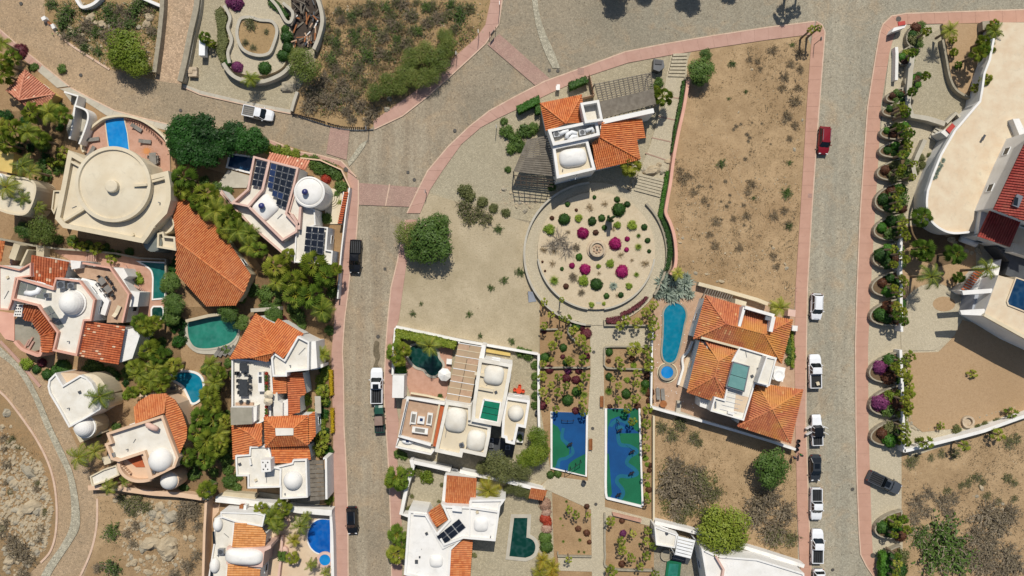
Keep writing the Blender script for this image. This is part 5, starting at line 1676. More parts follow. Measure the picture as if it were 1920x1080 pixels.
# --- domed house beside the empty lot
h = house('cream-roofed house with four pillow domes and a green skylight beside the empty lot', 880, 765)
flat_roof(h, [(898, 672), (961, 683), (951, 740), (942, 782), (938, 800), (920, 797), (884, 790), (886, 760)], 6.8, 'white_wall', 'cream_roof', 'white_roof', ph=.6, t=.55)
flat_roof(h, [(836, 752), (884, 760), (884, 790), (921, 798), (919, 818), (911, 857), (868, 848), (866, 858), (815, 847)], 6.0, 'white_wall', 'cream_roof', 'white_roof', ph=.55, t=.55)
flat_roof(h, [(948, 744), (994, 751), (986, 803), (972, 800), (965, 834), (948, 830), (947, 822), (940, 820), (942, 782)], 5.4, 'white_wall', 'cream_roof', 'white_wall', ph=.5, t=.42)
dome(h, 926, 703, 6.2, 1.65, 1.6, 1.1, 'white_roof', p=3.2, rot=-8)
dome(h, 855, 787, 5.5, 1.75, 2.0, 1.2, 'white_roof', p=3.4, rot=-8)
dome(h, 893, 826, 5.5, 1.55, 1.75, 1.0, 'white_roof', p=3.0, rot=-8)
dome(h, 967, 774, 4.9, 1.32, 1.32, 1.2, 'white_roof')
low_wall(h, [(893, 727), (925, 733)], .4, 6.2, 6.7, 'cream_roof')
low_wall(h, [(890, 700), (910, 704)], .5, 6.2, 6.7, 'cream_roof')
low_wall(h, [(880, 788), (880, 762)], .4, 5.5, 6.7, 'white_roof')
for i in range(3):
 A, B, Cc, D = PL([(907, 750), (938, 756), (932, 791), (900, 784)], 6.6)
 t0, t1 = i / 3 + .015, (i + 1) / 3 - .015
 f = MB().add([A.lerp(D, t0), B.lerp(Cc, t0), B.lerp(Cc, t1), A.lerp(D, t1)], [(0, 1, 2, 3)]).part('skylight_pane', 'green_glass', h)
low_wall(h, [(907, 749), (939, 755), (933, 792), (899, 785), (907, 749)], .3, 6.2, 6.62, 'white_wall', 'skylight_kerb')
ac_unit('small white roof vent on the lower roof corner of the domed house', 866, 833, 5.6, 20, .7)
# terrace with sofas
block(h, [(755, 748), (836, 756), (812, 838), (744, 820)], 3.2, 'white_wall', mtop='tan_paver', name='terrace')
wall_line('parapet', [(808, 834), (749, 818), (765, 746), (834, 757)], .5, 3.8, 'white_wall', parent=h, z0=3.2)
wall_line('parapet', [(824, 758), (809, 833)], .3, 3.75, 'cream_wall', parent=h, z0=3.2)
block(h, [(826, 760), (833, 760), (817, 838), (812, 836)], 3.3, 'terracotta', z0=3.2, name='gutter_strip')
for k, (a, b, w_, d_) in enumerate(((776, 783, .95, 2.0), (806, 785, .9, 2.0), (788, 806, 2.6, .9))):
 o = thing('sofa', ('left grey-cushioned white sofa', 'right grey-cushioned white sofa', 'bottom grey-cushioned white sofa')[k] + ' of the U-shaped set on the brown terrace', 'sofa', a, b, 3.2, 'sofas on the brown terrace')
 r_ = math.radians(-8)
 cc = W(a, b, 3.2)
 MB().box(cc, (w_, d_, .35), r_).part('base', 'white_wall', o)
 MB().box(cc + Vector((0, 0, .35)), (w_ * .6 if k < 2 else w_ * .6, d_ * .66, .12), r_).part('cushion', 'cloth_grey', o)
 off = ((-w_ * .42, 0), (w_ * .42, 0), (0, -d_ * .42))[k]
 MB().box((cc.x + off[0], cc.y + off[1], cc.z + .35), (.16, d_, .35) if k < 2 else (w_, .16, .35), r_).part('backrest', 'white_wall', o)
o = thing('coffee_table', 'white square coffee table with a blue tile inlay between the sofas', 'coffee table', 790, 787, 3.2)
MB().box(W(790, 787, 3.2), (1.15, 1.2, .45), math.radians(-8)).part('base', 'white_wall', o)
MB().box(W(790, 787, 3.65), (.5, .5, .02), math.radians(-8)).part('tile_inlay', 'panel_blue', o)
MB().box(W(757, 749, 0), (.1, .1, .1)).part('drain', 'rubber', h)
bal = thing('railing', 'black iron railing along the street edge of the brown terrace', 'railing', 756, 790)
for i in range(26):
 t = i / 25
 q = W(763 - 14 * t, 752 + 62 * t, 3.8)
 MB().bar(q, q + Vector((.12, -.05, .5)), .06).part('picket', 'black_metal', bal)
wall_line('rail', [(764, 752), (750, 814)], .05, 4.3, 'black_metal', z0=4.25, parent=bal)
block(h, [(747, 822), (812, 838), (814, 845), (808, 852), (742, 838)], 2.6, 'white_wall', mtop='white_roof', name='balcony')
wall_line('parapet', [(747, 822), (742, 838), (808, 852), (814, 843)], .25, 3.3, 'white_wall', parent=h, z0=2.6)
o = thing('bathtub', 'long oval white tub on the narrow balcony of the domed house', 'bathtub', 764, 828, 2.6)
dome(o, 764, 828, 2.6, 1.0, .42, .6, 'white_paint', rot=-8, name='tub')
MB().box(W(764, 827, 3.15), (.5, .4, .08), -.1).part('cover', 'panel_blue', o)
wall_line('street_wall', [(747, 704), (746, 746)], 1.9, 3.6, 'white_wall', 'massive white street wall block below the round clipped bush', 'wall')
wall_line('boundary_wall', [(741, 615), (738, 650), (736, 703)], .35, 2.0, 'white_wall', 'white street wall beside the dark pool garden', 'wall')
wall_line('boundary_wall', [(742, 613), (800, 625), (860, 638), (940, 652), (1009, 664)], .4, 1.2, 'white_wall', 'white wall between the empty lot and the domed house', 'wall')
wall_line('boundary_wall', [(1010, 664), (1010, 770), (1013, 870)], .4, 1.5, 'white_wall', 'white wall between the domed house and the terraced palms', 'wall')
slab('pool_court', [(752, 650), (850, 648), (845, 690), (836, 750), (770, 742), (758, 706)], 'pink_paver', 0, .12)
pool('dark green free-form pool under an arching palm beside the white parasol', smooth_line([(766, 654), (768, 673), (780, 687), (795, 692), (804, 702), (816, 704), (827, 693), (829, 682), (822, 672), (816, 655), (792, 645)], 4, True), 'water_dark', 'concrete', z=.35, w=.4)
umbrella('white octagonal parasol between the dark pool and the glazed terrace roof', 833, 703, 1.12)
table('small white square table beside the dark pool', 843, 677, .9, .9, -5, 'cloth_white', .12)
wall_line('planter_wall', [(770, 737), (800, 742), (834, 750)], .3, .8, 'cream_wall', 'low cream wall along the bottom of the pool court', 'wall')
cg = thing('terrace_canopy', 'glazed terrace roof of tan panes on white bars', 'canopy', 868, 700)
A, B, Cc, D = PL([(860, 643), (903, 650), (882, 757), (836, 749)], 4.4)
for i in range(9):
 for j in range(2):
  t0, t1, u0, u1 = i / 9 + .006, (i + 1) / 9 - .006, j / 2 + .01, (j + 1) / 2 - .01
  f = lambda u, t: A.lerp(B, u).lerp(D.lerp(Cc, u), t)
  MB().add([f(u0, t0), f(u1, t0), f(u1, t1), f(u0, t1)], [(0, 1, 2, 3)]).part('pane', 'canopy_glass' if (i * 2 + j) % 5 else 'teal_glass' if i == 4 else 'tan_paver', cg)
 MB().bar(A.lerp(D, i / 9) - Vector((0, 0, .02)), B.lerp(Cc, i / 9) - Vector((0, 0, .02)), .10, .16).part('glazing_bar', 'white_paint' if i % 2 == 0 else 'cream_wall', cg)
for q in (A, B, Cc, D):
 MB().bar((q.x, q.y, 0), (q.x, q.y, 4.3), .2).part('post', 'white_wall', cg)
block(h, [(904, 646), (911, 648), (907, 674), (898, 672)], 5.6, 'white_wall', name='beam')
block(h, [(911, 652), (957, 662), (957, 668), (910, 660)], .5, 'yellow_wall', name='bench_wall')
o = thing('patio_set', 'round red-orange table with four attached seats on the stone court', 'picnic table', 973, 731)
cc = W(973, 731)
MB().lathe((cc.x, cc.y, .7), [(0, 0), (.5, 0), (.5, .06), (0, .06)], 18).part('tabletop', 'bright_orange', o)
MB().tube([(cc.x, cc.y, 0), (cc.x, cc.y, .7)], .12, 8).part('pedestal', 'bright_orange', o)
for a in (80, 170, 260, 350):
 q = (cc.x + .72 * math.cos(math.radians(a)), cc.y + .72 * math.sin(math.radians(a)))
 MB().lathe((q[0], q[1], .05), [(.26, 0), (.3, .4), (.3, .75), (.24, .75), (.22, .45), (0, .42)], 12).part('seat', 'bright_orange', o)
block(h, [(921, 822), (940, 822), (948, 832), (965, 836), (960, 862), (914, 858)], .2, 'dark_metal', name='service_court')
for k, (a, b) in enumerate(((921, 824), (921, 834), (952, 838))):
 ac_unit('dark air conditioner in the shaded service court, %s' % ('upper left', 'lower left', 'rightmost')[k], a, b, .2, 0, .8)
o = thing('planter_box', 'white planter box with green leaves at the corner of the domed house', 'planter', 975, 818)
MB().box(W(975, 818), (1.1, 1.7, 1.0), -.1).part('box', 'white_wall', o)
f = link('foliage', RND.choice(PROTO['bush_loose']), o, (0, 0, 1.0)); f.scale = (.5, .7, .4)
# --- white house with small solar array at the bottom
h = house('bright white angular house with six solar panels and four orange roofs', 850, 985)
flat_roof(h, [(766, 957), (800, 961), (818, 1000), (832, 1024), (868, 1010), (846, 1031), (842, 1100), (757, 1078), (758, 1069)], 5.6, 'white_wall', 'white_wall', ph=.35, t=.4)
flat_roof(h, [(827, 944), (836, 948), (880, 950), (881, 937), (948, 936), (938, 950), (929, 1015), (869, 1010), (832, 1024), (818, 1000), (841, 975)], 6.0, 'white_wall', 'white_wall', ph=.35, t=.35)
roof(h, 'tile_orange', [[(838, 891, 5.4), (894, 897, 5.4), (892, 936, 4.6), (880, 938, 4.6), (878, 949, 4.4), (834, 944, 4.4)]], w=.3)
block(h, [(833, 893), (838, 892), (892, 900), (876, 946), (828, 944)], 4.2, 'white_wall')
roof(h, 'tile_orange', [[(796, 967, 4.4), (825, 944, 5.4), (839, 974, 5.4), (820, 988, 4.4), (808, 971, 4.4)]], w=.32)
roof(h, 'tile_orange', [[(846, 1031, 5.2), (868, 1011, 4.8), (886, 1013, 4.4), (880, 1100, 4.4), (842, 1100, 5.2)]], w=.34)
block(h, [(847, 1033), (868, 1014), (884, 1015), (878, 1100), (844, 1100)], 4.2, 'white_wall', win=True)
roof(h, 'tile_deep', [[(757, 1076, 4.0), (830, 1088, 4.0), (830, 1110, 3.2), (757, 1110, 3.2)]], w=.34)
panels(h, [(818, 1005), (861, 971), (874, 988), (832, 1022)], 3, 2, 5.75)
dome(h, 902, 983, 5.6, 1.2, 1.2, .6, 'white_wall', p=3)
dome(h, 818, 1052, 5.2, 1.1, 1.0, .6, 'white_wall', p=3)
low_wall(h, [(880, 952), (935, 960)], .3, 5.6, 6.1, 'white_wall')
low_wall(h, [(881, 940), (880, 1008)], .25, 5.6, 6.05, 'white_wall')
low_wall(h, [(775, 964), (798, 966), (820, 1003)], .3, 5.2, 5.9, 'white_wall')
block(h, [(848, 948), (866, 950), (866, 960), (848, 958)], 6.5, 'white_wall', z0=5.6, name='roof_block')
box_at(h, 'roof_hatch', 781, 1053, 5.3, (.5, .6, .12), 'dark_metal')
box_at(h, 'roof_vent', 787, 1044, 5.3, (.25, .25, .2), 'dark_metal')
wall_line('boundary_wall', [(771, 862), (774, 875), (762, 915), (752, 964), (766, 967)], .6, 2.4, 'white_wall', 'thick white wall round the gravel garden by the street', 'wall')
wall_line('boundary_wall', [(772, 866), (810, 874), (845, 882)], .6, 2.2, 'white_wall', 'white wall above the gravel garden, left of the air conditioner', 'wall')
wall_line('boundary_wall', [(862, 884), (910, 894), (960, 905), (1018, 920)], .6, 2.0, 'white_wall', 'long white wall below the grey-green trees', 'wall')
ac_unit('air conditioner set in the gap of the white garden wall', 853, 882, .2, -10, 1.1)
slab('gravel_garden', [(775, 876), (832, 890), (826, 940), (795, 965), (770, 960), (764, 925)], 'cobble_drive', 0, .06)
slab('pool_court', [(888, 940), (1000, 925), (1022, 960), (1015, 1060), (1000, 1090), (886, 1090)], 'flag_court', 0, .06)
pool('dark green pool shaped like a bar with a round end', [(964, 971), (989, 971), (987, 1008)] + smooth_line([(992, 1009), (1000, 1014), (1004, 1025), (1001, 1037), (994, 1043)], 3) + [(985, 1046), (955, 1043)], 'water_dark', 'concrete', z=.3, w=.6)
o = thing('shed', 'tiny shed with an orange tile roof at the end of the white wall', 'shed', 1008, 928)
roof(o, 'tile_orange', [[(996, 915, 2.8), (1026, 920, 2.8), (1018, 938, 2.1), (991, 933, 2.1)]], w=.3)
block(o, [(996, 917), (1023, 921), (1017, 935), (993, 931)], 2.0, 'white_wall')
# --- white house with pergolas, centre top
h = house('white house with orange hip roofs between two grey pergolas, above the round garden', 1080, 260)
pk = (1061, 231.5, 6.6)
roof(h, 'tile_bright', [[(1013, 194, 5.2), (1090, 178, 5.2), pk], [(1013, 194, 5.2), pk, (1024, 246, 5.2)], [(1090, 178, 5.2), (1096, 229, 5.2), pk]], [[(1013, 194, 5.3), (1061, 231.5, 6.7)], [(1090, 178, 5.3), (1061, 231.5, 6.7)]], w=.32)
block(h, [(1016, 197), (1088, 182), (1093, 228), (1026, 243)], 5.0, 'white_wall')
flat_roof(h, [(1088, 193), (1123, 187), (1131, 226), (1097, 231)], 8.0, 'white_wall', 'white_roof', ph=1.4, t=.4)
flat_roof(h, [(1027, 243), (1094, 229), (1120, 226), (1125, 253), (1103, 259), (1037, 273)], 7.2, 'white_wall', 'white_roof', ph=1.0, t=.45)
flat_roof(h, [(1036, 275), (1102, 261), (1117, 318), (1044, 335)], 6.6, 'white_wall', 'cream_roof', 'white_wall', ph=.8, t=.45)
dome(h, 1074, 296, 5.8, 2.25, 1.5, 1.2, 'white_wall', p=3.2, rot=8)
roof(h, 'tile_bright', [[(1128, 230, 5.4), (1203, 222, 4.6), (1210, 258, 4.6), (1194, 262, 4.8), (1200, 299, 4.4), (1125, 257, 5.8)], [(1110, 268, 5.6), (1125, 257, 5.8), (1200, 299, 4.4), (1118, 318, 4.6)]], [[(1125, 257, 5.9), (1200, 299, 4.5)]], w=.32)
block(h, [(1124, 236), (1199, 226), (1203, 256), (1190, 262), (1192, 296), (1118, 314)], 4.3, 'white_wall', win=True)
wall_line('beam_wall', [(1131, 228), (1180, 217), (1226, 207)], .75, 5.6, 'white_wall', parent=h)
for k, (a, b) in enumerate(((1043, 253), (1091, 250))):
 ac_unit('roof air conditioner in the white roof well, %s one' % ('left' if k == 0 else 'right'), a, b, 6.2, 10, 1.0)
o = thing('air_duct', 'tangle of fat white air ducts in the roof well of the white house', 'duct', 1070, 252, 6.2)
for pts in ([(1049, 252), (1056, 248), (1066, 245)], [(1062, 260), (1064, 252), (1072, 248), (1082, 251)], [(1066, 264), (1074, 256), (1083, 257)], [(1098, 246), (1110, 240), (1112, 248)]):
 MB().tube([W(a, b, 6.75) for a, b in pts], .36, 8).part('duct', 'white_paint', o, smooth=True)
pg = thing('pergola', 'large grey timber pergola of close slats above the white beam wall', 'pergola', 1172, 180)
pergola(pg, [(1115, 157), (1220, 136), (1229, 196), (1131, 223)], 4.2, 13, 16, sw=.17, bw=.14)
MB().add(PL([(1124, 190), (1224, 166), (1229, 195), (1131, 222)], 4.42), [(0, 1, 2, 3)]).part('shade_mat', 'old_timber', pg)
pg = thing('pergola', 'sagging dark grey pergola with broken slats, left of the white house', 'pergola', 1005, 310)
pergola(pg, [(989, 262), (1029, 253), (1043, 332), (963, 322)], 3.6, 6, 17, sw=.28, bw=.12)
pergola(pg, [(963, 325), (1043, 336), (1036, 352), (968, 350)], 3.3, 8, 3, 'dark_timber', .1, .14, posts=False)
hedge('clipped block hedge nearest the street corner of the white house', [(968, 199), (1010, 178), (1013, 192), (973, 212)], 1.6, 'leaf_hedge_bright')
hedge('short clipped hedge tucked behind the longer street hedge', [(1003, 196), (1013, 192), (1014, 212), (1004, 214)], 1.3, 'leaf_hedge')
hedge('clipped block hedge between the white post and the large pergola', [(1066, 154), (1098, 142), (1104, 152), (1070, 167)], 1.7, 'leaf_hedge')
o = thing('gate_post', 'small white gate post standing on the pink pavement edge', 'post', 1046, 165)
MB().box(W(1046, 165), (.55, .6, 1.1)).part('post', 'white_wall', o)
MB().box(W(1046, 165, 1.1), (.65, .7, .08)).part('cap', 'white_wall', o)
fn = thing('fence', 'timber slat fence between the clipped hedge and the pergola', 'fence', 1105, 165)
for i in range(10):
 box_at(fn, 'picket', 1104 + i * .9, 146 + i * 4, 0, (.12, .3, 1.7), 'tan_paver', 10)
for i in range(7):
 box_at(fn, 'picket', 1093 + i * 3, 187 - i * .7, 0, (.3, .12, 1.7), 'tan_paver', 10)
o = thing('trash_bin', 'large dark rubbish container on the pavement edge by the stairway', 'container', 1235, 122)
block(o, [(1226, 110), (1244, 113), (1246, 126), (1236, 134), (1225, 130)], 1.5, 'dark_metal', name='body')
block(o, [(1228, 112), (1242, 114), (1241, 121), (1228, 120)], 1.62, 'black_metal', z0=1.5, name='lid')
# --- hip-roofed house beside the long pool
h = house('large house of weathered orange and yellow hip roofs beside the long turquoise pool', 1395, 700)
a_, b_ = (1361, 607, 7.0), (1433, 626, 7.0)
roof(h, 'tile_old', [
 [(1323, 554, 5.2), a_, (1300, 635, 5.2)],
 [(1323, 554, 5.2), (1395, 575, 5.2), (1385, 612, 6.9), a_],
 [(1398, 578, 5.2), (1450, 593, 5.2), (1440, 622, 6.8), b_, (1389, 614, 6.9)],
 [(1452, 594, 5.3), (1486, 600, 5.2), b_, (1444, 620, 6.7)],
 [(1486, 600, 5.2), (1465, 681, 5.2), b_],
 [(1300, 635, 5.2), a_, b_, (1465, 681, 5.2), (1440, 668, 5.4), (1386, 650, 5.5), (1316, 634, 5.3)]],
 [[(1323, 554, 5.3), a_, b_, (1486, 600, 5.3)], [(1300, 635, 5.3), a_], [(1465, 681, 5.3), b_]], w=.34)
pk = (1347, 677, 6.4); p2 = (1340, 706, 6.4)
roof(h, 'tile_old', [
 [(1313, 638, 4.9), pk, p2, (1288, 735, 4.6)],
 [(1325, 638, 5.0), (1385, 654, 5.0), pk],
 [(1385, 654, 5.0), (1371, 677, 5.4), (1360, 725, 5.4), p2, pk],
 [(1288, 735, 4.6), p2, (1358, 749, 4.9), (1336, 751, 4.6)],
 [p2, (1362, 727, 5.4), (1358, 749, 4.9)]],
 [[(1322, 638, 5.1), pk, p2, (1288, 735, 4.7)], [(1385, 654, 5.1), pk], [p2, (1358, 749, 5.0)]], w=.34)
pk = (1448, 767, 6.8)
q = [(1418, 718, 5.0), (1505, 731, 5.0), (1482, 831, 5.0), (1383, 799, 5.0), (1402, 790, 5.3)]
roof(h, 'tile_old', [[q[0], q[1], pk], [q[1], q[2], pk], [q[2], q[3], pk], [q[3], q[4], q[0], pk]], [[q[i], pk] for i in range(4)], w=.34)
block(h, [(1326, 560), (1482, 603), (1462, 676), (1304, 632)], 4.9, 'white_wall', win=True)
block(h, [(1316, 640), (1384, 656), (1360, 745), (1292, 732)], 4.5, 'white_wall', win=True)
block(h, [(1420, 722), (1500, 734), (1478, 826), (1388, 796)], 4.8, 'white_wall', win=True)
flat_roof(h, [(1387, 650), (1457, 671), (1440, 726), (1416, 720), (1395, 789), (1332, 771), (1340, 744), (1358, 749), (1372, 677)], 5.8, 'white_wall', 'white_roof', 'white_wall', ph=.4, t=.25)
wall_line('parapet', [(1396, 576), (1386, 613)], .45, 7.1, 'white_wall', parent=h, z0=5.0)
wall_line('parapet', [(1397, 576), (1452, 592)], .5, 7.4, 'white_wall', parent=h, z0=5.0)
wall_line('parapet', [(1451, 594), (1445, 622)], .6, 7.6, 'white_wall', parent=h, z0=6.0)
wall_line('parapet', [(1315, 633), (1386, 652)], .35, 5.9, 'cream_wall', parent=h, z0=5.2)
flat_roof(h, [(1437, 668), (1456, 672), (1443, 724), (1420, 718)], 7.4, 'white_wall', 'white_roof', ph=.25, t=.22, win=False)
box_at(h, 'chimney_box', 1437, 596, 6.4, (.9, .7, .8), 'steel', -10)
for i in range(2):
 A, B, Cc, D = PL([(1376, 680), (1404, 688), (1394, 733), (1364, 724)], 6.3)
 t0, t1 = i / 2 + .01, (i + 1) / 2 - .01
 MB().add([A.lerp(D, t0), B.lerp(Cc, t0), B.lerp(Cc, t1), A.lerp(D, t1)], [(0, 1, 2, 3)]).part('skylight_pane', 'teal_glass', h)
low_wall(h, [(1375, 679), (1405, 687), (1395, 735), (1362, 725), (1375, 679)], .22, 5.4, 6.32, 'steel', 'skylight_kerb')
box_at(h, 'roof_pipe', 1341, 758, 5.45, (.2, 1.0, .3), 'steel', 0)
box_at(h, 'roof_box', 1369, 774, 5.45, (1.0, .4, .4), 'white_wall', -15)
for i in range(5):
 low_wall(h, [(1364 - i * 3.6, 735 + i * 8), (1396 - i * 3.6, 743 + i * 8)], .06, 5.4, 5.47, 'grey_wall', 'roof_joint')
MB().add(PL([(1380, 738), (1404, 745), (1394, 774), (1376, 770)], 5.43), [(0, 1, 2, 3)]).part('terrace_tiles', 'beige_deck', h)
block(h, [(1313, 747), (1334, 752), (1330, 768), (1312, 762)], 3.2, 'white_wall', win=True)
ob = thing('hot_tub', 'white square pedestal with a round white basin beside the pavement', 'hot tub', 1460, 703)
block(ob, [(1453, 686), (1473, 690), (1468, 716), (1448, 711)], 1.4, 'white_wall', name='base')
MB().lathe(W(1460, 704, 1.4), [(.95, 0), (.95, .18), (.8, .18), (.5, .06), (0, .04)], 20).part('basin', 'white_paint', ob)
# long pool court
pool('long turquoise pool with a round deep end, like a bowling pin', smooth_line([(1245, 602), (1245, 586), (1252, 574), (1266, 568), (1280, 575), (1286, 590), (1282, 610), (1278, 632), (1272, 658), (1266, 674), (1256, 680), (1246, 675), (1242, 660), (1244, 632)], 5, True), 'water_turquoise', 'old_concrete', z=.3, w=.28)
pool('round turquoise spa below the narrow end of the long pool', arc(1251, 698, 11.5, 0, 345, 23), 'water_blue', 'old_concrete', z=.7, w=.4)
MB().lathe(W(1251, 698), [(1.75, 0), (1.75, .2), (1.55, .2)], 28).solo('spa_step', 'cream_wall', 'low curved step ring round the turquoise spa', 'step')
for k, (a, b) in enumerate(((1233, 737), (1242, 738))):
 lounger('dark lounger, %s of the pair below the round spa' % ('left' if k == 0 else 'right'), a, b, 93, 'cloth_grey', .05)
table('round brown table at the lower left of the spotted pool deck', 1242, 756, 1.2, 1.2, 0, 'brown_wood', .05, True)
o = thing('grill', 'L-shaped stone barbecue counter in the shade by the south wall', 'barbecue', 1275, 765)
block(o, [(1270, 752), (1278, 752), (1276, 772), (1299, 780), (1297, 787), (1267, 777)], 1.0, 'concrete', name='counter')
box_at(o, 'lid', 1272, 760, 1.0, (.5, .7, .12), 'dark_metal')
m = MB()
for k in range(70):
 px_, py_ = RND.uniform(1226, 1300), RND.uniform(560, 765)
 cc = W(px_, py_)
 m.lathe((cc.x, cc.y, .105), [(.07, 0), (0, .004)], 6)
m.solo('deck_lights', 'cloth_white', None, None, None, 'stuff')
wall_line('boundary_wall', [(1225, 600), (1223, 640), (1222, 700), (1221, 765)], .3, 1.2, 'white_wall', 'white wall between the pool deck and the palm terraces', 'wall')
wall_line('boundary_wall', [(1222, 764), (1250, 772), (1300, 785), (1380, 808), (1440, 826), (1492, 843)], .4, 1.8, 'white_wall', 'long white wall along the bottom of the hip-roofed house', 'wall')
wall_line('boundary_wall', [(1310, 532), (1360, 545), (1420, 562), (1440, 570)], .6, 1.5, 'cream_wall', 'cream wall between the dry lot and the hip-roofed house', 'wall')
wall_line('planter_wall', smooth_line([(1299, 640), (1290, 660), (1280, 672), (1281, 690), (1277, 705), (1272, 722)], 4), .35, .8, 'white_wall', 'wavy white planter wall beside the long pool', 'wall')
slab('side_terrace', [(1300, 636), (1314, 640), (1290, 728), (1274, 724), (1283, 680)], 'beige_deck', 0, .2)
fn = thing('trellis', 'row of grey timber slats above the hip roof corner', 'trellis', 1345, 552)
for i in range(12):
 t = i / 11
 q_ = W(1322 + 48 * t, 546 + 14 * t, 2.4)
 MB().bar(q_ + Vector((.3, .55, 0)), q_ - Vector((.3, .75, 0)), .16).part('slat', 'old_timber', fn)
for q_ in ((1322, 547), (1370, 560)):
 MB().bar(W(q_[0], q_[1]), W(q_[0], q_[1], 2.4), .15).part('post', 'old_timber', fn)
block(h, [(1379, 560), (1400, 566), (1398, 576), (1378, 570)], 4.6, 'cream_wall', name='side_block')
ob = thing('gate_pier', 'pale square gate pier with a round lamp by the pavement', 'gate pier', 1486, 587)
block(ob, [(1478, 580), (1492, 581), (1491, 594), (1477, 592)], 2.2, 'pinkish_trim', name='pier')
MB().lathe(W(1495, 587), [(.55, .12), (0, .13)], 16).part('round_step', 'iron_cover', ob)
ob = thing('meter_box', 'white meter box on the pavement beside the hip roof corner', 'meter box', 1490, 616)
block(ob, [(1486, 611), (1496, 611), (1495, 621), (1485, 620)], 1.5, 'white_wall', name='box')
box_at(ob, 'door', 1490, 620, .3, (.6, .04, .9), 'steel')
# --- big villa on the right
h = house('large white villa with a sweeping curved terrace and red roofs at the right edge', 1860, 330)
terr = [(1868, 42), (1864, 72), (1856, 112), (1846, 138), (1842, 168), (1838, 190), (1820, 211), (1791, 245), (1765, 290), (1749, 330)] + smooth_line([(1740, 358), (1738, 380), (1741, 402), (1751, 419), (1770, 432), (1790, 437), (1818, 435)], 4) + [(1840, 432), (1840, 445), (1985, 500), (1985, 42)]
block(h, terr, 4.0, 'white_wall', mtop='villa_deck', name='terrace')
edge = terr[1:-4]
wall_line('parapet', edge, .35, 4.75, 'white_wall', parent=h, z0=4.0)
roof(h, 'tile_red', [[(1905, 300, 10.2), (1864, 392, 10.2), (1926, 416, 10.8), (1990, 440, 11.4), (1990, 300, 11.4), (1935, 240, 10.6)]], w=.4)
block(h, [(1908, 303), (1872, 388), (1985, 430), (1985, 300), (1935, 246)], 9.6, 'white_wall', z0=4.0, win=True)
roof(h, 'tile_red', [[(1857, 392, 6.6), (1915, 413, 6.6), (1894, 463, 5.8), (1833, 443, 5.8)]], w=.4)
block(h, [(1860, 396), (1910, 415), (1892, 458), (1838, 441)], 5.4, 'white_wall', z0=0, win=True)
MB().lathe(W(1917, 287, 6.0), [(1.75, 0), (1.6, .3), (0, 1.2)], 18).part('turret_roof', 'tile_red', h)
MB().lathe(W(1917, 287, 4.0), [(1.5, 0), (1.5, 2.1)], 18).part('turret_wall', 'white_wall', h)
block(h, [(1899, 223), (1911, 222), (1925, 252), (1912, 254), (1906, 240)], 5.2, 'white_wall', z0=4.0, name='stair_wall')
wall_line('balcony_wall', [(1893, 300), (1870, 345), (1849, 385)], .6, 5.2, 'white_wall', parent=h, z0=4.0)
wall_line('balcony_wall', [(1902, 300), (1878, 350), (1858, 388)], .35, 5.0, 'cream_wall', parent=h, z0=4.0)
block(h, [(1840, 396), (1856, 392), (1846, 425), (1834, 438)], 5.0, 'white_wall', z0=4.0, name='side_wall')
o_ = box_at(h, 'roof_hatch', 1906, 377, 10.7, (1.0, 1.9, .3), 'steel', -22)
MB().add([v + Vector((0, 0, .02)) for v in PL([(1902.5, 369), (1909.5, 371), (1907.5, 386), (1900, 384)], 11.02)], [(0, 1, 2, 3)]).part('pane', 'window_glass', o_)
bg_ = thing('rose_bed', 'strip of grey-blue plants along the white terrace parapet', 'plant bed', 1757, 315, 4.0)
for q_ in smooth_line([(1766, 298), (1761, 305), (1760, 312), (1755, 318), (1752, 326), (1749, 336)], 2):
 f = link('foliage', RND.choice(PROTO['agave']), bg_)
 v = W(q_[0] + RND.uniform(-1, 5), q_[1] + RND.uniform(-2, 2), 4.0) - bg_.location
 f.location = v; f.scale = (.45, .45, .4)
bench = thing('bench', 'small dark bench standing alone on the pale villa terrace', 'bench', 1844, 258, 4.0)
MB().box(W(1844, 258, 4.4), (.35, 1.0, .08), -.5).part('seat', 'dark_metal', bench)
for q_ in ((1842, 260), (1846, 256)):
 MB().bar(W(q_[0], q_[1], 4.0), W(q_[0], q_[1], 4.4), .08).part('leg', 'dark_metal', bench)
# court below the terrace
slab('cobbled_court', [(1716, 80), (1765, 52), (1772, 90), (1782, 140), (1790, 165), (1815, 182), (1828, 186), (1812, 208), (1782, 230), (1712, 217), (1706, 160)], 'cobble_drive', 0, .05)
sb = slab('raised_bed', [(1768, 44), (1868, 44), (1857, 78), (1848, 135), (1840, 168), (1828, 184), (1800, 172), (1785, 150), (1778, 110)], 'gravel_tan', 0, .9, mat_side='stone_wall')
wall_line('bed_wall', smooth_line([(1768, 74), (1775, 110), (1781, 142), (1792, 166), (1812, 180), (1828, 185)], 4), .35, 1.2, 'stone_wall', 'curved stone wall round the tan gravel bed', 'wall')
wall_line('court_wall', [(1712, 100), (1708, 130), (1705, 165), (1703, 195), (1711, 217), (1740, 222), (1772, 232)], .8, 1.6, 'concrete', 'broad concrete wall round the cobbled court', 'wall')
ob = thing('stairway', 'concrete stairs climbing along the foot of the white villa wall', 'stairway', 1755, 250)
for i in range(4):
 q_ = W(1757 - i * 2.5, 246 + i * 5, 0)
 MB().box((q_.x, q_.y, 0), (1.7, .42, .9 - i * .2), math.radians(-32)).part('step', 'concrete', ob)
ob = thing('gatehouse', 'small white gatehouse with a flat red roof against the villa wall', 'gatehouse', 1776, 240)
block(ob, [(1774, 243), (1786, 231), (1793, 238), (1782, 251)], 3.2, 'red_paint', z0=3.0, name='roof')
block(ob, [(1764, 248), (1775, 241), (1784, 250), (1776, 258)], 3.0, 'white_wall')
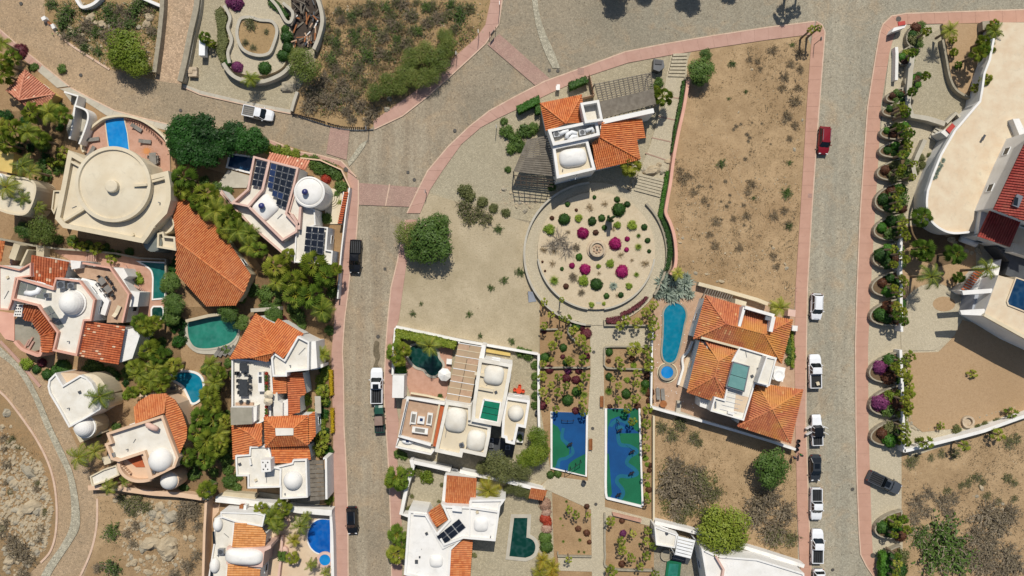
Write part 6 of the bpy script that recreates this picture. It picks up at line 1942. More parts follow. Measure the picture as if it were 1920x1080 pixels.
wall_line('court_wall', [(1735, 262), (1720, 295), (1713, 315), (1716, 330)], .7, 1.2, 'concrete', 'concrete retaining edge beside the planters and the villa wall', 'wall')
wall_line('court_wall', [(1775, 230), (1793, 212), (1803, 222)], .5, 1.4, 'concrete', 'short angled concrete wall by the cobbled court', 'wall')
slab('garden_bed', [(1690, 425), (1740, 420), (1800, 440), (1830, 445), (1830, 500), (1800, 540), (1760, 535), (1722, 548), (1700, 560), (1690, 560)], 'gravel_tan', 0, .05)
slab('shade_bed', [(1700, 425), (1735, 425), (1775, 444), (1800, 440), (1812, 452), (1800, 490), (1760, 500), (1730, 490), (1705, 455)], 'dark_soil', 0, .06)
slab('driveway', smooth_line([(1690, 658), (1690, 580), (1705, 552), (1730, 535), (1760, 532), (1790, 545), (1805, 560), (1798, 590), (1786, 620), (1772, 645), (1750, 657)], 4), 'stamped_path', 0, .06)
slab('gravel_yard', [(1700, 662), (1760, 660), (1790, 630), (1805, 600), (1985, 650), (1985, 770), (1900, 775), (1820, 800), (1730, 810), (1704, 790)], 'gravel_tan', 0, .05)
slab('sand_circle', arc(1770, 570, 21, 0, 350, 24, 14), 'gravel_tan', 0, .075)
rows = []
for q_ in smooth_line([(1706, 665), (1708, 720), (1707, 770), (1712, 802), (1740, 803), (1790, 795), (1830, 785), (1880, 768), (1925, 758)], 7) + smooth_line([(1706, 555), (1716, 545), (1728, 536)], 5) + smooth_line([(1760, 532), (1780, 538), (1795, 544)], 6):
 rows.append((q_[0] + RND.uniform(-1.5, 1.5), q_[1] + RND.uniform(-1.5, 1.5), RND.uniform(2.2, 3.6)))
rocks(rows, 'pale border stone', 'border stones round the gravel yard')
# pool terrace of the villa
pt = [(1872, 516), (1905, 525), (1985, 555), (1985, 668), (1925, 640), (1846, 592), (1846, 588)]
block(h, pt, 6.4, 'white_wall', mtop='villa_deck', name='pool_terrace')
wall_line('parapet', [(1846, 590), (1925, 634), (1985, 664)], .5, 6.9, 'cream_wall', parent=h, z0=6.4)
for i in range(4):
 t = i / 4
 q0, q1 = W(1848 + 75 * t, 596 + 40 * t, 4.6), W(1866 + 75 * t, 605 + 40 * t, 4.6)
 MB().bar(q0, q1, .12, 2.6).part('wall_panel', 'terracotta', h)
block(h, [(1800, 582), (1846, 579), (1848, 592), (1803, 590)], 6.2, 'white_wall', z0=5.7, name='beam')
block(h, [(1804, 545), (1860, 541), (1862, 549), (1806, 553)], 6.2, 'white_wall', z0=5.8, name='beam')
block(h, [(1828, 553), (1858, 549), (1846, 580), (1822, 582)], 3.4, 'grey_wall', name='lower_wall')
block(h, [(1842, 500), (1878, 486), (1872, 516), (1856, 545), (1826, 545), (1810, 552), (1800, 545)], 2.6, 'white_wall', name='stair_base')
for i in range(10):
 t = i / 9
 q_ = W(1837 - 28 * t, 506 + 38 * t, 2.62 + .1 * (1 - t))
 MB().box(q_, (1.3, .24, .12), math.radians(-24)).part('stair_tread', 'terracotta', h)
pl_ = pool('dark navy pool at the right edge of the lower villa terrace', [(1906, 522), (1890, 565), (1892, 571), (1960, 598), (1960, 540)], 'water_navy', 'villa_deck', z=6.6, w=.2)
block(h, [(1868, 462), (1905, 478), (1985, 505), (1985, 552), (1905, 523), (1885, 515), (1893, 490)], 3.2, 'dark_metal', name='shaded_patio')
block(h, [(1903, 455), (1985, 480), (1985, 500), (1898, 472)], 5.0, 'white_wall', mtop='villa_deck', name='balcony')
ob = thing('propane_tank', 'long white gas tank on stands in the rocks below the villa', 'gas tank', 1815, 452)
MB().tube([W(1801, 447, .8), W(1830, 458, .8)], .55, 14).part('tank', 'white_paint', ob, smooth=True)
for q_ in ((1806, 449), (1825, 456)):
 MB().box(W(q_[0], q_[1]), (.3, .9, .4), -.4).part('stand', 'concrete', ob)
rocks([(1790, 455, 7), (1784, 450, 9), (1801, 465, 7), (1812, 470, 6), (1832, 468, 8), (1840, 462, 7), (1822, 474, 6), (1838, 475, 5)], 'brown boulder', 'boulders below the villa terrace')
wall_line('boundary_wall', [(1691, 425), (1689, 480), (1690, 560), (1691, 622)], .45, 1.9, 'white_wall', 'white wall behind the upper row of half-round planters', 'wall')
wall_line('boundary_wall', [(1689, 656), (1692, 720), (1694, 790), (1696, 848)], .45, 1.9, 'white_wall', 'white wall behind the two lowest planters of the villa', 'wall')
wall_line('boundary_wall', [(1696, 846), (1740, 835), (1800, 820), (1845, 808), (1900, 788), (1985, 758)], .55, 1.9, 'white_wall', 'long white wall along the bottom of the gravel yard', 'wall')
wall_line('entry_wall', [(1681, 88), (1682, 100), (1681, 150)], .5, 1.2, 'white_wall', 'narrow white wall beside the first planters at the street corner', 'wall')
ob = thing('entrance_sign', 'white entrance sign wall with a red panel at the street corner', 'sign', 1683, 50)
block(ob, [(1672, 60), (1676, 52), (1700, 46), (1696, 52)], 1.8, 'white_wall', name='board')
block(ob, [(1684, 41), (1697, 39), (1698, 46), (1685, 48)], 2.0, 'red_paint', z0=1.8, name='panel')
ob = thing('gate_pillar', 'red-topped stone gate pillar under the palm by the top pavement', 'gate pillar', 1852, 48)
block(ob, [(1842, 40), (1864, 38), (1866, 52), (1843, 56)], 2.2, 'stone_wall', name='pillar')
block(ob, [(1857, 39), (1864, 38), (1865, 47), (1858, 48)], 2.4, 'red_paint', z0=2.2, name='cap')
ob = thing('well', 'round stone planter ring at the foot of the gravel yard', 'planter', 1812, 790)
MB().lathe(W(1812, 790), [(1.1, 0), (1.05, .6), (.7, .6), (.7, .2), (0, .2)], 16).part('ring', 'wall_rock', ob)
# half-round street planters
PLN = [(1699, 44, 1726, 92, 16), (1683, 90, 1707, 124, 20), (1696, 136, 1722, 166, 8), (1661, 167, 1694, 194, 12), (1654, 192, 1700, 222, 5), (1650, 230, 1700, 264, 6), (1648, 263, 1702, 298, 6), (1644, 298, 1704, 342, 8), (1640, 345, 1692, 402, 8), (1638, 404, 1690, 454, 7), (1636, 456, 1690, 507, 7), (1634, 510, 1690, 560, 7), (1631, 563, 1690, 614, 7), (1629, 664, 1692, 722, 10), (1630, 726, 1693, 784, 8), (1632, 788, 1695, 840, 8), (1640, 962, 1692, 1014, 10), (1648, 1026, 1690, 1100, 8)]
ORD = ['first', 'second', 'third', 'fourth', 'fifth', 'sixth', 'seventh', 'eighth', 'ninth', 'tenth', 'eleventh', 'twelfth', 'thirteenth', 'fourteenth', 'fifteenth', 'sixteenth', 'seventeenth', 'eighteenth']
PBED = []
for k, (x0, y0, x1, y1, tilt) in enumerate(PLN):
 yc, ry = (y0 + y1) / 2, (y1 - y0) / 2
 rx = x1 - x0
 pts = []
 for i in range(15):
  a = math.pi / 2 + math.pi * i / 14
  x, y = x1 + rx * math.cos(a), yc - ry * math.sin(a)
  pts.append((x, y + (x1 - x) * .02 * tilt - .01 * tilt * rx))
 o = thing('planter', 'half-round stone street planter, %s from the top in the row' % ORD[k], 'planter', (x0 + x1) / 2, yc, 0, 'half-round planters along the pavement')
 P_ = ccw(PL(pts, 1.1))
 MB().ring(P_, inset(P_, .22), 0, 1.1).part('wall', 'stone_wall', o)
 MB().add([(v.x, v.y, .92) for v in inset(P_, .2)], [tuple(range(len(P_)))]).part('soil', 'dark_soil', o)
 PBED.append((x0, y0, x1, y1))
# --- small white house and flat white building at the bottom
h = house('small white house with a white slatted pergola at the bottom of the dry lot', 1262, 1025)
flat_roof(h, [(1227, 987), (1270, 1003), (1266, 1028), (1230, 1022)], 3.6, 'white_wall', 'white_roof', ph=.25, t=.2)
pergola(h, [(1271, 1004), (1303, 1012), (1294, 1047), (1266, 1040)], 3.3, 2, 6, 'white_paint', .12, .42)
block(h, [(1262, 1040), (1295, 1048), (1290, 1058), (1260, 1050)], .3, 'dark_metal', name='patio')
ob = thing('fire_pit', 'round dark fire pit on the pink patio at the bottom', 'fire pit', 1248, 1040)
MB().lathe(W(1248, 1040), [(.95, 0), (.95, .5), (.72, .5), (.72, .25), (0, .22)], 18).part('ring', 'stone_wall', ob)
pool('small green plunge pool with tiled seats at the bottom edge', [(1255, 1056), (1273, 1058), (1270, 1084), (1252, 1080)], 'water_lagoon', 'court_green', z=.4, w=.4)
wall_line('boundary_wall', [(1228, 980), (1280, 992), (1330, 1006), (1380, 1022), (1440, 1040), (1508, 1062)], .6, 2.0, 'white_wall', 'long white wall along the bottom of the dry lot', 'wall')
h = house('wide flat white building cut off by the bottom edge', 1410, 1070)
flat_roof(h, [(1315, 1028), (1345, 1042), (1420, 1048), (1508, 1075), (1512, 1120), (1330, 1120)], 5.2, 'white_wall', 'white_wall', ph=.3, t=.3)
low_wall(h, [(1343, 1044), (1357, 1068), (1350, 1110)], .35, 4.9, 5.6, 'pinkish_trim')
# ------------------------------------------------------------------ round garden, terraces, play courts
ring = arc(1117, 476, 134, 0, 357, 72)
slab('ring_path', ring, 'stamped_path', 0, .25, mat_side='stone_wall')
disc = [(p[0], p[1]) for p in arc(1118, 470, 110, 0, 357, 72)]
slab('round_garden', disc, 'garden_gravel', .2, .85, mat_side='stone_wall')
wall_line('garden_rim', arc(1118, 470, 110, -82, -8, 26), .3, 1.0, 'concrete', 'right-hand curved rim of the raised round garden', 'wall', z0=.25)
wall_line('garden_rim', arc(1118, 470, 110, -172, -98, 26), .3, 1.0, 'concrete', 'left-hand curved rim of the raised round garden', 'wall', z0=.25)
wall_line('outer_rim', arc(1117, 476, 134, 95, 262, 40), .35, .95, 'concrete', 'curved outer wall of the ring path beside the empty lot', 'wall')
wall_line('outer_rim', arc(1117, 476, 134, -35, 45, 24), .35, .8, 'stone_wall', 'curved outer wall of the ring path beside the dark hedge', 'wall')
st = thing('steps', 'short flight of stone steps at the bottom of the round garden', 'steps', 1121, 572)
for i in range(4):
 q_ = W(1121.5, 568 + i * 4, .25)
 MB().box((q_.x, q_.y, .25), (.85, .36, .62 - i * .15)).part('step', 'concrete', st)
ft = thing('fountain', 'tiered round stone fountain in the middle of the round garden', 'fountain', 1117.5, 468)
cc = W(1117.5, 468)
MB().lathe((cc.x, cc.y, .85), [(1.65, 0), (1.65, .3), (1.35, .3)], 30).part('step', 'wall_rock', ft)
MB().lathe((cc.x, cc.y, 1.15), [(1.35, 0), (1.3, .75), (1.0, .8), (1.0, .5), (0, .48)], 30).part('basin', 'wall_rock', ft)
for i in range(7):
 a = i * .9
 MB().lathe((cc.x + .55 * math.cos(a), cc.y + .55 * math.sin(a), 1.62), [(.16, 0), (.2, .2), (0, .25)], 8).part('bowl', 'tan_paver', ft)
MB().tube([(cc.x, cc.y, 1.6), (cc.x, cc.y, 2.4)], [.18, .08], 8).part('spout', 'wall_rock', ft)
patch('walkway', [(1106, 606), (1136, 606), (1136, 660), (1132, 700), (1133, 764), (1134, 950), (1226, 974), (1226, 988), (1142, 966), (1135, 1000), (1134, 1100), (1110, 1100), (1108, 955), (1030, 920), (1012, 912), (1034, 892), (1102, 901), (1102, 775), (1107, 700)], 'stamped_path', .13)
slab('walkway', [(1078, 600), (1110, 606), (1140, 604), (1140, 610), (1108, 610), (1073, 608)], 'stamped_path', 0, .2)
slab('walkway', [(1136, 611), (1224, 611), (1224, 650), (1140, 650), (1136, 660)], 'stamped_path', 0, .14)
wall_line('bed_wall', [(1133, 600), (1133, 610), (1224, 610)], .25, .75, 'stone_wall', 'low wall in front of the maroon hedge bed', 'wall')
wall_line('bed_wall', smooth_line([(1133, 662), (1134, 652), (1145, 650), (1180, 650), (1222, 651)], 3), .25, .55, 'stone_wall', 'low wall along the top of the right palm terrace', 'wall')
wall_line('bed_wall', [(1133, 662), (1133, 684), (1138, 690), (1150, 691), (1222, 693)], .25, .7, 'stone_wall', 'low wall between the two right palm terraces', 'wall')
wall_line('bed_wall', [(1013, 690), (1060, 689), (1098, 690), (1107, 688)], .25, .7, 'stone_wall', 'low wall between the two left palm terraces', 'wall')
wall_line('bed_wall', [(1013, 618), (1046, 617)], .25, .6, 'stone_wall', 'short low wall under the palms beside the empty lot', 'wall')
wall_line('bed_wall', smooth_line([(1071, 608), (1065, 618), (1069, 630), (1080, 640)], 3), .3, .7, 'stone_wall', 'crooked low stone wall in the left palm terrace', 'wall')
wall_line('bed_wall', [(1090, 609), (1109, 609)], .25, .6, 'stone_wall', 'short low wall at the top left of the straight walkway', 'wall')
wall_line('bed_wall', smooth_line([(1134, 962), (1134, 1000), (1135, 1040), (1142, 1066), (1226, 1070)], 4), .3, .6, 'stone_wall', 'curved low wall round the lower right cactus bed', 'wall')
wall_line('bed_wall', [(1046, 1036), (1046, 1043), (1110, 1044)], .25, .6, 'stone_wall', 'low wall at the foot of the lower left cactus bed', 'wall')
slab('walkway', [(1046, 1045), (1112, 1046), (1112, 1072), (1048, 1070)], 'stamped_path', 0, .15)
o = thing('bench_wall', 'long pink built-in bench at the top of the lower right cactus bed', 'bench', 1175, 967)
block(o, [(1148, 961), (1203, 974), (1202, 980), (1150, 967)], .6, 'pink_paver', name='seat')
# play courts
slab('play_court', [(1032, 772), (1102, 774), (1099, 893), (1034, 877)], 'court_blue', 0, .2, mat_side='white_wall')
slab('play_court', [(1135, 766), (1199, 766), (1205, 950), (1142, 935), (1136, 926)], 'court_blue', 0, .2, mat_side='white_wall')
def paint(pts, mat, z):
 p = ccw(PL(pts, 0))
 solo('court_marking', [(v.x, v.y, z) for v in p], [tuple(range(len(p)))], mat, kind='structure')
def band(line, w, mat, z):
 L = smooth_line(line, 5)
 paint(offset_line(L, w / 2) + list(reversed(offset_line(L, -w / 2))), mat, z)
paint([(1033, 792), (1046, 800), (1052, 812), (1055, 828), (1068, 842), (1066, 856), (1047, 862), (1040, 878), (1035, 877)], 'court_green', .204)
paint(smooth_line([(1066, 870), (1075, 862), (1088, 855), (1098, 850)], 4) + [(1098, 892), (1064, 883)], 'court_green', .204)
band([(1056, 802), (1054, 822), (1068, 834), (1074, 848), (1062, 858), (1049, 862), (1046, 876)], 6, 'court_band', .208)
paint([(1136, 767), (1176, 767), (1176, 792), (1160, 780), (1145, 786), (1140, 800), (1137, 850)], 'court_green', .204)
paint([(1181, 767), (1198, 767), (1200, 812), (1190, 806), (1181, 792)], 'court_green', .204)
paint([(1136, 850), (1141, 850), (1147, 925), (1143, 934), (1137, 925)], 'court_green', .205)
wv = [(1158, 812), (1162, 832), (1180, 836), (1194, 846), (1180, 856), (1175, 868), (1188, 878), (1194, 888), (1178, 893), (1162, 892), (1156, 902), (1166, 916), (1168, 926), (1160, 938)]
L_ = smooth_line(wv, 5)
paint(L_ + [(1204, 948), (1201, 812)], 'court_green', .206)
band(wv, 7, 'court_band', .210)
for r0_, r1_ in ((22, 15), (9, 3)):
 paint(arc(1162, 806, r0_, 20, 160, 16) + list(reversed(arc(1162, 806, r1_, 20, 160, 16))), 'court_band', .212)
wall_line('court_kerb', [(1034, 772), (1034, 878), (1099, 893), (1101, 774)], .35, .5, 'white_wall', 'white kerb round the left blue play court', 'kerb')
wall_line('court_kerb', smooth_line([(1136, 766), (1136, 850), (1136, 925), (1142, 935)], 3) + [(1204, 950)], .4, .5, 'white_wall', 'white kerb along the left and bottom of the right play court', 'kerb')
wall_line('court_kerb', [(1199, 766), (1202, 860), (1205, 948)], .3, .5, 'white_wall', 'white kerb along the right side of the right play court', 'kerb')
wall_line('boundary_wall', [(1226, 780), (1226, 900), (1226, 985), (1228, 1000)], .3, 1.0, 'cream_wall', 'thin pale wall between the play courts and the dry lot', 'wall')
for k, (a, b, d, lb) in enumerate(((1128, 753, 5.5, 'beside the spiky palm, above the play courts'), (1107, 833, 5.5, 'between the two blue play courts'))):
 o = thing('bench', 'orange-brown wooden bench ' + lb, 'bench', a, b, 0, 'wooden benches by the walkway')
 for i in range(4):
  c0 = W(a - 2.2 + i * 1.4, b, .58)
  MB().box(c0, (.11, 1.9, .05)).part('slat', 'brown_wood', o)
 for y in (-.7, .7):
  c0 = W(a, b, .13)
  MB().box((c0.x, c0.y + y, .13), (.5, .1, .45)).part('leg', 'dark_metal', o)
 c0 = W(a + 3, b, .6)
 MB().box((c0.x, c0.y, .6), (.06, 1.9, .4)).part('backrest', 'brown_wood', o)
def spring_rider(label, a, b):
 o = thing('spring_rider', label, 'playground rider', a, b, .21, 'black play equipment on the courts')
 q = W(a, b, .21)
 MB().tube([q, q + Vector((0, 0, .45))], .12, 8).part('spring', 'black_metal', o)
 MB().box(q + Vector((0, 0, .45)), (.9, .22, .28), .6, taper=.8).part('body', 'black_metal', o)
 MB().bar(q + Vector((.2, .35, .95)), q + Vector((.3, -.3, .95)), .08).part('handle', 'black_metal', o)
 MB().box(q + Vector((.38, .26, .6)), (.25, .2, .4), .6).part('head', 'black_metal', o)
for a, b, lb in ((1067, 832, 'on the left blue court'), (1160, 806, 'in the middle of the target rings'), (1183, 846, 'beside the upper green wave'), (1182, 886, 'beside the middle green wave'), (1158, 926, 'near the bottom of the green wave')):
 spring_rider('black spring rider ' + lb, a, b)
def bars(label, pts, hh):
 o = thing('exercise_bars', label, 'exercise bars', pts[0][0], pts[0][1], .21, 'black bars on the play courts')
 Q = [W(a, b, .2) for a, b in pts]
 for q in Q:
  MB().bar(q, q + Vector((0, 0, hh)), .09).part('post', 'black_metal', o)
 for a, b in zip(Q[:-1], Q[1:]):
  MB().bar(a + Vector((0, 0, hh - .05)), b + Vector((0, 0, hh - .05)), .07).part('crossbar', 'black_metal', o)
bars('long black bars running diagonally on the left blue court', [(1060, 880), (1069, 875), (1079, 868), (1088, 862)], 2.0)
bars('low black bars at the top of the left blue court', [(1053, 787), (1064, 788), (1075, 787)], .9)
bars('tall black pole with a short arm at the top of the right court', [(1156, 786), (1158, 792)], 2.4)
for k, (a, b) in enumerate(((1094, 903), (1007, 772))):
 o = thing('litter_bin', 'round dark litter bin ' + ('at the corner of the left play court' if k == 0 else 'by the wall beside the domed house'), 'litter bin', a, b, .1)
 MB().lathe(W(a, b, .13), [(.32, 0), (.4, .8), (.3, .8), (.3, .3), (0, .3)], 12).part('bin', 'dark_metal', o)
# stairway and paths beside the centre house
slab('stair_path', [(1258, 104), (1289, 103), (1288, 140), (1272, 225), (1256, 300), (1245, 350), (1190, 345), (1220, 270), (1242, 190), (1250, 140)], 'stamped_path', 0, .2)
st = thing('stairway', 'wide stone stairway going down from the pink pavement', 'stairway', 1270, 125)
for i in range(7):
 y = 107 + i * 6
 q0, q1 = W(1260 - i * 1.4, y - 1, 0), W(1287 - i * .6, y - 2 + i * .3, 0)
 MB().bar(q0 + Vector((0, 0, .2)), q1 + Vector((0, 0, .2)), .42, 1.3 - i * .16).part('step', 'stamped_path', st)
st = thing('stairway', 'wide stone stairway down to the ring path by the boulders', 'stairway', 1215, 345)
for i in range(6):
 q0, q1 = W(1195 - i * 1.3, 328 + i * 5.4, 0), W(1243 - i * 1.2, 340 + i * 5.6, 0)
 MB().bar(q0 + Vector((0, 0, .24)), q1 + Vector((0, 0, .24)), .42, .9 - i * .1).part('step', 'stamped_path', st)
slab('stair_path', [(1190, 330), (1248, 342), (1232, 410), (1222, 400), (1180, 372)], 'stamped_path', 0, .22)
for k, (a, b, c_, d) in enumerate(((1243, 179, 1275, 185), (1234, 218, 1270, 226), (1222, 258, 1258, 266), (1210, 287, 1248, 300))):
 MB().bar(W(a, b, .21), W(c_, d, .21), .18, .06).solo('path_joint', 'joint_concrete', kind='structure')
wall_line('pink_wall', smooth_line([(1291, 150), (1283, 200), (1272, 250), (1263, 300), (1257, 345), (1250, 385), (1249, 400), (1258, 420), (1265, 445), (1268, 475), (1266, 500), (1258, 515)], 4), .5, 1.6, 'pink_wall', 'long curving pink wall between the dry lot and the ring path', 'wall')
hedge('narrow green hedge strip along the pink wall, upper part', [(1286, 150), (1281, 190), (1270, 235), (1262, 285), (1258, 285), (1265, 235), (1274, 190), (1280, 150)], .9, 'leaf_hedge')
hedge('bright hedge strip between the stairs and the pink wall', [(1256, 320), (1250, 360), (1244, 400), (1252, 422), (1245, 420), (1234, 405), (1242, 360), (1249, 320)], .8, 'leaf_hedge_bright')
hedge('dark hedge strip in the curve of the pink wall', smooth_line([(1246, 405), (1256, 430), (1262, 470), (1255, 505)], 4) + smooth_line([(1246, 508), (1252, 470), (1247, 435), (1238, 412)], 4), 1.0, 'leaf_hedge')
hedge('maroon hedge wedge at the top of the right terraces', [(1137, 597), (1160, 592), (1166, 600), (1154, 607), (1138, 606)], .9, 'leaf_maroon')
hedge('thin maroon hedge following the ring path', smooth_line([(1162, 594), (1185, 585), (1205, 570), (1216, 558)], 4) + smooth_line([(1211, 556), (1200, 566), (1182, 578), (1164, 587)], 4), .8, 'leaf_maroon')
rocks([(1222, 321, 17, 20), (1241, 322, 9, 0), (1236, 309, 7, 0), (1252, 303, 8, 0), (1210, 318, 9, 0), (1182, 352, 6, 0), (1187, 340, 6, 0)], 'big pale boulder', 'boulders by the stair path')
# --- terrace plot at the top
tb = thing('retaining_wall', 'double stone retaining wall on the right of the top driveway', 'wall', 350, 80)
wall_line('wall', smooth_line([(372, -40), (368, 10), (357, 60), (347, 110), (337, 152)], 4), .9, 1.6, 'stone_wall', parent=tb)
wall_line('wall', smooth_line([(378, -40), (374, 12), (363, 62), (354, 110), (343, 152)], 4), .5, 1.0, 'concrete', parent=tb)
wall_line('retaining_wall', [(305, -30), (303, 20), (298, 70), (289, 135)], .7, 1.3, 'stone_wall', 'stone retaining wall on the left of the top driveway', 'wall')
wall_line('garden_wall', smooth_line([(139, -8), (150, 10), (158, 13), (176, 6), (190, -8)], 4), .5, 1.0, 'white_wall', 'curved white wall cut off by the top edge', 'wall')
wall_line('garden_wall', [(262, -6), (285, 4), (304, 12)], .5, 1.0, 'white_wall', 'slanting white wall at the top of the brush plot', 'wall')
slab('plaza', smooth_line([(440, -20), (430, 20), (436, 45), (428, 70), (434, 100), (425, 118), (445, 135), (480, 142), (515, 135), (535, 118), (530, 90), (545, 60), (530, 30), (505, 10), (500, -20)], 4, True), 'stamped_path', 0, .6, mat_side='wall_rock')
wall_line('plaza_wall', smooth_line([(420, 10), (431, 32), (427, 52), (434, 75), (427, 98), (430, 118)], 5), .5, 1.2, 'concrete', 'wavy low wall on the left of the curvy plaza', 'wall')
wall_line('plaza_wall', smooth_line([(418, 118), (432, 138), (455, 150), (490, 153), (525, 140), (545, 122)], 5), .6, 1.4, 'concrete', 'half-round wall at the foot of the curvy plaza', 'wall')
bd = smooth_line([(450, 36), (444, 65), (455, 92), (480, 103), (503, 100), (513, 82), (519, 57), (510, 40), (487, 37), (468, 32)], 4, True)
slab('plaza_bed', bd, 'dry_hill', .6, 1.0)
wall_line('plaza_bed_wall', bd, .5, 1.3, 'concrete', 'wavy low wall ringing the soil island of the plaza', 'wall', z0=.6, closed=True)
wall_line('plaza_wall', smooth_line([(500, -10), (520, 12), (535, 38), (545, 40), (548, 22), (530, 5)], 4), .5, 1.2, 'concrete', 'wavy low wall at the top right of the plaza', 'wall')
hedge('shaggy hedge between the plaza and its left wall', [(402, 20), (414, 12), (426, 34), (421, 55), (428, 75), (421, 98), (426, 112), (414, 118), (404, 95), (408, 60)], 1.0, 'leaf_olive')
hedge('green hedge at the top right of the plaza', [(505, -10), (522, 4), (540, 26), (536, 36), (520, 22), (502, 8)], 1.0, 'leaf_hedge')
ruin = thing('collapsed_roof', 'collapsed timber roof lying in a dark round pit at the top', 'ruin', 578, 45)
block(ruin, smooth_line([(545, -10), (548, 40), (552, 88), (585, 90), (600, 60), (604, 10), (596, -10)], 4), .12, 'dark_timber', name='pit_floor')
wall_line('pit_wall', smooth_line([(592, -10), (600, 12), (604, 40), (597, 70), (588, 92)], 4), .6, 1.6, 'concrete', parent=ruin)
rr_ = random.Random(3)
for i in range(46):
 x, y = rr_.uniform(552, 594), rr_.uniform(0, 88)
 a = rr_.gauss(1.2, .5) if y > 40 else rr_.uniform(0, 3.1)
 L = rr_.uniform(.8, 2.3)
 q = W(x, y, .2)
 d = Vector((math.cos(a), math.sin(a), rr_.uniform(-.15, .15))) * L
 up = Vector((0, 0, rr_.uniform(.1, .9)))
 MB().bar(q - d * .5 + up, q + d * .5 + up, rr_.uniform(.12, .28), .08).part('plank', rr_.choice(['tan_paver', 'white_wall', 'old_timber', 'brown_wood']) if y > 35 else rr_.choice(['old_timber', 'dark_timber', 'dark_metal']), ruin)
o = thing('trailer', 'white box trailer parked beside the shaggy plaza hedge', 'trailer', 384, 94)
MB().box(W(384, 94, .55), (1.0, 2.5, 1.1), -.02).part('box', 'white_paint', o)
for s in (-.55, .55):
 q = W(384, 97)
 MB().tube([(q.x + s - .08, q.y, .3), (q.x + s + .08, q.y, .3)], .3, 10).part('wheel', 'rubber', o)
MB().bar(W(384, 80, .4), W(384, 76, .4), .12).part('drawbar', 'dark_metal', o)
o = thing('stone_stack', 'square stack of tan stone blocks on the forecourt', 'stone stack', 366, 137)
for i in range(3):
 for j in range(2):
  q = W(361 + j * 8, 131 + i * 6)
  MB().box((q.x, q.y, .03), (.72, .52, .75 + .1 * ((i + j) % 2))).part('stone', 'wall_rock', o)
wall_line('forecourt_wall', [(546, 208), (551, 190), (557, 172)], .5, .8, 'concrete', 'short concrete wall at the corner of the forecourt and the brush', 'wall')
rocks([(541, 163, 15, 0)], 'large smooth tan boulder on the forecourt corner', 'boulders on the forecourt')
o = thing('gate_stump', 'white broken gate stump at the kerb of the top brush plot', 'gate post', 92, 45)
MB().box(W(88, 38), (.7, .6, .9), .5).part('post', 'white_wall', o)
MB().box(W(104, 52), (.5, .8, .7), .5).part('post', 'white_wall', o)
MB().box(W(97, 46), (.9, .35, .5), -.6).part('crossbar', 'brown_wood', o)
# covers, poles and people
for a, b, r_, sq, lb in ((649, 318, .42, 0, 'large dark cover on the pink street corner'), (777, 337, .3, 0, 'dark cover just above the pink crossing, right one'), (765, 323, .25, 1, 'square cover above the pink crossing'), (722, 504, .24, 1, 'square cover in the lane left of the big street tree'), (853, 245, .3, 0, 'cover in the lane beside the corner pavement'), (709, 631, .32, 0, 'cover above the dark stain in the lane'), (152, 141, .3, 0, 'cover in the winding lane above the pavilion'), (339, 207, .28, 0, 'cover in the winding lane by the ficus trees'), (1046, 133, .3, 0, 'cover at the foot of the pale drain strip, right one'), (1030, 132, .25, 1, 'square cover at the foot of the drain strip'), (1684, 36, .45, 0, 'large round cover on the top right pink corner'), (1598, 917, .3, 0, 'brown cover in the right lane beside the dark pickup'), (1561, 1068, .28, 0, 'cover at the bottom of the right lane'), (1636, 1041, .42, 0, 'large grey cover on the lower right pavement'), (1113, 660, .28, 0, 'cover in the upper part of the straight walkway'), (1111, 803, .28, 0, 'cover in the walkway between the play courts'), (1117, 945, .28, 0, 'cover at the crossing of the lower walkways'), (40, 7, .3, 0, 'cover at the top of the winding lane'), (1089, 134, .55, 1, 'faint square hatch in the diagonal pink pavement'), (1518, 367, .35, 1, 'square hatch in the pink pavement beside the dry lot')):
 manhole(lb, a, b, r_, .135 if 'pavement' in lb or 'corner' in lb else .14 if 'walkway' in lb else .08, 'pink_cross' if 'hatch' in lb else 'iron_cover', bool(sq))
for a, b, hh, lb in ((692, 246, 2.6, 'thin signpost at the end of the kerb fence'), (937, 20, 3.2, 'thin lamp post on the upper pink pavement'), (898, 70, 2.8, 'thin post at the edge of the upper brush plot'), (857, 108, 2.4, 'thin post with a sign by the rounded brush'), (1526, 84, 3.0, 'thin post at the corner of the dry lot'), (800, 362, 2.2, 'thin post at the top corner of the empty lot'), (931, 243, 2.5, 'brown post beside the street shrubs')):
 o = thing('signpost', lb, 'signpost', a, b)
 MB().tube([W(a, b), W(a, b) + Vector((0, 0, hh))], .06, 6).part('pole', 'dark_metal', o)
 MB().box(W(a, b) + Vector((0, 0, hh - .5)), (.06, .6, .6)).part('sign', 'steel', o)
o = thing('notice_board', 'dark slanted notice board on the upper pink pavement', 'notice board', 924, 62)
for s in (-.5, .5):
 q = W(924, 62)
 MB().bar((q.x + s, q.y + s * .8, .12), (q.x + s, q.y + s * .8, 1.6), .09).part('post', 'dark_timber', o)
MB().bar(W(920, 66, 1.5), W(927, 57, 1.5), .06, 1.0).part('board', 'dark_metal', o)
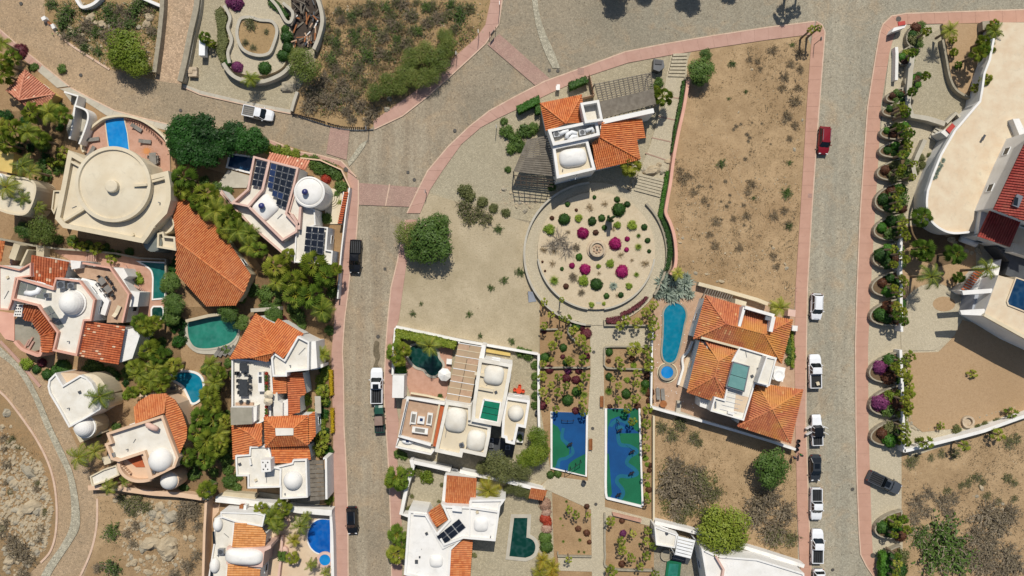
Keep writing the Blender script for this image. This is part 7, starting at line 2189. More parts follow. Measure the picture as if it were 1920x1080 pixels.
# small fittings on the flat roofs: vents, pipes and hatches
FIT = [(130, 765, 4.95), (150, 735, 4.95), (250, 830, 5.5), (240, 842, 5.5), (540, 450, 3.7), (520, 410, 4.5), (600, 405, 4.3), (450, 870, 4.95), (500, 905, 4.95), (535, 925, 4.95), (480, 900, 4.95), (560, 665, 6.05), (545, 685, 6.05), (930, 735, 6.25), (915, 720, 6.25), (875, 838, 5.5), (838, 845, 5.5), (835, 820, 5.5), (960, 825, 4.95), (800, 1000, 5.3), (790, 1030, 5.3), (920, 1005, 5.7), (895, 960, 5.7), (1400, 670, 5.45), (1420, 690, 5.45), (1410, 705, 5.45), (1085, 320, 5.85), (1055, 318, 5.85), (15, 520, 5.95), (8, 560, 5.95), (130, 640, 6.45), (160, 430, 5.55), (135, 390, 5.55), (300, 380, 5.55), (250, 440, 5.55), (420, 1000, 4.15), (410, 1040, 4.15), (1250, 1000, 3.4)]
HS = [o for o in scene.objects if o.parent is None and o.name.startswith('house')]
for k, (a, b, z) in enumerate(FIT):
 p = W(a, b, z)
 o = min(HS, key=lambda q: (q.location.x - p.x) ** 2 + (q.location.y - p.y) ** 2)
 if k % 3 == 0:
  MB().tube([p, p + Vector((0, 0, .5))], .09, 7).part('vent_pipe', 'steel', o)
 elif k % 3 == 1:
  MB().box(p, (.4, .4, .22), .4).part('roof_drain_box', 'dark_metal' if k % 2 else 'cream_wall', o)
 else:
  MB().bar(p, p + Vector((RND.uniform(-1.6, 1.6), RND.uniform(-1.6, 1.6), .05)), .07).part('pipe_run', 'steel', o)
# ------------------------------------------------------------------ vehicles
V = vehicle
V('white pickup with a pale open bed parked across the top lane', 'pickup_truck', 'pickup truck', 485, 213, -12, 'paint_white', 5.2, 1.95, 'pickup', bed='cloth_grey')
V('black pickup parked nose down beside the solar house', 'pickup_truck', 'pickup truck', 667, 481, -93, 'paint_black', 5.6, 2.0, 'pickup')
V('white double-cab pickup parked nose up by the dark pool garden', 'pickup_truck', 'pickup truck', 707, 723, 90, 'paint_white', 6.0, 2.1, 'pickup', glassroof=True)
V('small dark green open-top off-roader with a tan top', 'off_roader', 'off-roader', 712, 785, 93, 'paint_green', 4.6, 1.8, 'jeep', roofmat='paint_brown')
V('black estate car parked nose down by the royal blue pool wall', 'parked_car', 'car', 661, 975, -88, 'paint_black', 4.6, 1.85, 'suv', glassroof=True)
V('dark red car near the top of the right lane', 'parked_car', 'car', 1544, 264, -94, 'paint_red', 4.7, 1.9, 'suv')
V('white hatchback-style car alone below the round step on the right lane', 'parked_car', 'car', 1530, 575, -92, 'paint_white', 4.4, 1.9, 'suv')
V('white pickup with a box in its bed, beside the hip-roofed house', 'pickup_truck', 'pickup truck', 1527, 696, 91, 'paint_white', 5.7, 2.05, 'pickup', cargo=True)
V('white off-roader with all its doors wide open', 'off_roader', 'off-roader', 1530, 806, 92, 'paint_white', 5.2, 1.9, 'jeep', roofmat='paint_black', open_doors=True)
V('dark grey saloon parked below the open-doored off-roader', 'parked_car', 'car', 1528, 877, -90, 'paint_darkgrey', 4.4, 1.8, 'sedan', glassroof=True)
V('white pickup with its bed towards the dark grey saloon', 'pickup_truck', 'pickup truck', 1529, 944, -90, 'paint_white', 5.4, 1.95, 'pickup')
V('white pickup nose up, second last in the row on the right lane', 'pickup_truck', 'pickup truck', 1531, 1023, 89, 'paint_white', 5.7, 2.0, 'pickup')
V('white car cut off by the bottom edge of the right lane', 'parked_car', 'car', 1534, 1092, -89, 'paint_white', 4.6, 1.9, 'suv')
V('dark grey pickup parked askew across the right pavement', 'pickup_truck', 'pickup truck', 1657, 904, -25, 'paint_grey', 5.9, 2.05, 'pickup', glassroof=True)
V('red car half cut off by the right edge on the villa terrace', 'parked_car', 'car', 1925, 194, 82, 'paint_red', 4.5, 1.9, 'suv', z=4.03)
# a person and a wheelbarrow by the corner of the hip-roofed house
def person(label, px, py, ang, shirt, z=.13):
 o = thing('person', label, 'person', px, py, z, None, math.radians(ang))
 me = bpy.data.meshes.new('body')
 J = [(0, 0, .95), (0, 0, 1.2), (0, 0, 1.42), (0, 0, 1.5), (0, .02, 1.62), (0, .02, 1.74), (.18, 0, 1.4), (.24, .12, 1.15), (.2, .34, 1.0), (-.18, 0, 1.4), (-.24, .1, 1.15), (-.2, .3, 1.0), (.1, 0, .9), (.12, .08, .5), (.12, .0, .08), (.12, .14, .04), (-.1, 0, .9), (-.12, -.06, .5), (-.12, -.18, .08), (-.12, -.05, .04)]
 E = [(0, 1), (1, 2), (2, 3), (3, 4), (4, 5), (2, 6), (6, 7), (7, 8), (2, 9), (9, 10), (10, 11), (0, 12), (12, 13), (13, 14), (14, 15), (0, 16), (16, 17), (17, 18), (18, 19)]
 Rr = [.15, .15, .16, .07, .10, .09, .07, .05, .04, .07, .05, .04, .1, .07, .05, .04, .1, .07, .05, .04]
 me.from_pydata(J, E, [])
 me.materials.append(MATS['skin'])
 b = link('body', me, o)
 sk = b.modifiers.new('skin', 'SKIN')
 for v, q in zip(me.skin_vertices[0].data if me.skin_vertices else [], Rr):
  v.radius = (q, q)
 if not me.skin_vertices:
  pass
 b.modifiers.new('smooth', 'SUBSURF').levels = 1
 MB().lathe((0, 0, .88), [(.19, 0), (.2, .25), (.22, .5), (.12, .6), (.09, .62)], 12).part('shirt', shirt, None) if False else None
 m = MB().lathe((0, 0, .9), [(.185, 0), (.19, .2), (.22, .45), (.13, .57)], 12)
 link('shirt', mesh('shirt', m.v, m.f, shirt, True, m.mi), o)
 m = MB().lathe((0, .02, 1.68), [(.2, 0), (.13, .03), (.12, .1), (0, .13)], 12)
 link('hat', mesh('hat', m.v, m.f, 'black_metal', True, m.mi), o)
 return o
person('person in a dark blue shirt and dark hat at the corner of the wall', 1484, 855, 20, 'shirt_dark')
person('person in a green shirt and dark hat on the pavement edge', 1497, 850, 80, 'shirt_green')
for k, (a, b) in enumerate(((1496, 826), (1495, 834), (1493, 842))):
 o = thing('bucket', 'dark bucket standing by the wall corner, %s of three' % ('top', 'middle', 'bottom')[k], 'bucket', a, b, .13, 'dark buckets by the wall corner')
 MB().lathe(W(a, b, .13), [(.22, 0), (.3, .5), (.25, .5), (.2, .1), (0, .1)], 10).part('bucket', 'black_metal', o)
# low fence of short black stakes along the kerb
fn = thing('fence', 'low row of dark stakes along the kerb above the pink crossing', 'fence', 620, 233)
for i in range(44):
 t = i / 43
 q = smooth_line([(549, 214), (590, 224), (640, 238), (692, 241)], 15)
 a = q[min(len(q) - 1, int(t * (len(q) - 1)))]
 p = W(a[0], a[1])
 MB().bar(p, p + Vector((0, 0, RND.uniform(.5, .9))), .16).part('stake', 'dark_timber', fn)
# ------------------------------------------------------------------ planting
# dark ficus hedge-trees behind the solar house
trees([(350, 250, 36, 5), (388, 252, 34, 5), (362, 285, 34, 5), (395, 290, 28, 4.5), (338, 278, 22, 4), (440, 254, 30, 5), (472, 266, 32, 5), (425, 275, 26, 4.5), (490, 272, 18, 4)], 'tree_ficus', 'dense dark green ficus tree', 'dark ficus trees')
trees([(85, 432, 30, 4.5)], 'tree_mesquite', 'wide olive green tree', None)
trees([(50, 432, 18, 3), (330, 570, 22, 4), (326, 592, 17, 3), (322, 528, 20, 4), (432, 586, 20, 4), (455, 604, 16, 3), (515, 592, 18, 3)], 'tree_shrubby', 'shrubby green tree', 'small trees among the houses')
# palms, left block
palms([(8, 82, 18), (8, 140, 22), (95, 212, 26), (62, 212, 24), (118, 216, 18), (28, 245, 24), (55, 248, 22), (78, 262, 18), (12, 270, 20), (25, 108, 16), (5, 118, 18)], h=4.5)
palms([(6, 236, 18, 4.5)], 'banana', 'yellowish banana-leaved palm', 4.5)
palms([(45, 312, 26, 5), (18, 352, 28, 6), (62, 322, 18, 5), (48, 372, 18, 5), (75, 390, 16, 4)], 'feather', 'arching feather palm', 5, 'feather palms')
palms([(346, 334, 26), (342, 356, 22), (386, 364, 26), (408, 396, 28), (432, 408, 26), (448, 432, 28), (470, 440, 24), (470, 462, 22), (425, 430, 22), (392, 392, 22), (484, 470, 20), (372, 380, 20)], 'fan', 'broad-leaved palm', 4.6, 'palms around the solar house')
palms([(517, 502, 28), (590, 497, 30), (553, 530, 28), (610, 518, 24), (555, 552, 26), (583, 555, 28), (606, 582, 28), (520, 530, 18), (630, 505, 14), (540, 480, 18)], 'fan', 'broad-leaved palm', 4.8, 'palms around the solar house')
palms([(607, 664, 19, 3)], 'feather_green', 'bright green palm', 3, 'feather palms')
palms([(275, 612, 22), (262, 604, 18), (290, 606, 18), (282, 656, 22), (262, 702, 22), (300, 668, 20), (326, 684, 18), (316, 700, 18), (292, 690, 20), (255, 690, 18), (270, 726, 18), (302, 722, 17), (286, 712, 20), (250, 735, 14)], 'fan', 'broad-leaved palm', 4.2, 'palms between the pools')
palms([(396, 684, 20), (404, 716, 22), (392, 740, 20), (412, 700, 16), (378, 782, 24), (402, 790, 24), (390, 826, 26), (350, 856, 22), (372, 812, 22), (412, 812, 20), (406, 842, 20), (425, 790, 16), (386, 862, 20), (388, 918, 19), (415, 830, 18), (400, 760, 18)], 'fan', 'broad-leaved palm', 4.2, 'palms below the turquoise pool')
palms([(192, 742, 28, 6), (150, 856, 28, 4), (206, 914, 19, 4), (180, 845, 20, 4), (235, 902, 14, 3)], 'feather', 'arching feather palm', 4, 'feather palms')
palms([(508, 970, 24), (530, 952, 20), (490, 955, 16), (520, 985, 18), (548, 1046, 15, 2)], 'fan', 'broad-leaved palm', 4, 'palms in the royal blue pool court')
palms([(564, 984, 21, 4), (575, 968, 12, 3), (585, 1058, 15, 3), (610, 1072, 12, 3)], 'feather', 'arching feather palm', 3.5, 'feather palms')
palms([(552, 1012, 16, 2)], 'banana', 'yellowish banana-leaved palm', 2)
palms([(140, 456, 13), (180, 466, 14), (208, 486, 11), (155, 462, 10), (110, 300, 14), (98, 305, 12), (118, 285, 14), (70, 340, 10), (28, 170, 12)], 'fan_small', 'small fan palm', 1.5, 'small fan palms')
shrubs([(260, 522, 13), (265, 558, 8), (53, 682, 13), (240, 740, 10)], 'bush_lime', 'lime green bush', 'bushes round the houses')
shrubs([(70, 692, 9), (90, 702, 11), (120, 690, 18, .7), (105, 695, 10)], 'round_green', 'dark green clipped bush', 'bushes round the houses')
shrubs([(80, 680, 10), (40, 97, 14), (30, 105, 8), (525, 605, 18), (480, 600, 10)], 'round_maroon', 'maroon bush', 'bushes round the houses')
shrubs([(530, 655, 14), (538, 640, 12)], 'round_red', 'dark reddish bush', 'bushes round the houses')
shrubs([(175, 685, 14), (165, 695, 12), (112, 318, 12), (85, 275, 12), (118, 130, 10), (62, 128, 8), (68, 125, 7), (200, 463, 8), (170, 466, 10), (118, 300, 10), (330, 500, 10), (310, 540, 10), (500, 575, 14), (520, 572, 12), (505, 340, 0.1), (90, 330, 12), (80, 310, 12), (345, 450, .1), (475, 545, 14), (500, 550, 16), (455, 560, 10), (560, 590, 16), (440, 700, 10), (425, 655, 10), (305, 640, 10), (240, 700, 12), (210, 696, 12), (190, 690, 10), (435, 900, 12), (450, 890, 10), (430, 880, 12), (425, 860, 14), (445, 912, 10), (430, 835, 12), (340, 830, 12), (365, 890, 12), (346, 915, 10), (220, 800, 10), (186, 812, 8)], 'bush_loose', 'loose green bush', 'loose bushes round the houses')
shrubs([(505, 280, 12), (520, 283, 12), (538, 285, 12), (555, 290, 10), (572, 296, 8)], 'bush_yellow', 'yellow-green bush', 'bushes along the tiled corner roof')
shrubs([(590, 305, 15), (605, 314, 15), (622, 318, 14), (634, 330, 11), (640, 350, 13), (632, 366, 8), (612, 410, 12), (596, 318, 10)], 'bush_loose', 'loose green bush', 'bushes on the street corner')
shrubs([(612, 336, 10)], 'round_red', 'bright red-brown bush', None)
shrubs([(637, 378, 7)], 'bush_yellow', 'small yellow-green bush', None)
# strip between the orange house and the lane
shrubs([(605, 710, 12), (604, 728, 13), (607, 748, 12), (606, 785, 12), (600, 800, 12), (604, 820, 14), (600, 842, 13), (612, 700, 10), (568, 746, 15), (575, 752, 10), (585, 772, 8), (610, 690, 10), (598, 808, 8), (616, 940, 7), (622, 935, 6)], 'bush_yellow', 'leafy green bush', 'bushes beside the street hedge')
palms([(604, 664, 12, 2), (604, 822, 16, 2), (600, 840, 15, 2), (606, 735, 12, 1.5)], 'fan_small', 'small fan palm', 1.5, 'small fan palms')
hedge('long yellow-flowering street hedge, upper piece', [(616, 694), (623, 694), (624, 742), (618, 742)], 1.0, 'leaf_yellow')
hedge('long yellow-flowering street hedge, lower piece', [(619, 766), (625, 766), (626, 812), (620, 812)], 1.0, 'leaf_yellow')
# dark pool garden
hedge('thick hedge along the wall below the empty lot', [(742, 617), (800, 628), (856, 641), (852, 655), (800, 643), (752, 634), (748, 660), (739, 660)], 2.2, 'leaf_yellowgreen', 0, 40, .26)
palms([(741, 660, 20), (756, 655, 16), (748, 676, 14)], 'fan', 'broad-leaved palm', 4, 'palms by the dark pool')
palms([(806, 648, 24, 7)], 'feather', 'tall arching feather palm', 7, 'feather palms')
shrubs([(750, 696, 15)], 'round_bright', 'big round clipped bush', None)
shrubs([(757, 738, 5), (826, 743, 6), (748, 850, 10), (757, 855, 8), (990, 665, 12), (975, 660, 10), (1003, 685, 9), (1004, 705, 9), (1003, 722, 9), (1004, 742, 9), (1002, 760, 8)], 'bush_loose', 'loose green bush', 'bushes round the domed house')
palms([(744, 893, 22, 3.4), (752, 905, 18, 3.4), (733, 903, 14, 3.2), (744, 1002, 20, 3.4), (742, 1038, 21, 3.4), (755, 1018, 12, 3), (768, 885, 11, 2.5)], 'fan', 'broad-leaved palm', 3.4, 'palms along the street wall')
shrubs([(801, 893, 14, 1.1)], 'bush_yellow', 'round yellow-green bush', None)
shrubs([(769, 955, 9), (823, 940, 4), (807, 953, 4), (772, 930, 5), (829, 908, 5), (890, 1040, 6), (776, 880, 9), (784, 885, 8)], 'bush_olive', 'small olive bush', 'small bushes in the gravel garden')
palms([(917, 918, 30, 4.4)], 'banana', 'big yellowing banana palm', 4.4)
trees([(930, 866, 28, 5), (950, 880, 26, 5), (905, 876, 14, 4), (978, 884, 20, 4)], 'tree_olive', 'grey-green tree', 'grey-green trees by the domed house')
trees([(1008, 820, 22, 4.4), (1004, 850, 24, 4.6), (985, 858, 20, 4.2), (1018, 845, 14, 3.5)], 'tree_yellowgreen', 'yellow-green tree', 'yellow-green trees by the left play court')
trees([(975, 918, 15, 2.4), (955, 916, 12, 2.2), (990, 926, 11, 2)], 'tree_olive', 'small grey-green tree', 'small trees below the white wall')
shrubs([(1022, 945, 12), (1024, 960, 10), (1025, 990, 11)], 'round_pale', 'pale pink flowering bush', 'flowering hedge bushes')
shrubs([(1022, 972, 12), (1026, 980, 9)], 'round_red', 'red-orange flowering bush', 'flowering hedge bushes')
shrubs([(1022, 1008, 13), (1024, 1024, 13), (1046, 888, 8), (1032, 890, 8)], 'round_shrub', 'dark green bush', 'flowering hedge bushes')
palms([(1018, 1050, 18), (1036, 1062, 18), (1012, 1072, 18), (1034, 1080, 16)], 'banana', 'green banana clump', 1.6)
# big street tree over the pavement and the empty lot
grow('tree', 'tree', 'broad dense green tree', 'tree_shrubby', 812, 452, 43, 2.6, 'limbs', 'big tree on the empty lot', .75)
grow('tree', 'tree', 'broad olive tree overhanging the pavement', 'tree_mesquite', 768, 440, 26, 2.4, 'limbs', 'big tree on the empty lot', .75)
grow('tree', 'tree', 'lower lobe of green tree', 'tree_shrubby', 785, 470, 26, 2.0, 'limbs', 'big tree on the empty lot', .75)
grow('tree', 'tree', 'upper young green tree', 'tree_shrubby', 822, 418, 22, 2.0, 'limbs', 'big tree on the empty lot', .75)
shrubs([(872, 392, 20), (895, 400, 18), (912, 412, 15), (880, 412, 16)], 'scrub_olive', 'straggly grey-green scrub', 'scrub on the empty lot')
shrubs([(873, 358, 15), (880, 368, 13), (905, 380, 12), (925, 390, 10), (948, 400, 9)], 'bush_olive', 'olive bush', 'bushes along the top of the empty lot')
shrubs([(775, 588, 7), (945, 525, 9), (920, 540, 8), (975, 510, 10), (935, 430, 10), (790, 570, 5), (880, 590, 7), (960, 640, 8), (900, 630, 6)], 'scrub_green', 'small green scrub', 'scrub on the empty lot')
o = thing('sheet', 'pale blue-white board leaning at the edge of the empty lot', 'board', 994, 556)
A_ = PL([(990, 546), (998, 547), (1006, 565), (991, 567)], 0)
MB().add([A_[0] + Vector((0, 0, .9)), A_[1] + Vector((0, 0, .9)), A_[2] + Vector((0, 0, .1)), A_[3] + Vector((0, 0, .1))] + [v + Vector((0, 0, .04)) for v in A_], [(0, 1, 2, 3), (4, 5, 6, 7)]).part('board', 'grey_wall', o)
MB().bar(A_[0], A_[0] + Vector((0, 0, .9)), .08).part('prop', 'old_timber', o)
# round garden
Z = .85
def bed(rows, key, look, sq=.9):
 shrubs(rows, key, look, 'plants of the round garden', sq, None, None, Z)
bed([(1160, 393, 13), (1058, 411, 12), (1110, 415, 8.5), (1128, 409, 6.5), (1114.5, 370, 4), (1157, 374, 6), (1176, 383, 6), (1064, 383, 5), (1133, 427, 5), (1208, 426, 6), (1214, 451, 5.5), (1217, 471, 4), (1053.5, 504, 4), (1164, 553, 5.5), (1118, 533, 12), (1137, 555, 5.5)], 'round_green', 'clipped green mound')
bed([(1085.6, 482, 7)], 'round_bright', 'bright green clipped mound')
bed([(1153.5, 457, 12), (1093, 437, 11.5), (1097, 505, 11), (1166, 509, 12), (1176, 448, 5), (1174.6, 468, 5), (1072.5, 498, 5.5)], 'round_magenta', 'magenta flowering mound')
bed([(1035, 409, 4.5), (1117, 436, 5.5), (1061, 537, 5.5), (1080.5, 394, 3.2), (1017, 491, 2.5), (1022, 508, 2.5)], 'round_brown', 'small brown-maroon mound')
bed([(1074, 520, 10), (1080, 464, 9), (1090, 549, 8)], 'scrub_grey', 'dark grey twiggy mound')
bed([(1085, 409, 8), (1185, 422, 10), (1144, 494, 8), (1029.5, 430, 11), (1157, 422, 8), (1179, 536, 6.5), (1094, 526, 11), (1109, 571, 6), (1122, 499, 5), (1132, 569, 4)], 'bush_lime', 'lime green bush')
bed([(1106, 389, 10), (1134, 382, 8), (1164, 479, 7.5), (1185, 488, 5), (1019, 469, 9), (1209, 494, 10), (1036, 495, 8), (1157, 555, 5), (1123, 513, 5), (1065, 435, 6), (1040, 470, 9), (1150, 430, 5)], 'dry_tuft', 'dry tan tuft', .6)
bed([(1196.5, 463, 10), (1197, 442, 6), (1193, 515, 7), (1039, 526, 13), (1142, 380, .1)], 'yucca', 'spiky yucca', .9)
bed([(1150, 536, 10)], 'agave', 'grey-green agave')
bed([(1048, 452, 26), (1064, 468, 20), (1035, 462, 18)], 'bare', 'leafless pale branching shrub', .7)
cc = W(1142, 412, Z)
o = link('cactus', None, None, (cc.x, cc.y, Z), category='cactus', label='tall column cactus above the fountain in the round garden')
for k, (dx, dy, hh) in enumerate(((0, 0, 4.2), (.5, .3, 3.0), (-.4, .4, 2.4), (.2, -.5, 3.4), (-.5, -.2, 2.8))):
 m = MB()
 prof, seg = [], 12
 vs = []
 for zz, q in ((0, .8), (.3, 1), (.8, 1), (.95, .8), (1, .2)):
  for j in range(seg):
   a = 2 * math.pi * j / seg
   rr_ = .22 * q * (1.15 if j % 2 else .85)
   vs.append((dx * (.4 + .6 * zz) + rr_ * math.cos(a), dy * (.4 + .6 * zz) + rr_ * math.sin(a), zz * hh))
 fs = [(i * seg + j, i * seg + (j + 1) % seg, (i + 1) * seg + (j + 1) % seg, (i + 1) * seg + j) for i in range(4) for j in range(seg)]
 m.add(vs, fs)
 link('stem', mesh('stem', m.v, m.f, 'cactus_green'), o)
shrubs([(1240, 530, 20), (1262, 525, 20), (1284, 532, 20), (1250, 548, 20), (1272, 548, 20), (1292, 552, 15), (1234, 552, 14), (1260, 560, 15), (1286, 520, 14), (1244, 514, 13)], 'agave', 'big grey-blue agave', 'grey agaves at the head of the long pool', 1.0, 'agave', 'agave')
palms([(1270, 512, 14, 3)], 'feather_green', 'feather palm over the agaves', 3, 'feather palms')
# terraces, left of the walkway
palms([(1021, 566, 9), (1034, 590, 8), (1064, 598, 10), (1053, 562, 6, 4), (1020, 611, 9), (1075, 619, 10), (1047, 628, 10), (1089, 638, 13), (1036, 648, 10), (1100, 654, 10), (1066, 675, 9), (1094, 675, 12), (1017, 705, 10), (1048, 707, 10), (1098, 707, 11), (1033, 722, 8), (1062, 723, 9), (1088, 725, 9), (1018, 735, 10), (1047, 736, 10), (1027, 751, 7), (1093, 753, 11), (1042, 767, 9), (1095, 772, 10), (1071, 679, 8), (1034, 674, 6), (1018, 682, 8), (1052, 596, 6)], 'fan_small', 'young fan palm', 2.7, 'young palms on the terraces', .1)
shrubs([(1022, 670, 10), (1081, 734, 10), (1064, 750, 11), (1056, 652, 8), (1061, 680, 7), (1081, 611, 10)], 'round_green', 'dark green bush', 'bushes on the left terrace')
shrubs([(1099, 626, 11), (1062, 709, 9), (1080, 712, 9), (1030, 692, 9), (1055, 669, 5), (1017, 760, 9), (1090, 613, 7), (1100, 668, 7), (1085, 695, 7), (1020, 620, 6), (1079, 770, 8)], 'round_maroon', 'maroon bush', 'bushes on the left terrace')
shrubs([(1065, 695, 7)], 'round_purple', 'purple bush', None)
shrubs([(1095, 740, 10)], 'yucca', 'spiky yucca', None)
shrubs([(1048, 679, 6), (1075, 665, 6), (1085, 660, 6), (1050, 750, 7), (1105, 690, 5)], 'dry_tuft', 'dry tuft', 'dry tufts on the left terrace')
# right of the walkway
palms([(1174, 599, 11), (1162, 611, 10), (1195, 606, 12), (1211, 585, 10), (1226, 612, 12), (1226, 572, 10), (1190, 654, 16), (1214, 656, 12), (1160, 675, 9), (1218, 677, 11), (1165, 689, 10), (1195, 700, 10), (1217, 688, 11), (1149, 711, 6), (1193, 720, 9), (1160, 723, 8), (1159, 750, 9), (1192, 747, 10), (1176, 766, 10), (1215, 767, 12), (1186, 790, 10), (1212, 795, 11), (1212, 840, 8), (1212, 892, 8), (1214, 938, 8), (1210, 820, 8), (1224, 600, 10), (1222, 632, 10)], 'fan_small', 'young fan palm', 2.7, 'young palms on the terraces', .1)
shrubs([(1142, 660, 8), (1142, 706, 8), (1174, 738, 10), (1210, 720, 9)], 'round_green', 'dark green bush', 'bushes on the right terrace')
shrubs([(1141, 677, 5), (1218, 736, 9), (1217, 882, 5), (1218, 872, 5), (1214, 705, 7), (1185, 672, 6), (1216, 918, 6), (1218, 752, 8), (1143, 762, 5), (1195, 762, 7)], 'round_brown', 'red-brown bush', 'bushes on the right terrace')
shrubs([(1141, 733, 11), (1207, 731, 12)], 'yucca', 'spiky green yucca', 'spiky plants on the right terrace')
shrubs([(1210, 858, 6), (1213, 870, 5), (1214, 908, 6), (1211, 928, 6), (1188, 685, 6), (1175, 712, 6)], 'bush_lime', 'small lime bush', 'small bushes beside the right play court')
# lower beds
palms([(1067, 955, 8), (1080, 965, 9), (1102, 965, 7), (1145, 977, 10), (1165, 1015, 10), (1167, 1032, 10), (1187, 1000, 8), (1215, 995, 9), (1212, 1015, 9), (1225, 1022, 9), (1212, 1042, 10), (1184, 1046, 10), (1200, 1062, 9), (1147, 1070, 13), (1229, 1075, 9), (1067, 1049, 8)], 'fan_small', 'young fan palm', 2.7, 'young palms in the lower beds', .1)
shrubs([(1100, 949, 6), (1100, 999, 7), (1105, 1016, 5), (1166, 976, 6), (1084, 991, 6), (1166, 1057, 7)], 'round_brown', 'round brown-green mound', 'mounds in the lower beds')
shrubs([(1168, 1000, 7)], 'round_purple', 'purple flowering mound', None)
shrubs([(1051, 972, 4), (1056, 1015, 4), (1087, 1012, 5), (1072, 936, 3), (1095, 1035, 4), (1085, 1034, 4), (1062, 940, 4), (1055, 985, 3), (1199, 1020, 4)], 'yucca', 'tiny spiky yucca', 'tiny yuccas in the lower beds')
# centre house
palms([(1243, 182, 22, 4), (1230, 172, 12, 3), (1182, 312, 22, 3.6)], 'fan', 'broad-leaved palm', 4, 'palms by the stair path')
trees([(1313, 133, 24, 4), (1322, 106, 13, 3), (1308, 150, 16, 3)], 'tree_shrubby', 'slender green tree', 'trees by the pink wall')
shrubs([(950, 248, 15), (965, 262, 15), (985, 248, 15), (1000, 242, 12), (958, 280, 12), (945, 228, 8), (975, 275, 12), (952, 318, 7), (1235, 155, 10), (1225, 165, 8), (1240, 292, .1), (1035, 352, 8)], 'bush_loose', 'loose green bush', 'bushes by the centre house')
rocks([(945, 355, 5), (958, 362, 4), (985, 395, 5), (993, 388, 4), (975, 380, 4), (1005, 378, 4), (968, 388, 4)], 'pale loose stone', 'stones near the ring path')
# driveway garden and plaza
palms([(384, 70, 12, 2), (472, 150, 18, 3), (396, 82, 10, 1.6)], 'fan', 'broad-leaved palm', 2.5, 'palms round the plaza')
shrubs([(445, 8, 14), (432, 4, 10), (446, 126, 11)], 'round_purple', 'purple-maroon bush', 'bushes round the plaza', z=.6)
shrubs([(497, 128, 13), (538, 70, 12), (540, 90, 11), (532, 105, 12), (535, 55, 8), (428, 118, 8)], 'round_green', 'dark green bush', 'bushes round the plaza', z=.6)
shrubs([(470, 46, 14), (460, 80, 8), (500, 60, 6), (475, 90, 7)], 'scrub_olive', 'low scrub', 'scrub in the plaza island', z=1.0)
trees([(575, 128, 33, 4.4), (560, 108, 18, 3.5)], 'tree_mesquite', 'feathery green tree', 'trees beside the plaza')
# mesquite over the lane and the rounded brush
trees([(245, 98, 42, 4), (260, 120, 30, 3.6), (225, 112, 22, 3)], 'tree_yellowgreen', 'bright feathery mesquite tree', 'mesquites by the top driveway')
trees([(822, 118, 26, 3), (838, 90, 22, 2.8), (806, 145, 24, 3), (780, 150, 22, 3), (760, 138, 20, 2.6), (730, 160, 24, 3), (705, 175, 20, 3), (795, 100, 22, 2.6), (770, 112, 20, 2.6), (835, 70, 16, 2.4), (752, 162, 18, 2.6)], 'tree_mesquite', 'feathery green mesquite', 'mesquites in the upper brush plot')
B = 'brush on the upper plot'
shrubs([(690, 105, 18), (665, 65, 14), (700, 55, 10), (725, 15, 14), (800, 15, 14), (862, 30, 20), (660, 30, 12), (630, 80, 14), (622, 110, 14), (745, 75, 12), (845, 10, 12), (785, 60, 14), (668, 78, 10)], 'scrub_green', 'dark green scrub bush', B)
shrubs([(640, 160, 18), (655, 180, 20), (618, 190, 22), (590, 178, 22), (676, 200, 18), (610, 150, 16), (580, 200, 18), (700, 212, 16), (650, 210, 14), (735, 45, 14), (770, 30, 16), (755, 8, 14), (690, 25, 14), (800, 45, 14), (820, 35, 16), (720, 70, 14), (672, 130, 12), (640, 40, 12), (600, 170, 16), (630, 130, 14), (660, 225, 12), (690, 228, 12), (715, 100, 14), (760, 85, 16)], 'scrub_grey', 'grey leafless thorn scrub', B)
shrubs([(710, 90, 10), (742, 105, 10), (705, 130, 10), (650, 100, 10), (680, 160, 9), (620, 60, 9), (880, 20, 10), (845, 55, 10), (640, 235, .1), (612, 20, 10), (760, 60, 9), (570, 230, .1), (880, 55, 8), (720, 130, 10)], 'dry_tuft', 'dry tan tuft', B)
B = 'brush on the top left plot'
shrubs([(130, 25, 20), (120, 45, 18), (205, 25, 18), (215, 42, 16), (255, 20, 20), (270, 5, 16), (160, 90, 12), (185, 96, 12), (140, 62, 14), (100, 8, 14), (180, 60, 14), (245, 45, 16), (165, 20, 10)], 'scrub_green', 'green scrub bush', B)
shrubs([(165, 50, 18), (225, 55, 18), (150, 75, 16), (200, 68, 16), (285, 60, 14), (210, 85, 12), (125, 70, 14), (240, 28, 14), (280, 25, 12), (225, 20, 14)], 'scrub_grey', 'grey thorn scrub', B)
rocks([(192, 47, 11), (180, 43, 7), (170, 33, 9), (280, 33, 11), (275, 45, 9), (137, 62, 8), (130, 52, 6), (205, 50, 5), (260, 52, 5), (155, 65, 5), (240, 36, 4), (165, 45, 5), (215, 30, 4)], 'pale boulder', 'boulders on the top left plot')
rocks([(651, 18, 4), (630, 18, 4), (615, 56, 4), (652, 12, 3), (695, 117, 4), (725, 205, 7), (730, 185, 7), (855, 100, 4), (625, 24, 3), (905, 60, 3)], 'small pale boulder', 'stones on the upper brush plot')
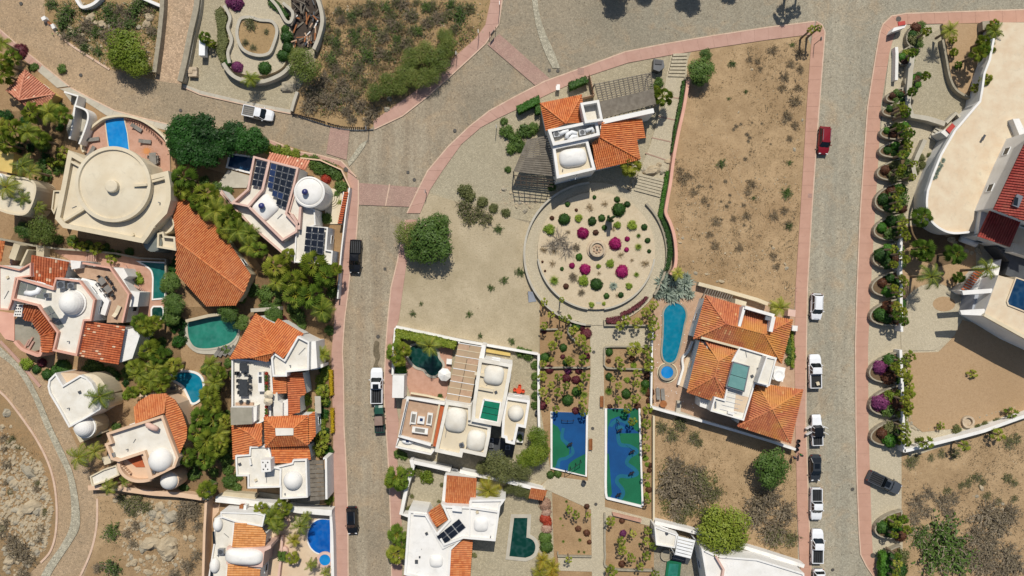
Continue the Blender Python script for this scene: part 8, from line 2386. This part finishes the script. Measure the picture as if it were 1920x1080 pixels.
# dry lot on the right
B = 'scrub on the long dry lot'
shrubs([(1448, 95, 12), (1498, 100, 12), (1470, 145, 12), (1490, 190, 14), (1466, 165, 10), (1496, 165, 10), (1475, 220, 14), (1490, 235, 10), (1408, 345, 13), (1420, 115, 8), (1405, 112, 8), (1425, 130, 7), (1478, 420, 10), (1450, 405, 12), (1280, 335, 14), (1290, 330, 10), (1342, 415, 11), (1375, 410, 8), (1400, 405, 10), (1340, 460, 11), (1385, 465, 10), (1330, 440, 9), (1275, 320, 9), (1402, 360, 9), (1470, 395, 10), (1450, 480, 10), (1455, 500, 9), (1300, 360, 10), (1320, 375, 9), (1482, 120, 10), (1500, 130, 10), (1480, 260, 8)], 'scrub_dry', 'dry olive-brown scrub', B)
shrubs([(1351, 307, 10), (1475, 362, 12), (1372, 120, 8), (1480, 305, 6), (1398, 172, 5), (1366, 185, 4), (1420, 235, .1), (1478, 424, 9), (1413, 372, 5), (1485, 85, 6)], 'scrub_green', 'green scrub bush', B)
shrubs([(1380, 237, 5), (1389, 233, 4), (1375, 243, 4), (1400, 252, 5), (1405, 258, 5), (1360, 340, 5), (1332, 350, 4), (1328, 385, 4), (1362, 387, 5), (1368, 379, 4), (1397, 298, 5), (1310, 350, 4), (1395, 422, 4), (1352, 412, 4), (1368, 366, 4), (1410, 230, 3), (1428, 232, 3), (1352, 378, 3), (1403, 265, 4), (1445, 270, 3), (1394, 385, 5)], 'scrub_grey', 'tiny dark tuft', 'tiny tufts on the long dry lot')
rocks([(1353, 528, 6), (1325, 514, 4), (1305, 512, 4), (1270, 430, 4), (1275, 455, 4), (1450, 465, 4), (1490, 280, 4), (1505, 225, 3), (1410, 130, 3), (1475, 503, 4), (1345, 528, 3), (1273, 440, 3), (1280, 447, 3), (1385, 210, 3), (1300, 490, 3), (1360, 475, 3), (1472, 495, 4), (1430, 470, 3)], 'pale stone on bare soil', 'stones on the long dry lot')
rows = [(x + RND.uniform(-1, 1), y + RND.uniform(-1, 1), 1.2) for x, y in smooth_line([(1360, 292), (1366, 325), (1378, 352), (1395, 375), (1418, 392)], 7) + smooth_line([(1372, 280), (1385, 320), (1395, 350), (1420, 376)], 7)]
rocks(rows, 'small pale edging stone', 'edging stones of the faint path')
palms([(1460, 577, 20, 3.5)], 'feather_green', 'green palm', 3.5, 'feather palms')
palms([(1520, 56, 9, 4.5), (1533, 54, 8, 4.6)], 'fan_small', 'slim street palm', 4.5, 'street palms')
shrubs([(1480, 640, 8), (1479, 655, 10), (1483, 668, 9), (1477, 678, 8), (1486, 655, 6)], 'bush_loose', 'loose green bush', 'bushes between the hip roof and the pavement')
hedge('thin green hedge beside the pavement, next to the hip roofs', [(1484, 620), (1489, 622), (1490, 690), (1484, 690)], .6, 'leaf_yellowgreen')
# lower middle lot
trees([(1443, 876, 38, 4.6)], 'tree_shrubby', 'round dense dark green tree', None)
trees([(1352, 985, 50, 5), (1340, 975, 26, 4), (1375, 1008, 24, 4.4)], 'tree_yellowgreen', 'bright yellow-green tree', 'bright trees above the flat white building')
B = 'thorn scrub on the lower dry lot'
shrubs([(1262, 895, 32), (1285, 910, 30), (1275, 930, 30), (1300, 885, 22), (1310, 925, 26), (1250, 920, 22), (1265, 870, 20), (1425, 945, 32), (1415, 965, 28), (1440, 925, 26), (1455, 990, 26), (1470, 960, 24), (1440, 1000, 24), (1265, 960, 18)], 'scrub_grey', 'broad grey thorn scrub', B)
shrubs([(1310, 895, 20), (1320, 915, 20), (1290, 950, 18), (1340, 925, 18), (1450, 1005, 22), (1480, 1010, 18), (1275, 975, 14), (1320, 960, 12), (1275, 795, 16), (1240, 800, 14), (1300, 820, 14), (1260, 815, 16), (1310, 830, 10)], 'scrub_olive', 'olive scrub', B)
# villa
palms([(1778, 58, 18, 3.4), (1862, 60, 18, 3.4), (1850, 92, 16, 3), (1842, 78, 14, 3), (1832, 102, 16, 4.5), (1842, 96, 14, 4.5), (1847, 150, 13, 3.4), (1830, 165, 11, 2), (1787, 75, 8, 1), (1789, 98, 8, 1), (1797, 122, 8, 1), (1862, 48, 12, 3)], 'fan', 'palm', 3.4, 'palms of the villa gravel bed', z=.9)
palms([(1742, 518, 26, 5.7), (1846, 505, 27, 6.5)], 'feather', 'tall arching feather palm', 6, 'feather palms')
palms([(1727, 408, 20, 5.4), (1730, 466, 22, 3.5), (1790, 476, 20, 5), (1736, 478, 16, 3.5), (1798, 520, 12, 2)], 'fan_dark', 'broad-leaved palm', 4, 'palms below the villa terrace')
palms([(1823, 700, 11, .7), (1706, 668, 13, 1.5), (1698, 690, 12, 1.5), (1702, 705, 10, 1.5), (1702, 738, 14, 1.5), (1705, 722, 10, 1.2), (1763, 798, 9, 1), (1895, 775, 14, 1.4), (1735, 830, 17, 3), (1870, 815, 15, 2), (1806, 835, 12, 3.4)], 'fan_small', 'young fan palm', 1.5, 'young palms in the gravel yard')
shrubs([(1742, 292, 6), (1725, 295, 9), (1722, 280, 6), (1730, 310, 9), (1716, 320, 8), (1792, 805, 10), (1845, 795, 7), (1700, 770, 8), (1698, 755, 7), (1868, 790, 8), (1832, 800, 6)], 'bush_olive', 'small olive bush', 'small bushes round the villa')
shrubs([(1753, 290, 5), (1754, 300, 4), (1738, 333, 6), (1788, 248, 4)], 'round_olive', 'olive ball bush against the white wall', 'ball bushes on the villa wall')
# street planters: clipped mounds in front, palms behind
k = 0
for (x0, y0, x1, y1) in PBED:
 k += 1
 yc, ry, rx = (y0 + y1) / 2, (y1 - y0) / 2, x1 - x0
 R2 = random.Random(k * 7)
 key = R2.choice(['round_green', 'round_green', 'round_brown', 'round_bright', 'round_bright'])
 pos = [(x0 + rx * .3, yc - ry * .08, ry * .5), (x0 + rx * .56, yc - ry * .5, ry * .45), (x0 + rx * .54, yc + ry * .42, ry * .48), (x0 + rx * .84, yc, ry * .52), (x0 + rx * .92, yc - ry * .6, ry * .4), (x0 + rx * .92, yc + ry * .56, ry * .42)]
 for i, q in enumerate(pos):
  q = (q[0] + R2.uniform(-3, 3), q[1] + R2.uniform(-3, 3), q[2] * R2.uniform(.75, 1.2))
  kk = ['round_brown', 'round_green', 'round_bright', 'round_green'][(i * 3 + k) % 4] if k not in (14, 15) or i else 'round_purple'
  if i and R2.random() < .4:
   grow('leafy_bush', 'bush', 'leafy street bush', R2.choice(['bush_loose', 'bush_yellow', 'bush_olive']), q[0], q[1], q[2] * 1.1, 0, None, 'mounds in the street planters', .8, z=.9, part_name='foliage')
   continue
  grow('flowering_shrub' if kk == 'round_purple' else 'clipped_shrub', 'clipped shrub', {'round_brown': 'brownish clipped mound', 'round_green': 'dark green clipped mound', 'round_bright': 'bright green clipped mound', 'round_purple': 'purple flowering mound'}[kk], kk, q[0], q[1], q[2], 0, None, 'mounds in the street planters', .9, z=.9, part_name='foliage')
 n = 1 if k <= 4 else 4
 for i in range(n):
  px_ = x0 + rx * (.62 + .48 * R2.random()); py_ = yc + ry * (-.75 + 1.5 * (i + .5) / n)
  grow('palm_tree', 'palm tree', 'slanting street palm', R2.choice(['fan_small', 'fan_dark', 'fan']), px_ + (14 if n == 1 else 4), py_ - (8 if n == 1 else 0), R2.uniform(8, 11) if n > 1 else 10, R2.uniform(2.4, 3.8), 'palm', 'palms of the street planters', tr if False else 1.0, .2, .9)
# bottom right lot
B = 'brush on the lower right lot'
shrubs([(1770, 1010, 50), (1745, 1040, 40), (1790, 1050, 36), (1725, 1000, 26)], 'scrub_green', 'wide green thorn scrub', B, .6)
shrubs([(1718, 940, 20), (1740, 925, 16), (1765, 940, 18), (1785, 935, 16), (1850, 965, 34), (1870, 985, 30), (1890, 965, 26), (1830, 1005, 26), (1855, 1015, 24), (1885, 1040, 30), (1815, 1040, 26), (1840, 1060, 28), (1900, 1060, 26), (1870, 1070, 24), (1735, 960, 16), (1775, 960, 16), (1715, 970, 16), (1850, 1035, 22)], 'scrub_grey', 'grey thorn scrub', B, .6)
shrubs([(1830, 895, 12), (1840, 905, 10), (1888, 895, 12), (1815, 905, 10), (1705, 868, 14), (1715, 860, 12), (1790, 850, 12), (1810, 838, 10), (1775, 920, 10), (1802, 910, 9), (1900, 905, 10), (1765, 850, 10), (1745, 858, 9), (1890, 830, 14), (1905, 822, 12), (1850, 930, 10), (1870, 940, 9), (1900, 935, 9)], 'scrub_olive', 'olive scrub', B, .6)
rocks([(1740, 988, 5), (1832, 930, 4), (1840, 915, 7), (1880, 945, 4), (1783, 1015, 4), (1880, 955, 4)], 'pale stone', 'stones on the lower right lot')
hedge('green hedge filling the lower street planter', [(1652, 1040), (1662, 1034), (1672, 1060), (1668, 1100), (1652, 1100)], 1.3, 'leaf_hedge_bright', .6)
# boulder lot, bottom left
rocks([(283, 1018, 21, 20), (315, 1024, 24, 10), (318, 1036, 18, 30), (360, 1010, 10), (347, 1008, 7), (322, 970, 14), (288, 962, 9), (300, 950, 10), (309, 976, 8), (267, 985, 8), (312, 992, 11), (293, 990, 7), (277, 1045, 7), (251, 1055, 10), (277, 1073, 9), (268, 1030, 9), (242, 1058, 7), (246, 1045, 6), (258, 1066, 7), (297, 966, 7), (308, 958, 7), (318, 944, 6), (304, 1000, 6), (272, 994, 6), (330, 1060, 5), (307, 1054, 4), (265, 1052, 6), (358, 1024, 5), (365, 1030, 5), (216, 938, 6), (297, 978, 6), (285, 972, 6), (312, 965, 7)], 'rounded tan boulder', 'boulders on the lot below the two-domed house')
shrubs([(211, 995, 20, 1.1), (213, 1062, 20, 1.1)], 'scrub_green', 'round green bush', 'green bushes beside the winding lane')
shrubs([(245, 945, 18), (262, 940, 18), (275, 950, 14), (230, 935, 12), (250, 960, 12)], 'scrub_olive', 'olive scrub', 'scrub on the boulder lot')
shrubs([(350, 952, 22), (368, 945, 18), (340, 968, 16), (365, 965, 16), (252, 1018, 12), (240, 1000, 12), (185, 1065, 12), (355, 1060, 18), (370, 1040, 14), (340, 985, 12), (255, 985, 12), (330, 1075, 14), (372, 985, 12)], 'scrub_grey', 'grey thorn scrub', 'scrub on the boulder lot')
# hill, bottom left
rocks([(40, 962, 11), (58, 950, 20, 30), (70, 958, 12), (25, 905, 10), (20, 898, 8), (15, 945, 9), (57, 886, 15), (66, 896, 9), (82, 932, 8), (35, 932, 6), (47, 910, 5), (30, 957, 8), (18, 1050, 14, 40), (24, 1042, 10), (70, 1035, 7), (50, 1060, 6), (5, 925, 7), (10, 1065, 7), (16, 1072, 5), (60, 1020, 6), (52, 1012, 5), (85, 1020, 5), (12, 775, 9), (4, 800, 6), (20, 800, 4), (44, 876, 7), (84, 897, 5), (42, 985, 5), (8, 1030, 7), (30, 1030, 6), (4, 965, 6), (48, 930, 5), (28, 885, 5), (14, 868, 4), (62, 1000, 4), (74, 1000, 4), (30, 915, 6), (55, 918, 6)], 'tan boulder', 'boulders on the left hill')
shrubs([(35, 1030, 26), (55, 1045, 20), (25, 1012, 16), (10, 980, 14), (75, 1010, 12), (10, 840, 10), (15, 870, 12), (70, 915, 10), (12, 905, 8), (80, 990, 10), (5, 1000, 12), (45, 1075, 14), (8, 820, 10)], 'scrub_grey', 'grey thorn scrub', 'scrub on the left hill')
shrubs([(25, 822, 8), (20, 922, 7), (5, 990, 9), (72, 905, 8), (85, 960, 8), (60, 862, 5), (18, 830, 8), (35, 838, 6)], 'scrub_olive', 'olive scrub', 'scrub on the left hill')
# trees just beyond the top edge, known by their shadows on the lane
trees([(1160, -38, 28, 6), (1215, -45, 20, 5), (1300, -38, 26, 6), (1375, -42, 20, 4.6)], 'tree_ficus', 'dense tree beyond the top edge', 'trees beyond the top edge')
palms([(1492, -28, 20, 5), (1515, -36, 14, 5)], 'fan', 'palm beyond the top edge', 5, 'trees beyond the top edge')
def scatter(poly, n, r0, r1, seed):
 rr = random.Random(seed)
 p = [Vector((a, b, 0)) for a, b in poly]
 out = []
 t = 0
 while len(out) < n and t < n * 60:
  t += 1
  x, y, q = rr.uniform(min(v.x for v in p), max(v.x for v in p)), rr.uniform(min(v.y for v in p), max(v.y for v in p)), rr.uniform(r0, r1)
  if inside(x, y, p) and all(math.hypot(x - a, y - b) > (q + c) * .7 for a, b, c in out):
   out.append((x, y, q))
 return out
for k, (n, q) in enumerate(((20, [(342, 590), (330, 545), (345, 480), (318, 500), (312, 600), (345, 640)]), (16, [(470, 560), (500, 500), (628, 510), (624, 640), (580, 625), (520, 590)]), (20, [(240, 620), (345, 640), (320, 690), (310, 735), (245, 740), (215, 705)]), (20, [(388, 670), (430, 680), (432, 925), (390, 925), (350, 870), (385, 770)]), (16, [(0, 205), (125, 205), (110, 320), (60, 310), (0, 290)]), (10, [(100, 445), (250, 470), (240, 482), (60, 440)]), (8, [(598, 690), (616, 690), (618, 850), (596, 850)]), (10, [(330, 310), (430, 345), (480, 450), (400, 385)]))):
 shrubs(scatter(q, n, 7, 13, k + 60), 'bush_dark' if k % 2 == 0 else 'bush_loose', 'dark shaded underbrush' if k % 2 == 0 else 'leafy underbrush', 'underbrush among the houses')
shrubs(scatter([(612, 5), (900, 5), (850, 60), (780, 100), (690, 170), (600, 205), (570, 200), (610, 110)], 46, 8, 15, 90), 'scrub_olive', 'grey-green brush', 'brush on the upper plot')
rocks(scatter([(0, 860), (75, 870), (98, 950), (85, 1020), (40, 1075), (0, 1075)], 50, 3, 6, 91), 'grey-tan stone', 'boulders on the left hill')
# uncountable ground litter
BRUSH = [(612, 5), (920, 5), (890, 70), (820, 130), (700, 225), (560, 214), (600, 110)]
litter('dry_grass', BRUSH, 1800, .14, .38, 'leaf_dry', 'grass', seed=2)
litter('low_scrub', BRUSH, 1100, .2, .45, 'leaf_drygrey', 'grass', seed=22)
litter('low_scrub', BRUSH, 500, .2, .5, 'leaf_shrub', 'grass', seed=23)
litter('low_scrub', [(90, 5), (300, 5), (288, 145), (205, 128), (110, 62)], 420, .2, .45, 'leaf_shrub', 'grass', seed=24)
litter('dry_grass', [(90, 5), (300, 5), (288, 145), (205, 128), (110, 62)], 700, .12, .3, 'leaf_dry', 'grass', seed=3)
litter('dry_grass', [(1300, 100), (1515, 72), (1490, 570), (1270, 505), (1262, 330)], 1700, .08, .26, 'leaf_dry', 'grass', seed=4)
litter('dry_grass', [(1400, 85), (1515, 72), (1490, 570), (1400, 540)], 450, .1, .3, 'leaf_drygrey', 'grass', seed=41)
litter('dry_grass', [(1265, 290), (1340, 330), (1420, 440), (1400, 540), (1270, 500)], 350, .1, .3, 'leaf_drygrey', 'grass', seed=42)
litter('dry_grass', [(1230, 785), (1490, 850), (1490, 1045), (1230, 980)], 1200, .1, .3, 'leaf_dry', 'grass', seed=5)
litter('low_scrub', [(1232, 860), (1345, 880), (1340, 970), (1240, 965)], 500, .2, .45, 'leaf_olive', 'grass', seed=51)
litter('dry_grass', [(1695, 860), (1920, 790), (1920, 1080), (1690, 1080)], 1500, .1, .28, 'leaf_drygrey', 'grass', seed=6)
litter('dry_grass', [(0, 745), (80, 860), (104, 950), (90, 1030), (40, 1080), (0, 1080)], 700, .1, .25, 'leaf_dry', 'grass', seed=7)
litter('dry_grass', [(190, 938), (382, 938), (378, 1080), (155, 1080)], 900, .1, .25, 'leaf_drygrey', 'grass', seed=8)
litter('loose_stones', [(0, 800), (80, 870), (100, 950), (86, 1030), (40, 1080), (0, 1080)], 1200, .1, .45, 'boulder', seed=9)
litter('loose_stones', [(235, 940), (330, 940), (345, 1080), (225, 1080)], 420, .12, .45, 'boulder', seed=10)
litter('loose_stones', BRUSH, 260, .06, .2, 'boulder', seed=12)
litter('loose_stones', [(90, 5), (300, 5), (288, 145), (205, 128), (110, 62)], 260, .08, .32, 'boulder', seed=13)
litter('loose_stones', [(1270, 330), (1500, 330), (1490, 560), (1270, 505)], 500, .05, .17, 'boulder', seed=14)
litter('loose_stones', [(1300, 100), (1515, 72), (1505, 330), (1265, 330)], 220, .05, .14, 'boulder', seed=15)
litter('loose_stones', [(1695, 860), (1920, 790), (1920, 1080), (1690, 1080)], 260, .05, .16, 'boulder', seed=16)
litter('loose_stones', [(820, 380), (980, 425), (1000, 640), (760, 600)], 160, .05, .15, 'boulder', seed=17)
litter('loose_stones', [(940, 340), (1010, 370), (995, 400), (930, 380)], 120, .06, .2, 'wall_rock', seed=18)
# ------------------------------------------------------------------ labels of the plants and stones: each said by its look and by what it stands nearest to
LAND = [(62, 165, 'the faded pink pavilion'), (220, 250, 'the rectangular blue pool'), (213, 350, 'the round-roofed cream house'), (25, 355, 'the rounded cream house'), (30, 235, 'the left photo edge'),
  (395, 480, 'the long orange roof'), (530, 340, 'the big solar panels'), (590, 450, 'the small solar array'), (640, 320, 'the pink street corner'), (138, 568, 'the blue-eyed white dome'), (298, 540, 'the narrow teal pool'),
  (400, 625, 'the green lagoon pool'), (350, 725, 'the turquoise kidney pool'), (145, 755, 'the rounded white house'), (303, 862, 'the twin white domes'), (515, 630, 'the orange zigzag roof'), (530, 810, 'the hip roof with white top'), (550, 900, 'the dome beside the grey pergola'),
  (600, 1005, 'the royal blue pool'), (455, 1045, 'the barrel vault'), (610, 730, 'the yellow street hedge'), (795, 670, 'the dark free-form pool'), (880, 750, 'the green skylight'), (790, 790, 'the sofa terrace'), (973, 731, 'the red-orange patio set'), (800, 900, 'the gravel garden'), (850, 990, 'the six solar panels'), (975, 1008, 'the bar-shaped green pool'),
  (1008, 928, 'the tiny tiled shed'), (880, 500, 'the empty sand lot'), (800, 420, 'the top of the sand lot'), (1117, 468, 'the round fountain'), (1060, 400, 'the upper edge of the round garden'), (1200, 440, 'the rim of the ring path'), (1060, 530, 'the lower edge of the round garden'), (1180, 540, 'the garden steps'), (1030, 600, 'the empty lot corner'), (1060, 650, 'the upper left palm terrace'), (1055, 730, 'the lower left palm terrace'), (1180, 625, 'the maroon hedge'), (1180, 670, 'the upper right palm terrace'), (1180, 740, 'the lower right palm terrace'), (1067, 832, 'the left blue court'), (1170, 850, 'the green-waved court'),
  (1075, 985, 'the lower left cactus bed'), (1180, 1020, 'the lower right cactus bed'), (1262, 625, 'the long turquoise pool'), (1395, 690, 'the weathered hip roofs'), (1172, 185, 'the large grey pergola'), (1005, 300, 'the sagging pergola'), (1225, 320, 'the stair path boulders'), (1300, 150, 'the top of the pink wall'), (1380, 150, 'the upper dry lot'), (1470, 200, 'the right pavement by the dry lot'), (1390, 330, 'the faint stone-edged path'), (1300, 400, 'the bend of the pink wall'), (1470, 440, 'the lower dry lot'), (1330, 490, 'the cream lot wall'),
  (1275, 900, 'the grey thicket'), (1440, 880, 'the round dark tree'), (1355, 990, 'the flat white building'), (1450, 980, 'the lower pavement'), (1800, 90, 'the tan gravel bed'), (1745, 140, 'the cobbled court'), (1745, 300, 'the white villa wall'), (1740, 480, 'the shaded villa garden'), (1830, 540, 'the red-striped stair'), (1815, 700, 'the gravel yard'), (1710, 740, 'the lowest white wall'), (1810, 815, 'the wall below the gravel yard'),
  (1657, 905, 'the dark grey pickup'), (1860, 980, 'the lower right thicket'), (1770, 1020, 'the wide green scrub'), (1840, 900, 'the sandy lower right lot'), (485, 90, 'the curvy plaza'), (575, 45, 'the collapsed timber roof'), (384, 94, 'the white trailer'), (190, 45, 'the top left boulders'), (245, 105, 'the top driveway mouth'), (700, 100, 'the middle of the upper brush'), (830, 110, 'the upper pink pavement'), (620, 190, 'the stake fence'), (880, 30, 'the dark notice board'), (410, 270, 'the navy shaded pool'), (455, 420, 'the tile-roof palms'),
  (30, 930, 'the left hill rocks'), (60, 1030, 'the lane bend'), (15, 790, 'the top of the left hill'), (300, 1010, 'the twin giant boulders'), (360, 960, 'the pale lot wall'), (210, 1000, 'the lane edge'), (1300, -20, 'the top lane')]
for k, (x0, y0, x1, y1) in enumerate(PBED):
 LAND.append(((x0 + x1) / 2, (y0 + y1) / 2, 'the %s half-round planter' % ORD[k]))
NTH = ['', 'second nearest', 'third nearest', 'fourth nearest', 'fifth nearest', 'sixth nearest', 'seventh nearest', 'eighth nearest', 'ninth nearest', 'tenth nearest', 'eleventh nearest', 'twelfth nearest'] + [x + ' nearest' for x in ORD[12:]]
DIRS = ['right of', 'upper right of', 'above', 'upper left of', 'left of', 'lower left of', 'below', 'lower right of']
bins = {}
for o, look, px, py in PLANTS:
 d, lx, ly, nm = min((math.hypot(px - a, py - b), a, b, n) for a, b, n in LAND)
 dr = 'at' if d < 9 else DIRS[int(round(math.degrees(math.atan2(ly - py, px - lx)) / 45)) % 8]
 bins.setdefault((look, dr, nm), []).append((d, o))
for (look, dr, nm), rows in bins.items():
 rows.sort(key=lambda q: q[0])
 for i, (d, o) in enumerate(rows):
  w = '' if len(rows) == 1 else ', nearest of these' if i == 0 else ', ' + (NTH[i] if i < len(NTH) else 'farther out')
  lb = '%s %s %s%s' % (look, dr, nm, w)
  o['label'] = lb if len(lb.split()) < 17 else lb.replace(' of these', '')
for o in scene.objects:
 if o.parent is None and o.get('group') and o['group'] == 'potted plants on the terrace edge':
  o['label'] = o['label'].replace('brown potted plant in the row along the white terrace edge, ', 'potted plant on the white terrace edge, ').replace(' of ten from the top', ' from the top')
